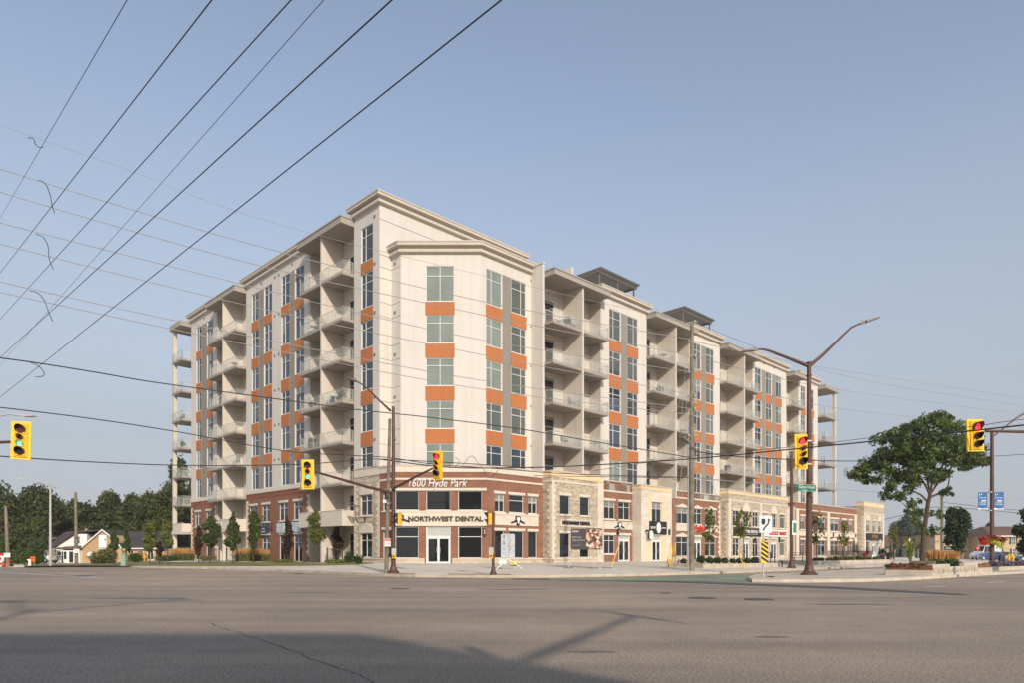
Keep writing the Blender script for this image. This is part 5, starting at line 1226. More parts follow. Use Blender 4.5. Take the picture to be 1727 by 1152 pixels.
rw_ = [[(1166,575,br_.y),(1400,622,75),(1727,672,110)],[(1166,600,br_.y),(1400,655,75),(1727,700,110)],[(1166,628,br_.y),(1420,690,75),(1727,722,110)],[(1166,543,br_.y),(1450,640,75),(1760,690,110)]]
for i, p_ in enumerate(rw_): wire(p_, .022, 'wire_light', ['upper thin wire leaving the tall utility pole to the right edge','middle thin wire leaving the tall utility pole to the right edge','lower thin wire leaving the tall utility pole to the right edge','wire leaving the very top of the tall utility pole to the right'][i], 'thin wires right of the tall utility pole')
GC = 'black cables strung across the whole picture'
def cable(pts, r, lab): wire(pts, r, 'wire_dark', lab, GC)
cable([(-30,600,30),(60,612,32),(160,628,34),(260,645,36),(420,667,38),(600,691,41),(720,704,42),(870,723,43),(1000,745,44),(1162,772,br_.y-.3)], .030, 'cable entering left at mid height and passing over the long signal arm')
cable([(-30,684,30),(150,706,33),(300,729,36),(480,761,38),(600,769,40),(660,773,41),(735,784,42),(850,792,43),(960,800,44),(1162,806,br_.y-.3)], .026, 'cable crossing the corner entrance lettering from lower left')
cable([(-30,768,30),(120,778,33),(280,785,36),(400,786,38),(520,783,39),(600,777,40),(640,775,41),(760,781,41),(900,790,43)], .026, 'lowest cable passing behind the left signal heads')
cable([(640,775,41),(760,789,42),(900,789,42.5),(1000,785,42),(1160,775,40),(1349,757,36),(1500,742,33),(1640,727,30.5),(1760,714,28)], .036, 'thickest black cable rising towards the right edge')
cable([(1000,795,44),(1160,771,42),(1350,753,37),(1500,735,33),(1640,720,30),(1680,714,29),(1760,703,28)], .014, 'thin black cable just above the thickest one on the right')
cable([(900,803,44),(1100,806,br_.y),(1166,805,br_.y)], .02, 'short cable hanging level with the shop parapets')
wire([(1166,761,br_.y),(1250,771,50),(1400,778,60),(1520,777,70),(1640,772,80),(1727,767,95)], .04, 'wire_dark', 'twisted dark cable running behind the spreading tree to the right edge', 'cables right of the utility pole')
wire([(1166,806,br_.y),(1300,818,60),(1500,832,80),(1600,838,118),(1760,845,125)], .03, 'wire_light', 'pale double wire low behind the spreading tree', 'cables right of the utility pole')
wire([(1490,877,123),(1540,866,122),(1589,856,118),(1760,870,130)], .05, 'wire_dark', 'service cable from the farthest pavilion to the pole behind the tree', 'cables right of the utility pole')
wire([(1589,848,118),(1680,858,122),(1760,864,126)], .04, 'wire_dark', 'short cable right of the pole behind the banners', 'cables right of the utility pole')
GD = 'drooping jumper loops between the wires'
for i, p_ in enumerate([[(47,232,34),(56,233,34),(60,243,34.5),(67,248,34.5),(73,247,35)],[(65,303,34),(76,309,34),(84,326,34.5),(88,346,34.6),(92,359,35)],[(60,394,34),(73,400,34),(81,415,34.5),(83,436,34.6),(90,454,35)],[(50,490,34),(64,494,34),(75,507,34.5),(82,526,34.6),(89,542,35)],[(52,612,34),(64,617,34),(74,628,34.5),(72,635,34.6),(60,636,35)]]):
    wire(p_, .018, 'wire_dark', ['topmost drooping jumper loop, smallest of the five','second drooping jumper loop from the top','third drooping jumper loop, in the middle of the five','fourth drooping jumper loop from the top','lowest drooping jumper loop, hanging from the thick left cable'][i], GD, 6)
for i, p_ in enumerate([[(757,783,41),(764,790,41),(775,780,41),(768,772,41)],[(780,786,41.5),(795,770,41.5),(808,783,41.6),(820,798,41.6)],[(815,797,42),(826,806,42),(835,800,42),(840,793,42)],[(1131,805,45),(1138,810,45),(1144,805,45)],[(612,777,40),(620,786,40),(632,787,40),(634,779,40)],[(868,723,43),(872,732,43),(880,731,43),(879,722,43)]]):
    wire(p_, .014, 'wire_dark', ['cable loop beside the red corner signal','wide cable loop rising above the corner parapet','hanging cable loop over the corner facade right of the signal','small cable loop left of the tall utility pole','small yellowed cable loop over the tall corner window','small coil of cable on the upper cable before the bay windows'][i], 'loops of slack cable', 6)
GE = 'guy wires of the tall utility pole'
for i, (a_, b_3) in enumerate([((1045.5,915.5),(1163,640)),((1136,917),(1160,705)),((1139,916),(1161,640)),((1132,915),(1158,600)),((1243.5,928.5),(1170,735))]):
    q = [tuple(at(a_[0],a_[1],br_.y+1)), tuple(at(b_3[0],b_3[1],br_.y))]; m = MB(); m.tube(q, .012, 5); o = m.build('guy_wire', M['wire_light']); tag(o, ['guy wire rising from the guard beside the black billboard','guy wire rising from the thickest yellow guard','guy wire rising from the upright yellow guard','guy wire rising from the slim yellow guard','guy wire rising leftwards from the guard at the bread shop'][i], 'wire', GE)
# ------------------------------------------------------------------ vegetation
def leaf_mesh(name, centers, radii, counts, size, mat, flat=.35, droop=0.0, aspect=1.5, seed=1):
    """small leaf quads through ellipsoidal clumps, denser towards the clump surface"""
    g_ = np.random.default_rng(seed); vs = []
    for c, r, n in zip(centers, radii, counts):
        d_ = g_.normal(size=(n, 3)); d_ /= np.linalg.norm(d_, axis=1)[:, None]
        rad = np.minimum(g_.random(n)**.42*(1+.16*np.abs(g_.normal(size=n))), 1.25); wob = 1+.22*np.sin(d_[:,0]*5+c[0]*3)*np.cos(d_[:,2]*6+c[1])
        p = np.array(c)+d_*np.array(r)*(rad*wob)[:, None]
        nrm = d_*.8+g_.normal(size=(n, 3))*.7+np.array([0,0,flat]); nrm /= np.linalg.norm(nrm, axis=1)[:, None]
        t1 = np.cross(nrm, g_.normal(size=(n, 3))); t1 /= np.linalg.norm(t1, axis=1)[:, None]; t2 = np.cross(nrm, t1)
        s_ = size*(.6+.8*g_.random(n))[:, None]
        a = t1*s_*aspect*.5; b = t2*s_*.5
        q = np.stack([p-a, p-b*.9, p+a, p+b*.9], axis=1)
        if droop: q[:, 2, 2] -= droop*s_[:, 0]
        vs.append(q.reshape(-1, 3))
    v = np.concatenate(vs); nq = len(v)//4; me = D.meshes.new(name)
    me.vertices.add(len(v)); me.vertices.foreach_set('co', v.ravel().astype(np.float32))
    me.loops.add(nq*4); me.loops.foreach_set('vertex_index', np.arange(nq*4, dtype=np.int32))
    me.polygons.add(nq); me.polygons.foreach_set('loop_start', np.arange(0, nq*4, 4, dtype=np.int32)); me.polygons.foreach_set('loop_total', np.full(nq, 4, dtype=np.int32))
    me.materials.append(mat); me.update(); return me
def tree(b, height, cr_w, cr_h, lab, mat, n=9000, leaf=.22, seed=1, trunk_h=None, trunk_r=.18, group=None, name='deciduous_tree', clumps=22, shape='round', cat='tree', limbs=7, droop=0, bark='bark', depth=None):
    r_ = random.Random(seed); t = empty(name, b, 0, lab, cat, group)
    zc = height-cr_h/2; trunk_h = trunk_h if trunk_h is not None else height-cr_h
    depth = depth or cr_w
    C_, Rd, N_ = [], [], []
    for k in range(clumps):
        if shape == 'cone': u = (k+.5)/clumps; zz = -cr_h/2+cr_h*u; w_ = (1-u)**.75*.9+.10; w_ *= min(1, .45+u*4)
        elif shape == 'column': u = (k+.5)/clumps; zz = -cr_h/2+cr_h*u; w_ = math.sin(math.pi*min(.97,max(.06,u*.92+.06)))**.6
        elif shape == 'umbrella': u = r_.random(); zz = -cr_h/2+cr_h*(u**.8); w_ = (.45+.55*math.sin(math.pi*min(1,u*1.0+.12))) 
        else: u = r_.random(); zz = -cr_h/2+cr_h*u; w_ = math.sqrt(max(.05, 1-(2*u-1)**2))
        a = r_.random()*2*math.pi; q = (r_.random()**.5)*(.70 if shape in ('round','umbrella') else .55)
        x, y = q*math.cos(a)*cr_w/2*w_, q*math.sin(a)*depth/2*w_
        rr = r_.uniform(.26, .42) if shape in ('round','umbrella') else r_.uniform(.34, .60)
        rx = rr*cr_w/2*(w_ if shape in ('cone','column') else 1)*(1.25 if shape == 'umbrella' else 1)
        rz = rr*cr_h/2*(.8 if shape == 'round' else (.42 if shape == 'umbrella' else .5*22/clumps*.6+.1))
        if shape in ('cone','column'): rz = max(rz, cr_h/clumps*1.2)
        C_.append((x, y, zc+zz)); Rd.append((rx, rx*depth/cr_w, rz)); N_.append(rx*rx*rz if False else 1)
    vol = [max(1e-6, a[0]*a[1]*a[2])**.7 for a in Rd]; tot = sum(vol); cnt = [max(20, int(n*v_/tot)) for v_ in vol]
    o = D.objects.new('crown', leaf_mesh('crown', C_, Rd, cnt, leaf, M[mat], droop=droop, seed=seed)); COL.objects.link(o); o.parent = t
    m = MB(); lean = (r_.uniform(-.03,.03)*height, 0)
    top = (lean[0], 0, trunk_h+(cr_h*.55))
    m.tube([(0,0,-.1),(lean[0]*.3,0,trunk_h*.5),(lean[0]*.6,0,trunk_h),top], [trunk_r*1.15,trunk_r,trunk_r*.85,trunk_r*.3], 8); m.build('trunk', M[bark], t)
    lm = MB(); order = sorted(range(len(C_)), key=lambda k: -Rd[k][0])[:limbs]
    for k in order:
        c = C_[k]; s0 = (lean[0]*.6, 0, trunk_h*.9+r_.random()*cr_h*.18); mid = ((s0[0]+c[0])*.5, (s0[1]+c[1])*.5, s0[2]*.5+c[2]*.5-.05*cr_h)
        lm.tube([s0, mid, c], [trunk_r*.5, trunk_r*.32, trunk_r*.12], 6)
    if limbs: ob = lm.build('limbs', M[bark], t); ob['kind'] = 'stuff'
    return t
def tree_px(px, ytop, ybot_crown, half, Yd, lab, mat, **k):
    b = GY(px, Yd); H = Z(ytop, Yd)-b.z; ch_ = (ybot_crown-ytop)*Yd/F; wf = 1.28 if k.get('shape') in ('cone','column') else 1.12
    return tree(b, H, 2*half*wf*Yd/F, ch_, lab, mat, **k)
def low(px, Yd): b = GY(px, Yd); return b
# background trees on the left
bgl = [(-25,800,45,104,'leftmost tall dark tree, cut by the left edge'),(14,822,20,98,'dark tree behind the leftmost wooden pole'),(62,811,34,100,'tall dark tree behind the pale street lamp'),
       (96,838,20,112,'lower dark tree between the pale lamp and the wooden pole'),(118,827,17,108,'dark tree directly behind the wooden pole before the tan house'),(150,831,22,103,'rounded dark tree above the tan brick gable'),
       (184,826,24,106,'wide dark tree above the right end of the tan gable'),(218,828,22,110,'dark tree above the dark roof, with a ragged top'),(248,818,26,104,'tall dark tree above the right end of the dark roof'),
       (281,820,22,102,'dark tree left of the end balconies'),(305,772,24,112,'tallest dark tree seen through the end balconies'),(335,800,24,116,'dark tree hidden mostly behind the brick end wall')]
for i, (px, yt, hw, Yd, lab) in enumerate(bgl): tree_px(px, yt+13+(i*37%11), 940, hw*1.2, Yd+14, lab, 'leaf_bg', n=15000, leaf=.34, seed=20+i, trunk_r=.3, clumps=40, limbs=5, group='trees behind the houses on the left', trunk_h=1.5)
for i, (px, yt, hw, Yd, lab) in enumerate([(30,893,24,98,'dark bush clump behind the construction barrels'),(66,884,16,99,'shrubby tree in front of the brown roof'),(300,850,26,108,'lower dark tree behind the end balconies')]):
    tree_px(px, yt, 945, hw, Yd, lab, 'leaf_bg', n=8000, leaf=.26, seed=50+i, trunk_r=.15, clumps=20, limbs=3, trunk_h=.5, group='trees behind the houses on the left')
# street trees by the left wing: px, top, crown bottom, half width, distance, material, shape, label
for i, (px, yt, yb_, hw, Yd, mt, sh, lab) in enumerate([
    (192,895,926,8,66,'leaf_street','cone','small sapling left of the green utility box'),(213,892,927,7,66,'leaf_street','cone','conical sapling behind the green utility box'),
    (253,884,926,12,67,'leaf_yellow','round','young rounded tree left of the yellow hydrant'),(283,884,919,11.5,66,'leaf_yellow','round','young tree with a thin trunk below the end balcony'),
    (269,915,938,5,67,'leaf_maroon','column','dark maroon shrub between two young trees'),
    (335.5,890,936,6.5,69,'leaf_maroon','column','narrow maroon tree before the far brick wall'),(354.5,873,925,13,67,'leaf_street','column','green columnar tree before the far brick wall'),
    (392.5,868,926,13.5,66,'leaf_street','cone','fullest green columnar tree before the solid balconies'),(427,862,924,11,68,'leaf_street','column','slender green tree before the brick wall left of the navy sign'),
    (484.5,879,941,8.5,66,'leaf_maroon','column','tall maroon tree before the pale window banners'),(533,862,914,14.5,65,'leaf_yellow','column','yellow-green tree before the long solid balcony'),
    (569,877,941,7.5,65,'leaf_maroon','column','maroon tree before the recess beside the stone corner')]):
    tree_px(px, yt, yb_, hw, Yd, lab, mt, n=5200 if hw > 9 else 3200, leaf=.13, seed=70+i, trunk_r=.05, clumps=18, shape=sh, group='young street trees along the left wing', limbs=3)
# the spreading tree on the median
b = at(1557, 948, 52); b.z = .15
lt = empty('honey_locust_tree', b, 0, 'large spreading tree on the median with airy drooping foliage', 'tree')
Yt = 52; r_ = random.Random(5); k_ = Yt/F
cl = [(1445,800,20,7),(1468,785,20,9),(1485,768,20,12),(1480,745,14,10),(1500,735,18,12),(1497,795,20,9),(1512,760,22,14),(1522,720,14,10),(1530,740,22,14),(1535,775,24,14),(1520,805,22,8),(1505,820,14,8),(1512,838,14,7),(1548,722,16,12),(1556,745,22,16),(1565,712,16,12),(1582,704,13,9),(1578,701,8,6),(1540,760,20,14),(1500,775,18,12),(1590,765,20,14),(1570,775,20,14),(1545,790,18,12),(1618,770,16,12),(1515,745,16,12),(1580,805,14,10),(1530,800,16,10),(1600,708,10,7),(1540,716,10,7),(1620,738,12,8),(1462,792,10,6),(1450,806,8,4),(1590,720,18,13),(1575,760,24,15),(1560,790,22,12),(1598,742,22,14),(1612,720,18,9),(1620,752,22,14),(1604,775,24,12),(1632,768,22,12),(1648,775,22,10),(1664,778,16,7),(1655,760,18,9),(1590,800,20,9),(1628,785,18,8),(1545,812,18,8),(1600,828,12,6),(1540,850,8,8),(1548,868,10,8),(1535,862,8,6),(1573,897,10,9),(1580,868,9,5),(1548,885,9,9),(1475,808,16,6),(1460,795,14,6),(1642,745,14,8),(1574,735,18,14),(1610,760,18,12),(1487,785,18,9),(1455,808,9,5),(1492,838,9,4),(1528,828,11,6)]
C_, Rd, cn = [], [], []
for (px, y, rx, rz) in cl:
    for q in range(6):
        dy = r_.uniform(-1, 1)*max(.4, 3.6*(1-abs(px-1560)/140)); C_.append((X(px+r_.uniform(-11,11), Yt+dy)-b.x, dy, Z(y+r_.uniform(-6,6), Yt+dy)-b.z)); s_ = r_.uniform(.40,.70); Rd.append((rx*k_*s_, rx*k_*s_, rz*k_*s_*1.25)); cn.append(int(.33*rx*rz)+12)
o = D.objects.new('crown', leaf_mesh('crown', C_, Rd, cn, .12, M['leaf_locust'], flat=.2, droop=.6, aspect=2.2, seed=9)); COL.objects.link(o); o.parent = lt
m = MB(); tp = [(1556,950),(1557,925),(1558,900),(1562,872),(1565,850),(1569,835)]
m.tube([tuple(at(px,y,Yt)-b) for px, y in tp], [.22,.185,.165,.15,.14,.13], 12); m.build('trunk', M['bark'], lt)
lmb = [[(1569,838),(1558,815),(1540,795),(1515,780),(1480,772)],[(1569,838),(1572,810),(1578,780),(1584,745),(1580,715)],[(1569,838),(1562,800),(1556,770),(1545,735)],[(1570,832),(1590,805),(1610,785),(1640,775)],[(1568,840),(1585,832),(1598,822),(1602,800),(1612,760)],[(1558,815),(1530,810),(1505,812),(1478,800)],[(1572,810),(1590,785),(1600,750),(1612,725)],[(1556,900),(1545,880),(1530,858),(1520,848)],[(1562,872),(1578,868),(1590,855)],[(1540,795),(1520,765),(1500,745)],[(1562,800),(1535,770),(1520,735)],[(1566,850),(1552,835),(1530,828),(1512,836)],[(1610,785),(1640,790),(1662,780)]]
for li, L in enumerate(lmb):
    m = MB(); n_ = len(L); off = r_.uniform(-2,2)
    q = [tuple(at(px,y,Yt+off*j/n_)-b) for j, (px,y) in enumerate(L)]; m.tube(cr(q, 4), [.085*(1-.8*j/((n_-1)*4)) for j in range((n_-1)*4+1)], 7); m.build('limb', M['bark'], lt)
    for j in range(14):
        pass
# smaller trees on the right
tree_px(1611, 861, 926, 21, 80, 'small dense round tree right of the spreading tree', 'leaf_dark', n=9000, leaf=.2, seed=3, trunk_r=.14, clumps=26)
tree_px(1741, 860, 928, 26, 70, 'dense dark tree cut by the right edge', 'leaf_dark', n=9000, leaf=.2, seed=4, trunk_r=.14, clumps=26)
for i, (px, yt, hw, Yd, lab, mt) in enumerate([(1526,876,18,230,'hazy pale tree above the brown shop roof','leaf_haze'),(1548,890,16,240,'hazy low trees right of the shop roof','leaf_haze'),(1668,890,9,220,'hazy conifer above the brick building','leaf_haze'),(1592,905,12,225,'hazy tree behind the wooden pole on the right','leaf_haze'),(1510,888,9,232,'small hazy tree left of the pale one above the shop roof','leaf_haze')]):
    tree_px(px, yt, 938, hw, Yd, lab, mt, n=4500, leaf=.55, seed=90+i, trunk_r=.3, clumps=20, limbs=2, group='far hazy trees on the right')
# saplings along the right pavement
for i, (px, yt, yb_, hw, yb, lab) in enumerate([(1195,862,912,15,950,'airy sapling before the red script sign'),(1253,862,908,17,950,'airy sapling before the bread shop sign'),(1377,868,916,17,949,'thin sapling right of the twin-arm street lamp'),(1424,882,918,13,948,'thin sapling before the last brick shop window'),(1508,885,925,11,946,'faint sapling by the patio lamp post')]):
    b_ = G(px, yb+2); Yd = b_.y; tree(b_, Z(yt,Yd)-b_.z, 2*hw*Yd/F, (yb_-yt)*Yd/F, lab, 'leaf_yellow', n=330, leaf=.16, seed=120+i, trunk_r=.05, clumps=20, group='saplings along the shop pavement', limbs=11, bark='wood')
# shrubs in the planter beds
for i, px in enumerate([1153,1182.5,1197,1210,1222.5,1236,1247.5,1260.5,1273.5]):
    b_ = G(px, 956.6 if px < 1170 else 956); b_.z += .3; hw = [4,6.5,5.5,5.5,4.5,4,4.5,4.5,5.5][i]; k = b_.y/F
    s_ = D.objects.new('shrub', leaf_mesh('shrub', [(0,0,hw*k*.9),(hw*k*.4,0,hw*k*.6),(-hw*k*.4,.1,hw*k*.7)], [(hw*k*.8,)*3]*3, [420]*3, .07, M['leaf_shrub'], seed=200+i)); COL.objects.link(s_); s_.location = b_
    tag(s_, ['small dark shrub','largest dark shrub','shrub under the sapling','third round shrub','fourth round shrub','low shrub','fifth low shrub','shrub near the leaning yellow guard','last shrub'][i]+[' left of the tall utility pole',' just right of the tall utility pole',' before the red script sign',' in the long planter before the stone corner',' in the long planter left of the bread shop window',' in front of the bread shop window',' in front of the bread shop door',' before the bread shop',' in the long planter beside the bench'][i], 'shrub', 'shrubs in the long pavement planter')
def planter(p0, p1, deep, h, lab, mat='trim'):
    a, c = G(*p0), G(*p1); t = (c-a); L = Vector((t.x,t.y)).length; rz = math.atan2(t.y, t.x); o = empty('planter', (a.x,a.y,min(a.z,c.z)-.05), rz, lab, 'planter', 'low concrete planters along the shops')
    for (x0,x1,y0,y1) in ((0,L,0,.25),(0,.25,.25,deep),(L-.25,L,.25,deep),(.25,L-.25,deep-.25,deep)): m = MB(); m.box(x0,x1,y0,y1,0,h); m.build('kerb_wall', M['concrete_kerb'], o)
    m = MB(); m.box(.25,L-.25,.25,deep-.25,0,h-.06); m.build('soil', M['mulch'], o); return o
planter((1186,959.2),(1317,957.0), 3.2, .38, 'long low concrete planter with shrubs between the utility pole and the bench')
planter((1368,953.5),(1500,949.4), 3.0, .4, 'low concrete planter with flowers right of the twin-arm street lamp')
FPL = ['leftmost low plant in the flower planter before the long brick shop','second low plant from the left in the far flower planter','third low plant from the left in the far flower planter','fourth low plant from the left in the far flower planter','fifth low plant from the left in the far flower planter','sixth low plant from the left in the far flower planter','seventh low plant from the left in the far flower planter','eighth low plant from the left in the far flower planter','eighth low plant from the right in the far flower planter','seventh low plant from the right in the far flower planter','sixth low plant from the right in the far flower planter','fifth low plant from the right in the far flower planter','fourth low plant from the right in the far flower planter','third low plant from the right in the far flower planter','second low plant from the right in the far flower planter','rightmost low plant in the far flower planter']
for i in range(16):
    px = 1374+i*7.2+r_.uniform(-2,2); b_ = G(px, 951.2-i*.16); b_.z += .28; hw = r_.uniform(2.5,4.5); k = b_.y/F
    s_ = D.objects.new('flowering_plant', leaf_mesh('flowering_plant', [(0,0,hw*k*.7)], [(hw*k,hw*k,hw*k*.8)], [350], .09, M['leaf_shrub' if i % 3 else 'leaf_yellow'], seed=300+i)); COL.objects.link(s_); s_.location = b_
    tag(s_, FPL[i], 'plant', 'plants in the far planter')
# fountain grass, blades and plumes
def grass_clump(b, w_, h_, lab, seed, n=260, green=.62, grp='ornamental grasses along the left wing', dep=.9):
    g_ = np.random.default_rng(seed); t = empty('ornamental_grass', b, 0, lab, 'ornamental grass', grp); 
    for nm, mt, n_, z0, z1, wd in (('blades','grass_green',n,0,green,.035),('plumes','grass_tan',n,green*.8,1,.05)):
        m = MB()
        for _ in range(n_):
            x, y = g_.uniform(-w_/2,w_/2), g_.uniform(-dep/2,dep/2); dx, dy = g_.normal(0,.13)*h_, g_.normal(0,.13)*h_; hh = h_*g_.uniform(.78,1.05)
            a = g_.uniform(0, math.pi); ux, uy = math.cos(a)*wd/2, math.sin(a)*wd/2
            if nm == 'blades': m.poly([(x-ux,y-uy,0),(x+ux,y+uy,0),(x+dx*.6+ux*.5,y+dy*.6,hh*z1*.7),(x+dx*1.1,y+dy*1.1,hh*z1)])
            else: m.poly([(x+dx*.5,y+dy*.5,hh*z0),(x+dx*.9-ux,y+dy*.9-uy,hh*(z0+z1)/2),(x+dx*1.2,y+dy*1.2,hh*z1),(x+dx*.9+ux,y+dy*.9+uy,hh*(z0+z1)/2)])
        o = m.build(nm, M[mt], t); o['kind'] = 'stuff'
for i, (px, yb, wpx, yt, lab) in enumerate([(309,946.5,30,924,'orange-plumed grass mass under the far solid balcony'),(418,947.2,38,924,'wide orange-plumed grass before the brick wall left of the navy sign'),(451,947,26,926,'orange-plumed grass under the navy sign'),
        (583,947,9,926,'thin tan grass left of the stone corner'),(600,948.5,10,924,'taller tan grass before the arched ground window'),(236,947.5,18,931,'tan grass left of the yellow hydrant'),(275,946.5,22,932,'tan grass between the young trees'),(222,948,12,933,'tan grass right of the green utility box')]):
    b_ = G(px, yb); k = b_.y/F; grass_clump(b_, wpx*k, (yb-yt)*k, lab, 400+i, int(wpx*20), dep=1.4)
# green shrubs
def shrub(px, yb, hw, hpx, lab, mat='leaf_shrub', grp='shrubs along the left wing', seed=0, leaf=.09, n=900, Yd=None, z=None, name='shrub'):
    b_ = GY(px, Yd) if Yd else G(px, yb); 
    if z is not None: b_.z = z
    k = b_.y/F; g_ = random.Random(seed+int(px)); c = []; r = []
    for q in range(5): c.append((g_.uniform(-.55,.55)*hw*k, g_.uniform(-.3,.3)*hw*k, hpx*k*g_.uniform(.35,.6))); r.append((hw*k*.6, hw*k*.5, hpx*k*.45))
    o = D.objects.new(name, leaf_mesh(name, c, r, [n//5]*5, leaf, M[mat], seed=seed+int(px))); COL.objects.link(o); o.location = b_; tag(o, lab, 'shrub', grp)
shrub(348,946.5,10,9,'low cream-flowering groundcover before the far brick wall','leaf_yellow'); shrub(341,944,9,14,'dark shrub at the foot of the far brick wall','leaf_dark'); shrub(487,946,11,14,'dark rounded shrub under the maroon tree before the banners','leaf_dark')
shrub(478,949,16,5,'pale groundcover left of the dark glass entrance','leaf_yellow'); shrub(565,950,24,6,'pale groundcover before the maroon tree at the stone corner','leaf_yellow'); shrub(590,950,8,20,'green bush left of the stone corner'); shrub(604,951,9,14,'green bush before the arched window'); shrub(618,950,9,13,'dark loose bush at the stone corner','leaf_dark')
shrub(172,952.5,21,25,'large yellow-green bush before the tan brick house',seed=5,n=4500,leaf=.13,mat='leaf_olive',Yd=78); shrub(235,949,14,15,'green hedge left of the yellow hydrant',n=1800); shrub(290,947,22,10,'green hedge below the end balcony',n=1800); shrub(97,950,7,32,'sparse bush before the white porch wing',n=420,Yd=84)
shrub(34,950,20,25,'weedy green bush behind the orange barrels',seed=3,n=3600,leaf=.13,mat='leaf_street',Yd=76); shrub(63,948,16,44,'tall dark bush behind the orange road sign',seed=4,n=4200,leaf=.13,mat='leaf_street',Yd=79); shrub(3,950,14,40,'dark bush at the very left edge',seed=6,n=2600,mat='leaf_bg',Yd=79,leaf=.14)
shrub(1167,962.5,4,9,'weedy tuft at the foot of the tall utility pole',grp='weeds',n=300,leaf=.07)
# metal fences and gates along the left wing
def fence(px0, px1, yb, hpx, lab):
    a, c = G(px0, yb), G(px1, yb); t_ = c-a; L = Vector((t_.x,t_.y)).length; k = a.y/F; h_ = hpx*k; o = empty('metal_fence', a, math.atan2(t_.y,t_.x), lab, 'fence', 'black metal fences of the ground floor patios')
    for x in (0, L): m = MB(); m.box(x-.05,x+.05,-.05,.05,0,h_+.08); m.build('post', M['frame_dark'], o)
    m = MB(); m.box(.05,L-.05,-.02,.02,h_-.08,h_-.03); m.box(.05,L-.05,-.02,.02,.08,.13); m.build('rail', M['frame_dark'], o)
    s_ = MB(); s_.box(-.012,.012,-.012,.012,.13,h_-.08); me = s_.mesh('picket', M['frame_dark']); n_ = max(3, int(L/.13))
    for i in range(1, n_): q = D.objects.new('picket', me); COL.objects.link(q); q.parent = o; q.location = (L*i/n_,0,0)
fence(354,369.5,947,21,'black patio fence right of the green tree at the far brick wall'); fence(382,399.5,947.5,22,'black patio fence behind the fullest green tree'); fence(513,528.5,949.5,24,'black patio fence right of the dark glass entrance'); fence(552,577.5,949.5,24,'black patio fence behind the maroon tree near the stone corner'); fence(289.5,300,946,20,'black fence at the far end of the left wing')
# ------------------------------------------------------------------ houses on the left
M['roof_dark'] = brick_mat('shingle_dark', (.045,.040,.045), (.07,.06,.065), (.03,.03,.03), .5, .18, .01)
M['roof_brown'] = brick_mat('shingle_brown', (.14,.085,.06), (.19,.115,.085), (.08,.05,.04), .5, .18, .01)
M['roof_grey'] = brick_mat('shingle_grey', (.10,.09,.075), (.14,.12,.10), (.06,.05,.05), .5, .18, .01)
M['tan_brick'] = brick_mat('tan_brick', (.42,.27,.13), (.52,.35,.18), (.42,.33,.22), .22, .075, .01)
M['buff_brick'] = brick_mat('buff_brick', (.44,.31,.19), (.62,.47,.31), (.45,.36,.26), .30, .14, .012)
M['white_wall'] = stucco('white_wall', (.80,.78,.74)); M['beige_wall'] = stucco('beige_wall', (.50,.43,.35))
def win(parent, x0, x1, z0, z1, y, n=2, tr=True, gl='glass_dark'):
    f = MB(); w_ = .07
    f.box(x0-w_,x0,y-.05,y+.02,z0-w_,z1+w_); f.box(x1,x1+w_,y-.05,y+.02,z0-w_,z1+w_); f.box(x0,x1,y-.05,y+.02,z1,z1+w_); f.box(x0,x1,y-.05,y+.02,z0-w_,z0)
    for k in range(1,n): x = x0+(x1-x0)*k/n; f.box(x-.02,x+.02,y-.04,y+.01,z0,z1)
    if tr: f.box(x0,x1,y-.035,y+.01,(z0+z1)/2-.02,(z0+z1)/2+.02)
    o = f.build('window', M['white'], parent); g_ = MB(); g_.quad((x0,y-.015,z0),(x1,y-.015,z0),(x1,y-.015,z1),(x0,y-.015,z1)); g_.build('pane', M[gl], o); return o
Yh = 92.0; kh = Yh/F; zb_ = -.12
hs = empty('house', (X(172,Yh), Yh, zb_), 0, 'tan brick house with a steep white-edged gable and dark roof', 'house')
def hx(px): return (px-172)*kh
def hz(y): return Z(y, Yh)-zb_
m = MB(); m.extr([(hx(139),0),(hx(205),0),(hx(205),hz(926)),(hx(199),hz(912)),(hx(174),hz(895)),(hx(139),hz(923))], 0, 7); m.build('wall', M['tan_brick'], hs)
m = MB()
for a, b_ in (((136.5,925.5),(174,894)),((174,894),(198,913))): m.quad((hx(a[0]),-.25,hz(a[1])),(hx(b_[0]),-.25,hz(b_[1])),(hx(b_[0]),9,hz(b_[1])),(hx(a[0]),9,hz(a[1])))
m.quad((hx(198),-.25,hz(913)),(hx(206.5),-.25,hz(924)),(hx(206.5),9,hz(924)),(hx(198),9,hz(913)))
for v_ in range(len(m.v)): m.v[v_] = (m.v[v_][0], m.v[v_][1], m.v[v_][2]+.03)
m.build('roof', M['roof_dark'], hs)
m = MB(); bw_ = .16
for a, b_ in (((136,926),(174,893.5)),((174,893.5),(198.5,912)),((198.5,912),(207,925))): m.extr([(hx(a[0]),hz(a[1])-bw_),(hx(b_[0]),hz(b_[1])-bw_),(hx(b_[0]),hz(b_[1])+.02),(hx(a[0]),hz(a[1])+.02)], -.32, -.25)
m.build('bargeboard', M['white'], hs)
m = MB(); m.box(hx(167),hx(180),-.06,-.001,hz(924),hz(903)); bb = m.build('mural_board', M['sheet'], hs); m = MB(); m.lathe([(.10,0),(.10,.02)],14); o = m.build('round_mark', M['black'], bb, loc=(hx(178),-.06,hz(910.5))); o.rotation_euler=(R(90),0,0)
win(hs, hx(168), hx(179), hz(935), hz(926.5), -.02, 2, False, 'glass_mid')
m = MB(); m.lathe([(.40,0),(.40,.04)],20); o = m.build('round_sign', M['white'], hs, loc=(hx(152.5),-.01,hz(936.5))); o.rotation_euler=(R(90),0,0); text('LG', .2, .08, 'black', hs, (hx(152.5),-.055,hz(935.5)), ext=.004)
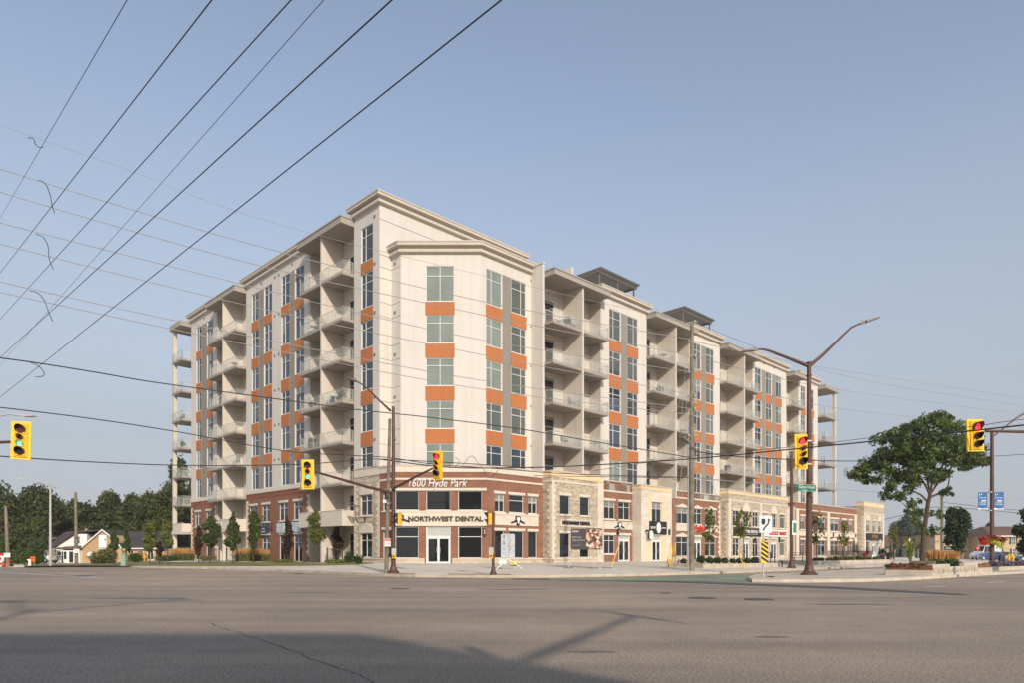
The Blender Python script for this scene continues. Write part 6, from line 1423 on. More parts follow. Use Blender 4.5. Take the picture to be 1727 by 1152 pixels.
# right wing of the same house
m = MB(); m.box(hx(203),hx(268),1.5,6,0,hz(925.5)); m.build('wall', M['beige_wall'], hs)
m = MB(); m.quad((hx(199),1.0,hz(925)),(hx(272),1.0,hz(925)),(hx(272),5.0,hz(898)+.25),(hx(184),5.0,hz(898)+.25)); m.quad((hx(184),5.0,hz(898)+.25),(hx(272),5.0,hz(898)+.25),(hx(272),9,hz(925)),(hx(199),9,hz(925))); m.build('roof', M['roof_dark'], hs)
m = MB(); m.box(hx(200),hx(271),.95,1.02,hz(926.5),hz(924.8)); m.build('fascia', M['white'], hs)
for a in (206,222,240): win(hs, hx(a), hx(a+9), hz(944), hz(930), 1.48, 2, False)
m = MB(); m.box(hx(190),hx(208),.4,.55,hz(928.5),hz(926.6)); m.box(hx(190),hx(191.5),.4,.5,0,hz(928)); m.build('porch', M['white'], hs)
m = MB(); m.box(hx(194),hx(201),.9,1.1,0,hz(931)); m.build('door', M['sign_green'], hs)
# white wing with porch
h2 = empty('house', (X(106,Yh), Yh+1.0, zb_), 0, 'white rendered house wing with a dark roof and glazed white porch', 'house')
def gx(px): return (px-106)*kh
m = MB(); m.extr([(gx(86),0),(gx(139),0),(gx(139),hz(901)),(gx(126),hz(900.5)),(gx(119),hz(903)),(gx(88),hz(921)),(gx(86),hz(926))], 0, 6); m.build('wall', M['white_wall'], h2)
m = MB(); m.box(gx(77),gx(85.8),1.2,6,0,hz(925)); m.build('wall', M['white_wall'], h2)
m = MB(); m.extr([(gx(73),hz(924.6)),(gx(87),hz(922.5)),(gx(119),hz(902)),(gx(127),hz(899)),(gx(174),hz(894)),(gx(174),hz(893)),(gx(110),hz(896.5)),(gx(101),hz(899)),(gx(73),hz(922.4))], -.3, 7.5); m.build('roof', M['roof_dark'], h2)
m = MB(); m.box(gx(110.5),gx(115),3,3.6,hz(899),hz(892.5)); m.box(gx(112),gx(113.5),3.1,3.5,hz(892.5),hz(890)); m.build('chimney', M['tan_brick'], h2)
w_ = win(h2, gx(117), gx(127), hz(917), hz(905.5), -.02, 3, True, 'glass_mid')
win(h2, gx(79), gx(84), hz(943), hz(926.5), 1.18, 2, True, 'glass_mid')
m = MB(); m.box(gx(102),gx(139),-1.6,-.02,0,hz(929)); m.build('porch_wall', M['white_wall'], h2)
m = MB(); m.extr([(gx(98.5),hz(927)),(gx(139.5),hz(926)),(gx(139.5),hz(921)),(gx(119),hz(922.5)),(gx(98.5),hz(926))], -1.9, -.03); m.build('porch_roof', M['roof_brown'], h2)
for a, b_ in ((103.5,108.5),(113,117.5)): win(h2, gx(a), gx(b_), hz(943.5), hz(931), -1.62, 1, False)
for a, b_ in ((109.6,111.6),(122,128.5),(133,137)): m = MB(); m.box(gx(a),gx(b_),-1.66,-1.61,.12 if a < 120 else hz(949),hz(931)); m.build('door', M['sign_black'], h2)
# brown-roofed house behind the bushes
Yr = 106.0; h3 = empty('house', (X(50,Yr), Yr, 0), 0, 'low brown-roofed house behind the bushes at the far left', 'house')
def rx_(px): return (px-50)*Yr/F
def rz_(y): return Z(y, Yr)
m = MB(); m.box(rx_(30),rx_(72),0,6,0,rz_(921)); m.build('wall', M['beige_wall'], h3)
m = MB(); m.extr([(rx_(27),rz_(924)),(rx_(43),rz_(924)),(rx_(43),rz_(912)),(rx_(32),rz_(912))], -.8, 6); m.build('lower_roof', M['roof_brown'], h3)
m = MB(); m.quad((rx_(41),-1,rz_(922)),(rx_(74),-1,rz_(922)),(rx_(70),4,rz_(905.5)),(rx_(41),4,rz_(905.5))); m.quad((rx_(41),4,rz_(905.5)),(rx_(70),4,rz_(905.5)),(rx_(74),9,rz_(922)),(rx_(41),9,rz_(922))); m.build('roof', M['roof_brown'], h3)
m = MB(); m.extr([(rx_(40),rz_(922)),(rx_(45),rz_(922)),(rx_(41),rz_(907))], -1.05, -.9); m.build('gable', M['flower_yellow' if False else 'yellow_stucco'], h3)
Yr2 = 118.0; h4 = empty('house', (X(24,Yr2), Yr2, 0), 0, 'grey-roofed house half hidden by trees at the left edge', 'house')
m = MB(); q0, q1, q2, q3 = X(10,Yr2)-h4.location.x, X(36,Yr2)-h4.location.x, Z(915,Yr2), Z(892,Yr2); m.quad((q0,-1,q2),(q1,-1,q2),(q1-.4,4,q3),(q0+1,4,q3)); m.quad((q0+1,4,q3),(q1-.4,4,q3),(q1,9,q2),(q0,9,q2)); m.build('roof', M['roof_grey'], h4); m = MB(); m.box(q0+.4,q1-.4,0,8,0,q2); m.build('wall', M['beige_wall'], h4)

# ------------------------------------------------------------------ vehicles
def vehicle(loc, rz, L, W_, H, body, lab, kind='sedan', name='parked_car', cat='car', group=None):
    """length along x, nose at +x"""
    t = empty(name, loc, rz, lab, cat, group); c = L/2
    if kind == 'sedan': lower = [(-c,.42),(-c+.05,.75),(-c+.45,.93),(c-1.25,.92),(c-.25,.78),(c,.60),(c-.02,.35),(c-.3,.24),(-c+.3,.24)]; cab = [(-c+.35,.92),(-c+1.05,H-.06),(-c+1.6,H),(c-2.2,H-.02),(c-1.15,.91)]
    elif kind == 'van': lower = [(-c,.35),(-c,1.2),(c-.9,1.25),(c-.15,.95),(c,.6),(c-.05,.3),(-c+.1,.28)]; cab = [(-c+.02,1.19),(-c+.12,H-.08),(-c+.4,H),(c-1.9,H),(c-1.55,H-.12),(c-.85,1.22)]
    else: lower = [(-c,.45),(-c,1.0),(c-1.3,1.0),(c-.1,.95),(c,.6),(c-.1,.4),(-c+.1,.4)]; cab = [(c-3.2,.99),(c-3.0,H-.05),(c-2.7,H),(c-1.9,H),(c-1.25,.99)]
    bm = bmesh.new()
    def loft(pts, w0, w1, y_in=0):
        zs = [p[1] for p in pts]; za, zb2 = min(zs), max(zs); v0, v1 = [], []
        for x, z in pts: ww = w0+(w1-w0)*(z-za)/(zb2-za); v0.append(bm.verts.new((x,-ww/2,z))); v1.append(bm.verts.new((x,ww/2,z)))
        bm.faces.new(v0); bm.faces.new(v1[::-1]); n = len(pts)
        for k in range(n): bm.faces.new((v0[k], v1[k], v1[(k+1)%n], v0[(k+1)%n]))
    loft(lower, W_*.97, W_); loft(cab, W_*.93, W_*.74)
    bmesh.ops.recalc_face_normals(bm, faces=bm.faces); bmesh.ops.bevel(bm, geom=bm.edges[:], offset=.05, segments=2, affect='EDGES', profile=.6)
    me = D.meshes.new('body'); bm.to_mesh(me); bm.free(); me.materials.append(body); o = D.objects.new('body', me); COL.objects.link(o); o.parent = t
    zl, zt = cab[0][1]+.06, H-.13
    xs0, xs1 = cab[1][0]+.10, cab[-2][0]-.05; xa, xb = cab[0][0]+.35, cab[-1][0]-.18
    yl, yt = W_*.93/2+.015, W_*.76/2+.03
    if kind == 'van': xs0 = c-2.6; xa = c-2.6
    mids = (xs0+xs1)/2
    for sg in (-1, 1):
        for a, b_, a2, b2 in ((xa, (xa+xb)/2-.04, xs0, mids-.04), ((xa+xb)/2+.04, xb, mids+.04, xs1)):
            m = MB(); m.quad((a,sg*yl,zl),(b_,sg*yl,zl),(b2,sg*yt,zt),(a2,sg*yt,zt)); m.quad((a,sg*(yl-.03),zl),(b_,sg*(yl-.03),zl),(b2,sg*(yt-.03),zt),(a2,sg*(yt-.03),zt)); m.build('side_window', M['glass_dark'], t)
    m = MB(); x0, x1 = cab[-1][0]+.03, cab[-2][0]+.05; m.quad((x0-.12,-yl+.12,zl),(x0-.12,yl-.12,zl),(x1-.08,yt-.1,zt+.02),(x1-.08,-yt+.1,zt+.02)); 
    for q in range(len(m.v)): m.v[q] = (m.v[q][0]+.06, m.v[q][1], m.v[q][2])
    m.build('windscreen', M['glass_dark'], t)
    m = MB(); m.quad((cab[0][0]+.06,-yl+.12,zl),(cab[0][0]+.06,yl-.12,zl),(cab[1][0]-.10,yt-.1,zt),(cab[1][0]-.10,-yt+.1,zt)); m.build('rear_window', M['glass_dark'], t)
    for sx in (-c+.85, c-.88):
        for sg in (-1, 1):
            m = MB(); m.lathe([(.24,-.11),(.32,-.10),(.33,0),(.32,.10),(.24,.11)], 20); o = m.build('tyre', M['black'], t, loc=(sx, sg*(W_/2-.10), .33)); o.rotation_euler = (R(90),0,0)
            m = MB(); m.lathe([(.05,-.122),(.20,-.118),(.22,-.112),(.22,.112),(.2,.118),(.05,.122)], 16); q = m.build('rim', M['steel'], o)
    for sg in (-1, 1):
        m = MB(); m.box(c-.14, c-.01, sg*(W_/2-.32)-.16, sg*(W_/2-.32)+.16, .62, .74); m.build('headlight', M['glove_grey'], t)
        m = MB(); m.box(-c-.01, -c+.09, sg*(W_/2-.25)-.14, sg*(W_/2-.25)+.14, .72, .86); m.build('tail_light', M['red'], t)
        m = MB(); m.box(cab[-1][0]-.35, cab[-1][0]-.2, sg*(W_/2+.01)-.06, sg*(W_/2+.01)+.10, .95, 1.07); m.build('mirror', body, t)
    return t
def paint(name, c): return plain(name, c, .25, .0, var=.03, coat=.8)
M['car_blue'] = paint('car_blue', (.03,.07,.20)); M['car_white'] = paint('car_white', (.62,.63,.65)); M['car_silver'] = paint('car_silver', (.42,.45,.49)); M['car_navy'] = paint('car_navy', (.04,.07,.13)); M['car_dark'] = paint('car_dark', (.03,.045,.04))
vehicle(GY(1668,112), R(178), 4.55, 1.8, 1.42, M['car_blue'], 'blue hatchback parked side-on before the white van')
vehicle(GY(1662,119), R(200), 5.4, 2.0, 2.45, M['car_white'], 'white van parked behind the blue hatchback', 'van', 'parked_van', 'van')
vehicle(GY(1685,118), R(160), 4.4, 1.8, 1.4, M['car_dark'], 'dark green car behind the brown banner pole')
vehicle(GY(1722,108), R(150), 4.4, 1.8, 1.42, M['car_silver'], 'silver car parked behind the yellow bollards')
vehicle(GY(1738,100), R(170), 4.5, 1.8, 1.45, M['car_navy'], 'dark blue car cut by the right edge')
vehicle(GY(62,89), R(176), 5.3, 1.9, 1.5, M['car_white'], 'white pickup truck half hidden by bushes before the white house', 'pickup', 'parked_pickup', 'pickup truck')

# ------------------------------------------------------------------ buildings on the right
def rbuild(px0, px1, ytop, Yd, dep, mat, lab, ybase=None, name='brick_building'):
    c = (px0+px1)/2; t = empty(name, (X(c,Yd), Yd, .1), 0, lab, 'building'); k = Yd/F; wd = (px1-px0)*k/2; h_ = Z(ytop,Yd)-.1
    m = MB(); m.box(-wd, wd, 0, dep, -.3, h_); m.build('wall', M[mat], t); return t, k, wd, h_, c
t, k, wd, h_, c = rbuild(1577, 1706, 902.5, 132, 14, 'buff_brick', 'long buff brick building with a flat dark roofline behind the parked cars')
m = MB(); m.box(-wd-.15, wd+.15, -.2, 14.2, h_, h_+.25); m.build('parapet', M['roof_dark'], t)
def lx(px): return (px-c)*k
def lz(y): return Z(y,132)-.1
win(t, lx(1623.5), lx(1629.5), lz(915), lz(908), -.03, 1, False, 'glass_mid'); win(t, lx(1650), lx(1656), lz(914), lz(907.5), -.03, 1, False)
m = MB(); m.box(lx(1592.5),lx(1606),-.15,-.01,lz(928),lz(922)); s_ = m.build('sign_board', M['sign_black'], t); text('Corner', 1.1, .35, 'white', t, (lx(1599.3),-.16,lz(925)), ext=.01, shear=.2)
m = MB(); m.box(lx(1593),lx(1606),-.05,-.005,lz(943),lz(929.5)); m.build('shop_window', M['glass_dark'], t)
m = MB(); m.extr([(lx(1646),lz(927)),(lx(1668),lz(927)),(lx(1667),lz(919.5)),(lx(1647.5),lz(919.5))], -1.2, -.02); m.build('awning', M['roof_dark'], t)
m = MB(); m.box(lx(1647),lx(1668),-.05,-.01,lz(944),lz(927.5)); m.build('shop_window', M['glass_dark'], t); m = MB(); m.box(lx(1632),lx(1640),3,5,h_,h_+.8); m.build('rooftop_unit', M['white'], t)
t, k, wd, h_, c = rbuild(1674, 1790, 904.5, 126, 12, 'buff_brick', 'two-storey brick house with a brown hipped roof and green shutters at the right', name='brick_house')
def lz(y): return Z(y,126)-.1
m = MB(); e_ = .5; zt_ = lz(890.5); a_, b_2 = lx(1691), lx(1725)
def hip(m, x0, x1, y0, y1, z, r0, r1, zr): ym = (y0+y1)/2; m.quad((x0,y0,z),(x1,y0,z),(r1,ym,zr),(r0,ym,zr)); m.quad((x0,y1,z),(x1,y1,z),(r1,ym,zr),(r0,ym,zr)); m.poly([(x0,y0,z),(x0,y1,z),(r0,ym,zr)]); m.poly([(x1,y0,z),(x1,y1,z),(r1,ym,zr)])
hip(m, -wd-e_, wd+e_, -e_, 12+e_, h_, lx(1694), lx(1770), zt_+.4); m.build('roof', M['roof_brown'], t)
m = MB(); m.box(-wd-e_, wd+e_, -e_-.04, -e_+.03, h_-.16, h_+.02); m.build('eaves', M['white'], t)
for px, y0, y1 in ((1706,919,907.5),(1682.5,936,926),(1707,936,926),(1683,917,907.5)):
    win(t, lx(px), lx(px+6), lz(y0), lz(y1), -.03, 2, True, 'glass_mid')
    for q in (px-3.6, px+7.0): m = MB(); m.box(lx(q),lx(q+2.4),-.05,-.005,lz(y0),lz(y1)); m.build('shutter', M['leaf_dark'], t)
# shops beyond the last pavilion
t, k, wd, h_, c = rbuild(1492, 1545, 923, 140, 10, 'beige_wall', 'low shop building with a brown roof and a yellow gable beyond the last pavilion', name='shop_building')
def lz(y): return Z(y,140)-.1
m = MB(); hip(m, -wd-1.0, wd+.6, -1, 11, lz(922.5), lx(1487), lx(1528), lz(902)); m.build('roof', M['roof_brown'], t)
m = MB(); m.extr([(lx(1516),lz(922)),(lx(1541),lz(922)),(lx(1528),lz(908))], -1.4, -1.0); m.build('gable', M['yellow_stucco'], t)
m = MB(); m.quad((lx(1513),-1.5,lz(923)),(lx(1528),-1.5,lz(906.5)),(lx(1528),4,lz(906.5)),(lx(1513),4,lz(923))); m.quad((lx(1544),-1.5,lz(923)),(lx(1528),-1.5,lz(906.5)),(lx(1528),4,lz(906.5)),(lx(1544),4,lz(923))); m.build('porch_roof', M['roof_brown'], t)
for a, b_ in ((1499,1505),(1511,1523),(1527,1535)): m = MB(); m.box(lx(a),lx(b_),-.06,-.01,lz(943),lz(927)); m.build('shop_window', M['glass_mid'], t)
for q in (1508,1524.5,1537): m = MB(); m.box(lx(q)-.12,lx(q)+.12,-1.3,-1.05,-.1,lz(923)); m.build('pillar', M['frame_dark'], t)
t, k, wd, h_, c = rbuild(1540, 1582, 925, 136, 10, 'white_wall', 'pale shop row with a low brown roof behind the spreading tree trunk', name='shop_building')
def lz(y): return Z(y,136)-.1
m = MB(); hip(m, -wd-.6, wd+1.0, -1.2, 11, lz(922.5), lx(1546), lx(1576), lz(914)); m.build('roof', M['roof_grey'], t)
for a, b_ in ((1542,1547),(1550,1558),(1563,1572)): m = MB(); m.box(lx(a),lx(b_),-.06,-.01,lz(943),lz(926)); m.build('shop_window', M['glass_mid'], t)
# patio lamp post
b_ = GY(1507, 100); t = empty('patio_lamp', b_, 0, 'black post lamp with a wide inverted cone by the far patio', 'street lamp'); h_ = Z(889,100)-b_.z
m = MB(); m.tube([(0,0,0),(0,0,h_-.6)], .09, 8); m.build('post', M['black'], t); m = MB(); m.lathe([(.08,h_-.6),(.14,h_-.4),(.62,h_-.1),(.64,h_)], 16); m.build('lamp_head', M['black'], t)

# ------------------------------------------------------------------ small things on the right
def bench(px0, px1, yb, lab):
    a, c_ = G(px0,yb), G(px1,yb); t_ = c_-a; L = Vector((t_.x,t_.y)).length; o = empty('bench', a, math.atan2(t_.y,t_.x), lab, 'bench', 'dark benches by the shops'); s_ = MB(); s_.box(0,L,-.05,.05,-.02,.02); me = s_.mesh('slat', M['frame_dark'])
    for y, z in ((.0,.5),(.14,.5),(.28,.5),(.42,.5),(.50,.68),(.54,.82),(.58,.96)): q = D.objects.new('slat', me); COL.objects.link(q); q.parent = o; q.location = (0,y,z); 
    for x in (.1, L-.1):
        for y in (0,.45): m = MB(); m.box(x-.03,x+.03,y-.03,y+.03,0,.5 if y == 0 else 1.0); m.build('leg', M['black'], o)
bench(1277,1308,950.5,'dark slatted bench behind the striped hazard board'); bench(1339,1362,950.5,'dark slatted bench between the two brown poles')
b_ = G(1319,957); t = empty('bollard', b_, 0, 'thin black post with a cap at the end of the long planter', 'bollard'); m = MB(); m.tube([(0,0,0),(0,0,.5)],.05,8); m.tube([(-.2,0,.5),(0,0,.5),(0,0,.45)],.04,6); m.build('post', M['black'], t)
# patio: fence panels, umbrellas, planters, flag
def patio(px0, px1, Yd0, Yd1, lab):
    a, c_ = GY(px0,Yd0), GY(px1,Yd1); t_ = c_-a; L = Vector((t_.x,t_.y)).length; o = empty('patio_fence', a, math.atan2(t_.y,t_.x), lab, 'fence', 'black patio fences'); h_ = 1.15
    s_ = MB(); s_.box(-.02,.02,-.02,.02,.1,h_-.05); me = s_.mesh('picket', M['black']); n_ = int(L/.18)
    m = MB(); m.box(0,L,-.03,.03,h_-.06,h_); m.box(0,L,-.03,.03,.08,.13); m.build('rail', M['black'], o)
    for i in range(n_+1): q = D.objects.new('picket', me); COL.objects.link(q); q.parent = o; q.location = (L*i/n_,0,0)
patio(1396,1441,85,88,'black patio fence before the last brick shop windows'); patio(1441,1480,88,92,'black patio fence before the farthest stone pavilion'); patio(1480,1504,92,92,'black patio fence at the far corner past the pavilion')
for px, Yd, yt, lab in ((1441,92,912,'closed dark parasol left of the farthest pavilion'),(1446,93,915,'second closed dark parasol, touching the pavilion corner'),(1463,96,916,'closed dark parasol before the pavilion left window'),(1479,97,918,'closed dark parasol before the pavilion right window'),(1503,98,914,'closed dark parasol past the pavilion by the round sign')):
    b_ = GY(px,Yd); h_ = Z(yt,Yd)-b_.z; t = empty('parasol', b_, 0, lab, 'parasol', 'closed patio parasols'); m = MB(); m.tube([(0,0,0),(0,0,h_)],.04,6); m.build('pole', M['frame_dark'], t); m = MB(); m.lathe([(.22,h_*.38),(.26,h_*.5),(.18,h_*.75),(.06,h_*.98)],9); m.build('canopy', M['frame_dark'], t)
def round_plant(px, yb, hw, hh, mat, lab, Yd, name='potted_plant'):
    b_ = GY(px,Yd); k = Yd/F; t = empty(name, b_, 0, lab, 'plant', 'patio plants'); m = MB(); m.lathe([(hw*k*.5,0),(hw*k*.7,.5)],12); m.build('pot', M['black'], t)
    o = D.objects.new('foliage', leaf_mesh('foliage', [(0,0,.55+hh*k*.5)],[(hw*k,hw*k,hh*k*.6)],[900],.12,M[mat],seed=int(px))); COL.objects.link(o); o.parent = t
round_plant(1488,940,6,10,'leaf_dark','round clipped dark bush behind the white feather flag',90); round_plant(1458,940,2.6,4,'flower_red','pink flowering pot on the patio before the pavilion',86.5); round_plant(1488,944,4,3,'flower_violet','violet flowering pot on the patio right of the feather flag',87.5); round_plant(1498,943,4,4,'leaf_yellow','yellow-green patio plant at the far corner',88)
b_ = GY(1472,82); t = empty('feather_flag', b_, 0, 'white feather flag leaning right before the patio', 'flag'); k = 82/F
m = MB(); m.tube([(-.2,0,.0),(.0,0,.3),(.35,0,1.5),(.95,0,2.55)],.02,6); m.box(-.5,.4,-.05,.05,0,.05); m.build('pole', M['black'], t); m = MB(); m.extr([(-.15,.22),(.38,.22),(.62,1.0),(.84,1.9),(.97,2.5),(.6,2.3),(.3,1.9),(.05,1.1)],-.015,.015); fl = m.build('cloth', M['white'], t); text('A&W', .3, .11, 'black', t, (.52,-.02,1.95), ext=.004)
for i, (px, Yd, lab) in enumerate([(1561,104,'yellow bollard, left of the pair by the buff brick building'),(1569,104,'yellow bollard, right of the pair by the buff brick building'),(1701.5,90,'yellow bollard left of the two before the silver car'),(1704.8,91,'yellow bollard touching the yellow hydrant')]):
    b_ = GY(px,Yd); t = empty('bollard', b_, 0, lab, 'bollard', 'yellow bollards'); m = MB(); m.lathe([(.11,0),(.11,.95),(.08,1.02),(.01,1.05)],12); m.build('post', M['yellow'], t); m = MB(); m.lathe([(.115,.7),(.115,.78)],12); m.build('band', M['flower_yellow'], t)
def hydrant(b_, s_, lab):
    t = empty('fire_hydrant', b_, 0, lab, 'hydrant'); t.scale = (s_,)*3
    m = MB(); m.lathe([(.17,0),(.17,.06),(.12,.08),(.12,.55),(.15,.57),(.15,.62),(.11,.70),(.06,.78),(.04,.80)],14); m.build('barrel', M['yellow'], t); m = MB(); m.tube([(-.24,0,.48),(.24,0,.48)],.065,10); m.build('side_nozzle', M['yellow'], t); m = MB(); m.tube([(0,0,.4),(0,-.2,.4)],.085,10); m.build('front_nozzle', M['yellow'], t); m = MB(); m.lathe([(.03,.8),(.03,.87)],6); m.build('cap_nut', M['yellow'], t)
hydrant(G(243,948.3), 1.05, 'yellow fire hydrant on the lawn among the tan grasses'); hydrant(GY(1707.5,90), 1.3, 'yellow fire hydrant right of the two bollards at the parking')
# sign posts, cart, boards in the parking
b_ = GY(1624,108); t = empty('parking_sign', b_, 0, 'small white parking sign on a thin post before the buff brick building', 'sign'); m = MB(); m.box(-.03,.03,-.02,.02,0,2.3); m.build('post', M['steel'], t); m = MB(); m.box(-.22,.22,-.05,-.021,1.8,2.35); m.build('plate', M['white'], t)
b_ = GY(1649,100); t = empty('stop_sign', b_, 0, 'small red octagonal stop sign seen past the banner pole', 'sign'); m = MB(); m.box(-.03,.03,-.02,.02,0,1.6); m.build('post', M['steel'], t); m = MB(); m.extr([(.3*math.cos(R(22.5+45*a)),1.85+.3*math.sin(R(22.5+45*a))) for a in range(8)],-.05,-.021); m.build('plate', M['red'], t); text('STOP', .4, .14, 'white', t, (0,-.051,1.85), ext=.004)
b_ = GY(1691,92); t = empty('sandwich_board', b_, 0, 'black sandwich board behind the brown banner pole', 'sign'); m = MB(); m.extr([(-.35,0),(.35,0),(.28,1.0),(-.28,1.0)],-.05,0); m.build('panel', M['board_dark'], t); m = MB(); m.extr([(-.35,0),(.35,0),(.28,1.0),(-.28,1.0)],.3,.35); m.build('panel', M['board_dark'], t)
b_ = GY(1640,88); t = empty('utility_cart', b_, 0, 'tall grey wheeled rack left of the blue hatchback', 'cart'); 
for x in (-.25,.25): m = MB(); m.box(x-.02,x+.02,-.02,.02,0,1.3); m.build('upright', M['steel'], t)
m = MB()
for z in (.3,.8,1.25): m.box(-.25,.25,-.25,.25,z-.02,z+.02)
m.build('shelves', M['steel'], t)
# median planters: concrete steps, rusty edging, carved panels
def mpl(px0, px1, y0, y1, ytop, dep, mat, lab, name, deep_top=None):
    a, c_ = at(px0,y0,F*(CH-.15)/(y0-HY)), at(px1,y1,F*(CH-.15)/(y1-HY)); t_ = c_-a; L = Vector((t_.x,t_.y)).length; rz = math.atan2(t_.y,t_.x); h_ = Z(ytop,(a.y+c_.y)/2)-.15
    o = empty(name, (a.x,a.y,.15), rz, lab, 'planter', 'concrete planters on the median'); return o, L, h_
o, L, h_ = mpl(1493,1572,970.2,971.6,962,2.5,'','rust-edged concrete planter with red flowers at the near end','median_planter')
m = MB(); m.prism([(0,0),(L,0),(L,2.6),(.5,2.6)], 0, h_); m.build('base_block', M['concrete_kerb'], o); m = MB(); m.box(.25,L,.15,.21,h_,h_+.26); m.box(.25,.31,.21,2.4,h_,h_+.26); m.build('rusty_edge', M['timber'], o); m = MB(); m.box(.31,L,.21,2.4,h_,h_+.12); m.build('soil', M['mulch'], o); m = MB(); m.box(L*.45,L,1.3,1.36,h_+.12,h_+.48); m.build('back_edge', M['wood'], o)
fc = [(L*(.12+.11*i), .35+.25*(i%2), h_+.2) for i in range(7)]
q = D.objects.new('red_flowers', leaf_mesh('red_flowers', fc, [(.35,.25,.14)]*7, [110]*7, .07, M['flower_red'], seed=77)); COL.objects.link(q); q.parent = o; q['kind'] = 'stuff'
q = D.objects.new('foliage', leaf_mesh('foliage', fc, [(.4,.3,.13)]*7, [160]*7, .08, M['leaf_shrub'], seed=78)); COL.objects.link(q); q.parent = o; q['kind'] = 'stuff'
M['carved'] = plain('carved_panel', (.56,.49,.39), .8, var=.10, scale=2)
def panels():
    a, c_ = at(1572,971.4,F*(CH-.15)/(971.4-HY)), at(1649,967.0,F*(CH-.15)/(967.0-HY)); t_ = c_-a; L = Vector((t_.x,t_.y)).length; o = empty('carved_planter_wall', (a.x,a.y,.15), math.atan2(t_.y,t_.x), 'pale stepped planter wall carved with twig lines on the median', 'planter', 'concrete planters on the median')
    k = (a.y+c_.y)/2; hs_ = [Z(951.5,k)-.15, Z(956,k)-.15, Z(950.5,k)-.15]; xs_ = [0, L*.36, L*.68, L]
    for i in range(3): m = MB(); m.box(xs_[i]+.005,xs_[i+1]-.005,0,.25,0,hs_[i]); m.build('panel', M['carved'], o)
    g_ = random.Random(8)
    for i in range(3):
        m = MB(); x = xs_[i]+.04
        while x < xs_[i+1]-.06:
            wd = g_.uniform(.006,.016); dx = g_.uniform(-.05,.12); h1 = hs_[i]*g_.uniform(.5,1) ; z0 = g_.uniform(0,.15)
            m.extr([(x,z0),(x+wd,z0),(x+dx*.5+wd*1.5,h1*.5),(x+dx,h1),(x+dx*.5,h1*.5)], -.006, .0); x += g_.uniform(.06,.15)
        q = m.build('carved_lines', M['bark'], o); q['kind'] = 'stuff'
    m = MB(); m.box(.1,L,.26,2.4,0,hs_[1]-.12); m.build('soil', M['mulch'], o); return L
panels()
o, L, h_ = mpl(1649,1673.5,967,966.0,958,2,'','low rust-edged concrete block beside the banner pole','median_planter'); m = MB(); m.box(0,L,0,2.0,0,h_); m.build('base_block', M['concrete_kerb'], o); m = MB(); m.box(.05,L-.1,.1,.16,h_,h_+.22); m.build('rusty_edge', M['timber'], o)
o, L, h_ = mpl(1685,1760,963.0,960.0,955.5,2,'','concrete planter with violet flowers at the right edge of the median','median_planter'); m = MB(); m.prism([(.0,0),(L,0),(L,2.2),(.3,2.2)],0,h_); m.build('base_block', M['concrete_kerb'], o)
fc = [(L*(.1+.11*i), .7, h_+.15) for i in range(9)]
q = D.objects.new('violet_flowers', leaf_mesh('violet_flowers', fc, [(.6,.5,.22)]*9, [260]*9, .07, M['flower_violet'], seed=79)); COL.objects.link(q); q.parent = o; q['kind'] = 'stuff'
q = D.objects.new('foliage', leaf_mesh('foliage', fc, [(.6,.5,.16)]*9, [200]*9, .08, M['leaf_shrub'], seed=80)); COL.objects.link(q); q.parent = o; q['kind'] = 'stuff'
# plants growing out of the median planters
def mshrub(px, yb, hw, hp, lab, mat, seed, n=1600, leaf=.09, Yd=48.5):
    b_ = at(px,yb,Yd); k = Yd/F; g_ = random.Random(seed); c_, r2 = [], []
    for q in range(6): c_.append((g_.uniform(-.6,.6)*hw*k, g_.uniform(-.3,.3), hp*k*g_.uniform(.3,.6))); r2.append((hw*k*.5,hw*k*.4,hp*k*.42))
    o = D.objects.new('shrub', leaf_mesh('shrub', c_, r2, [n//6]*6, leaf, M[mat], seed=seed)); COL.objects.link(o); o.location = b_; tag(o, lab, 'shrub', 'shrubs on the median')
mshrub(1572,957,9,12,'green leafy shrub right of the spreading tree trunk','leaf_shrub',501); mshrub(1590,957,12,12,'green shrub with yellow blooms in the middle of the median planter','leaf_shrub',502); mshrub(1608,958,13,13,'densest green shrub in the dip of the carved wall','leaf_dark',503)
mshrub(1536,969,6,6,'low weeds at the foot of the rust-edged planter','leaf_shrub',504,500,.06,47); mshrub(1300,975.5,4,3,'dry weed tuft on the median left of the twin-arm lamp base','leaf_yellow',505,250,.05,34)
grass_clump(at(1577,951,55), 20*55/F, 24*55/F, 'tan plumed grass right of the spreading tree trunk', 520, 420, .35, 'tan grasses on the median'); grass_clump(at(1600,950,56), 26*56/F, 21*56/F, 'widest tan plumed grass on the median', 521, 520, .35, 'tan grasses on the median')
# spiky palm-like plant
b_ = at(1535,954,49); t = empty('spiky_plant', b_, 0, 'spiky yellow-green plant left of the spreading tree trunk', 'plant'); m = MB(); g_ = random.Random(4); k = 49/F
for i in range(46):
    px_, py_ = g_.uniform(-15,17), -g_.uniform(22,58); q0 = (g_.uniform(-.03,.03),0,g_.uniform(0,.5)); q2 = (px_*k,g_.uniform(-.4,.4),-py_*k); q1 = ((q0[0]+q2[0])*.4,q2[1]*.4,q2[2]*.65); w2_ = .03
    m.poly([(q0[0]-w2_,q0[1],q0[2]),(q0[0]+w2_,q0[1],q0[2]),(q1[0]+w2_,q1[1],q1[2]),q2,(q1[0]-w2_,q1[1],q1[2])])
o = m.build('fronds', M['leaf_yellow'], t); o['kind'] = 'stuff'; m = MB(); m.tube([(0,0,-.3),(0,0,.6)],.06,8); m.build('stem', M['bark'], t)
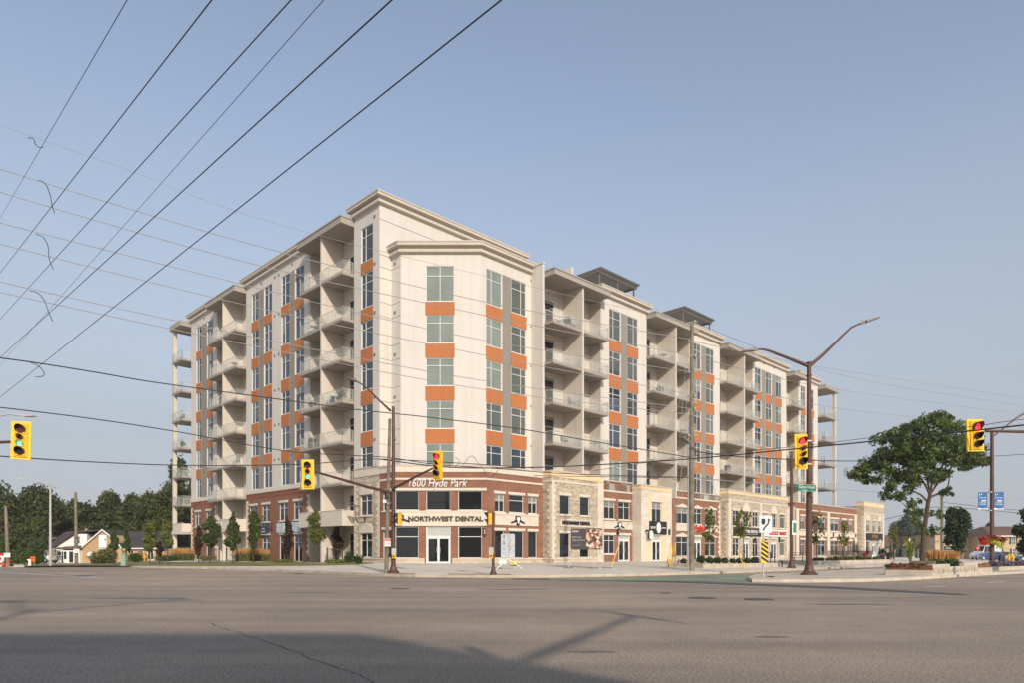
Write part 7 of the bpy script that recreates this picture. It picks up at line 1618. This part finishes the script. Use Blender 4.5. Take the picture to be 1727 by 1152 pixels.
# flower basket on the banner pole
fb = empty('flower_basket', at(1669,912,Y5-.1), 0, 'red hanging basket overflowing with red and yellow flowers on the brown pole', 'flower basket'); k = Y5/F
for sx in (-1,1): m = MB(); m.lathe([(.02,-.36),(.17,-.31),(.27,-.16),(.30,.0)],14,(sx*.34-.05,0,0)); m.build('bowl', M['red'], fb)
def fl_(nm, cs, rr, n_, s_, mt, sd): q = D.objects.new(nm, leaf_mesh(nm, cs, rr, n_, s_, M[mt], seed=sd)); COL.objects.link(q); q.parent = fb; q['kind'] = 'stuff'
fl_('red_flowers', [(-.55,-.05,.1),(-.25,-.1,.18),(.3,-.1,.18),(.6,-.05,.12),(.85,-.1,.05)], [(.22,.24,.15)]*5, [170]*5, .08, 'flower_red', 601)
fl_('leaves', [(-.3,-.1,.05),(.3,-.1,.05),(.55,-.1,-.15)], [(.4,.35,.2)]*3, [160]*3, .08, 'leaf_yellow', 602); fl_('yellow_flowers', [(.15,-.25,-.12),(.38,-.25,-.2),(.62,-.2,-.42)], [(.2,.2,.16)]*3, [130]*3, .07, 'flower_yellow', 603)

# ------------------------------------------------------------------ small things on the left
b_ = G(209.5,955); t = empty('utility_cabinet', b_, 0, 'pale green utility cabinet on the lawn by the road', 'utility box'); k = b_.y/F; M['cab_green'] = plain('cabinet_green', (.28,.40,.28), .6, var=.1)
m = MB(); m.box(-3.6*k,3.6*k,-.2,.2,0,19.5*k); m.build('body', M['cab_green'], t); m = MB(); m.box(-3.9*k,3.9*k,-.23,.23,19.5*k,20.4*k); m.build('lid', M['cab_green'], t); m = MB(); m.box(-3.9*k,3.9*k,-.24,.24,0,.1); m.build('plinth', M['cab_green'], t)
M['orange_plastic'] = plain('orange_plastic', (.75,.13,.02), .5, var=.08)
for px, yb, lab in ((6.5,957.2,'orange and black construction barrel at the left edge'),(19.5,956.2,'orange and black construction barrel right of the leftmost wooden pole')):
    b_ = G(px,yb); k = b_.y/F; t = empty('construction_barrel', b_, 0, lab, 'barrel', 'construction barrels'); H_ = 11*k; prof = []
    for i in range(5):
        z0, z1 = H_*i/5, H_*(i+1)/5; r_ = (2.6-.12*i)*k; m = MB(); m.lathe([(r_,z0),(r_*.96,z1)],16); m.build('band', M['orange_plastic'] if i % 2 == 0 else M['black'], t)
    m = MB(); m.lathe([(3.1*k,0),(3.1*k,.08)],12); m.build('base', M['black'], t)
b_ = G(11,957.2); k = b_.y/F; t = empty('traffic_cone', b_, 0, 'small orange cone between the two barrels', 'cone'); m = MB(); m.lathe([(1.1*k,.05),(.3*k,6*k)],12); m.build('cone', M['orange_plastic'], t); m = MB(); m.box(-1.3*k,1.3*k,-1.3*k,1.3*k,0,.05); m.build('base', M['orange_plastic'], t); m = MB(); m.lathe([(.82*k,2.6*k),(.62*k,4*k)],12); m.build('collar', M['white'], t)
b_ = G(55.5,955.3); k = b_.y/F; t = empty('road_work_sign', b_, 0, 'orange road work board on two pale posts', 'sign'); m = MB(); m.box(-4*k,4*k,-.03,.0,7.5*k,16*k); m.build('board', M['orange_plastic'], t)
for x in (-2.5,2.2): m = MB(); m.box(x*k-.05,x*k+.05,0,.1,0,15*k); m.build('post', M['wood'], t)
text('DETOUR', 6*k, 1.5*k, 'black', t, (0,-.031,12.5*k), ext=.003)
b_ = G(49.5,955.3); k = b_.y/F; t = empty('barricade', b_, 0, 'white A-frame barricade left of the orange road work board', 'barricade'); m = MB(); m.extr([(-4.5*k,11*k),(2*k,12*k),(2*k,10*k),(-1*k,8.5*k)],-.05,0); m.build('top_board', M['white'], t)
for a_, b2_ in (((-1*k,0),(-.2*k,11*k)),((2*k,0),(1.4*k,11*k)),): m = MB(); m.tube([(a_[0],0,0),(b2_[0],0,b2_[1])],.06,6); m.build('leg', M['white'], t)
b_ = G(1.5,955.8); k = b_.y/F; t = empty('banner_sign', b_, 0, 'red and white banner with a red disc at the left edge', 'sign'); m = MB(); m.box(-10*k,5.5*k,-.03,0,4*k,21*k); m.build('cloth', M['white'], t); m = MB(); m.box(-10*k,5.5*k,-.036,-.031,18*k,22*k); m.build('red_top', M['red'], t); m = MB(); m.box(-10*k,5*k,-.036,-.031,3*k,6*k); m.build('red_foot', M['red'], t); m = MB(); m.lathe([(2.4*k,0),(2.4*k,.02)],16); q = m.build('red_disc', M['red'], t, loc=(-1*k,-.03,12.5*k)); q.rotation_euler = (R(90),0,0)
for x in (-9,4): m = MB(); m.box(x*k-.04,x*k+.04,.01,.08,0,22*k); m.build('post', M['wood'], t)

# balcony furniture
def bpos(a, b_, z): return LW(a, b_, z)
def chair_on(p, rz, lab, col='frame_dark'):
    t = empty('patio_chair', p, rz, lab, 'chair', 'chairs on the balconies'); m = MB(); m.box(-.28,.28,-.26,.26,.38,.44); m.build('seat', M[col], t); m = MB(); m.box(-.28,.28,.22,.28,.44,.95); m.build('backrest', M[col], t)
    for x in (-.25,.25):
        for y in (-.23,.23): m = MB(); m.box(x-.02,x+.02,y-.02,y+.02,0,.38); m.build('leg', M[col], t)
        m = MB(); m.box(x-.03,x+.03,-.2,.24,.60,.64); m.build('armrest', M[col], t)
M['fabric_grey'] = plain('fabric_grey', (.20,.22,.24), .8); M['fabric_navy'] = plain('fabric_navy', (.06,.09,.14), .8)
lst = [(-.55, 8.0, 5, 'fabric_navy'), (-.5, 9.3, 5, 'fabric_navy'), (-.5, 11.2, 5, 'white'), (-.5, 11.6, 7, 'fabric_grey'), (-.5, 30.2, 4, 'fabric_grey'), (-.45, 13.2, 7, 'white'), (-.5, 47.3, 6, 'wood'), (-.5, 33.8, 5, 'white')]
flo = {3:'third',4:'fourth',5:'fifth',6:'sixth',7:'seventh',8:'eighth'}
for a_, b_2, fl, cc in lst: chair_on(bpos(a_, b_2, F_L[fl]), TH-1.3, {'fabric_navy':'dark blue','white':'white','fabric_grey':'grey','wood':'wooden'}[cc]+' chair on a left wing balcony, '+flo[fl]+' storey, '+('nearest the tower' if b_2 < 8.5 else 'second from the tower' if b_2 < 10.1 else 'beside the fin wall' if b_2 < 14 else 'farther left'), cc)
lst = [(14.3,-5.9,7,'white','glass screen corner'),(16.1,-5.9,7,'fabric_grey','beside the first fin wall'),(16.0,-5.9,5,'fabric_grey','beside the first fin wall'),(15.0,-5.9,4,'fabric_navy','first recess middle'),(30.9,-5.9,6,'fabric_grey','second recess'),(52.2,-5.9,7,'white','third recess'),(51.6,-5.9,5,'white','third recess'),(65.5,-5.9,7,'fabric_grey','fourth recess'),(76.5,-5.8,6,'wood','far end'),(76.2,-5.8,5,'fabric_navy','far end')]
for a_, b_2, fl, cc, wh in lst: chair_on(bpos(a_, b_2, F_L[fl]), TH+.3, {'fabric_navy':'dark blue','white':'white','fabric_grey':'grey','wood':'wooden'}[cc]+' chair on a right wing balcony, '+flo[fl]+' storey, '+wh, cc)
g_ = random.Random(12)
for i, (a_, b_2, fl, lab) in enumerate([(-.6,7.2,5,'potted plant on a balcony near the tower, fifth storey'),(-.6,12.6,5,'potted plant on a balcony left of the fin, fifth storey'),(-.5,47.0,5,'potted plant on the far left end balcony'),(15.4,-6.0,7,'potted plant on the top balcony beside the bay'),(49.9,-6.0,5,'potted plant on the third recess balcony')]):
    t = empty('potted_plant', bpos(a_, b_2, F_L[fl]), 0, lab, 'plant'); m = MB(); m.lathe([(.14,0),(.2,.35)],10); m.build('pot', M['glove_grey'], t); o = D.objects.new('foliage', leaf_mesh('foliage', [(0,0,.65)],[(.35,.35,.38)],[260],.1,M['leaf_shrub'],seed=700+i)); COL.objects.link(o); o.parent = t

# barbecues and small tables on the balconies
def bbq(p, rz, lab):
    t = empty('barbecue', p, rz, lab, 'barbecue', 'barbecues on the balconies'); m = MB(); m.box(-.4,.4,-.25,.25,.15,.75); m.build('cabinet', M['dark_steel'], t); m = MB(); m.extr([(-.4,.76),(.4,.76),(.36,1.02),(.2,1.12),(-.2,1.12),(-.36,1.02)],-.25,.25); m.build('hood', M['black'], t)
def table(p, lab):
    t = empty('patio_table', p, 0, lab, 'table', 'tables on the balconies'); m = MB(); m.lathe([(.4,.68),(.42,.72)],16); m.build('table_top', M['glove_grey'], t); m = MB(); m.tube([(0,0,0),(0,0,.68)],.03,6); m.build('leg', M['dark_steel'], t); m = MB(); m.lathe([(.25,0),(.22,.03)],12); m.build('foot', M['dark_steel'], t)
for a_, b_2, fl, lab in ((17.9,-5.0,7,'grey barbecue on the top balcony right of the first fin'),(18.0,-5.0,5,'grey barbecue on the fifth storey balcony right of the first fin'),(32.2,-5.0,6,'grey barbecue left of the second fin, sixth storey'),(49.8,-5.0,6,'grey barbecue right of the third fin, sixth storey'),(47.5,-5.0,4,'grey barbecue left of the third fin, fourth storey'),(66.6,-5.0,5,'grey barbecue in the single-bay recess, fifth storey')): bbq(bpos(a_, b_2, F_L[fl]), TH, lab)
for a_, b_2, fl, lab in ((-.3,11.0,8,'barbecue left of the fin on the top balcony near the tower'),(-.3,13.2,4,'barbecue by the brick block on the fourth storey'),(-.4,34.5,6,'barbecue on the far left recess balcony, sixth storey')): bbq(bpos(a_, b_2, F_L[fl]), TH+R(90), lab)
for a_, b_2, fl, lab in ((15.2,-5.8,7,'small round table on the top balcony beside the bay'),(19.5,-5.8,4,'small round table right of the first fin, fourth storey'),(31.6,-5.8,7,'small round table in the second recess, top storey'),(51.0,-5.8,4,'small round table in the third recess, fourth storey'),(-.5,8.7,5,'small round table on the fifth storey balcony nearest the tower'),(-.5,12.4,7,'small round table left of the fin near the tower, seventh storey'),(-.5,30.8,7,'small round table in the far left recess, seventh storey'),(-.5,46.6,3,'small round table on the lowest glazed end balcony')): table(bpos(a_, b_2, F_L[fl]), lab)

# ------------------------------------------------------------------ across the road, behind the viewer: what throws the long shadows
hb = empty('brick_house', (3.5, -10.2, 0), 0, 'large hip-roofed house across the road behind the viewer that shades the foreground', 'house')
m = MB(); m.box(-17,2.6,-4,4,0,6.4); m.build('wall', M['tan_brick'], hb)
m = MB(); hip(m, -17.7, 3.2, -4.7, 4.7, 6.3, -13.0, 1.8, 12.4); m.build('roof', M['roof_dark'], hb)
for x in (-14,-10,-6,-2,1.2):
    for z in (1.2, 4.6): q = win(hb, x-.7, x+.7, z, z+1.7, -4.02, 2); q.rotation_euler = (0,0,R(180))
for i, (x, y, h_, w_) in enumerate([(-26,-16,11,10),(14,-24,8.4,7),(24,-34,10,10),(40,-30,9,10)]):
    tree((x,y,0), h_, w_, h_*.75, ['big tree behind the viewer on the far left','tree behind the viewer right of the hip-roofed house','tree behind the viewer to the right','tree behind the viewer on the far right'][i], 'leaf_bg', n=5000, leaf=.4, seed=800+i, trunk_r=.25, clumps=24, limbs=3, group='trees across the road behind the viewer')
# mast right behind the viewer: its arm and signal throw the T-shaped shadow
t = empty('signal_mast', (3.4, -1.25, 0), 0, 'signal mast close behind the viewer whose arm shadow crosses the road', 'pole', 'masts behind the viewer')
m = MB(); m.tube([(0,0,0),(0,0,6.4)],[.14,.10],10); m.build('shaft', M['brown'], t)
m = MB(); m.tube([(0,0,5.4),(1.5,2.75,5.7),(3.0,5.5,6.0)],[.12,.10,.08],8); m.build('signal_arm', M['brown'], t)
m = MB(); m.prism([(2.55,6.4),(3.42,4.6),(3.50,4.64),(2.63,6.44)], 5.6, 6.3); m.build('backboard', M['yellow_bright'], t)
t = empty('street_lamp', (-4.2, -3.2, 0), 0, 'twin-arm street lamp behind the viewer at the left', 'street lamp')
m = MB(); m.tube([(0,0,0),(0,0,11.4)],[.17,.11],10); m.build('shaft', M['brown'], t)
for q in ([(0,0,10.6),(-1.4,1.0,11.5),(-2.2,1.6,11.9)],[(0,0,10.6),(1.6,.8,11.8),(2.6,1.3,12.4)]): m = MB(); m.tube(q,[.10,.07,.06],8); m.build('lamp_arm', M['brown'], t); m = MB(); e = q[-1]; m.box(e[0]-.4,e[0]+.4,e[1]-.2,e[1]+.2,e[2]-.06,e[2]+.06); m.build('lamp_head', M['dark_steel'], t)

# ------------------------------------------------------------------ smoky summer air
hz_ = MB(); hz_.box(-400, 400, -200, 600, -1.1, 62)
hm = D.materials.new('haze'); hm.use_nodes = True; hn = hm.node_tree.nodes; hn.clear(); ho = hn.new('ShaderNodeOutputMaterial'); hv = hn.new('ShaderNodeVolumePrincipled')
hv.inputs['Color'].default_value = (.97,.94,.92,1); hv.inputs['Density'].default_value = .00032; hv.inputs['Anisotropy'].default_value = 0
hm.node_tree.links.new(hv.outputs[0], ho.inputs['Volume'])
o = hz_.build('haze', hm); o['kind'] = 'stuff'
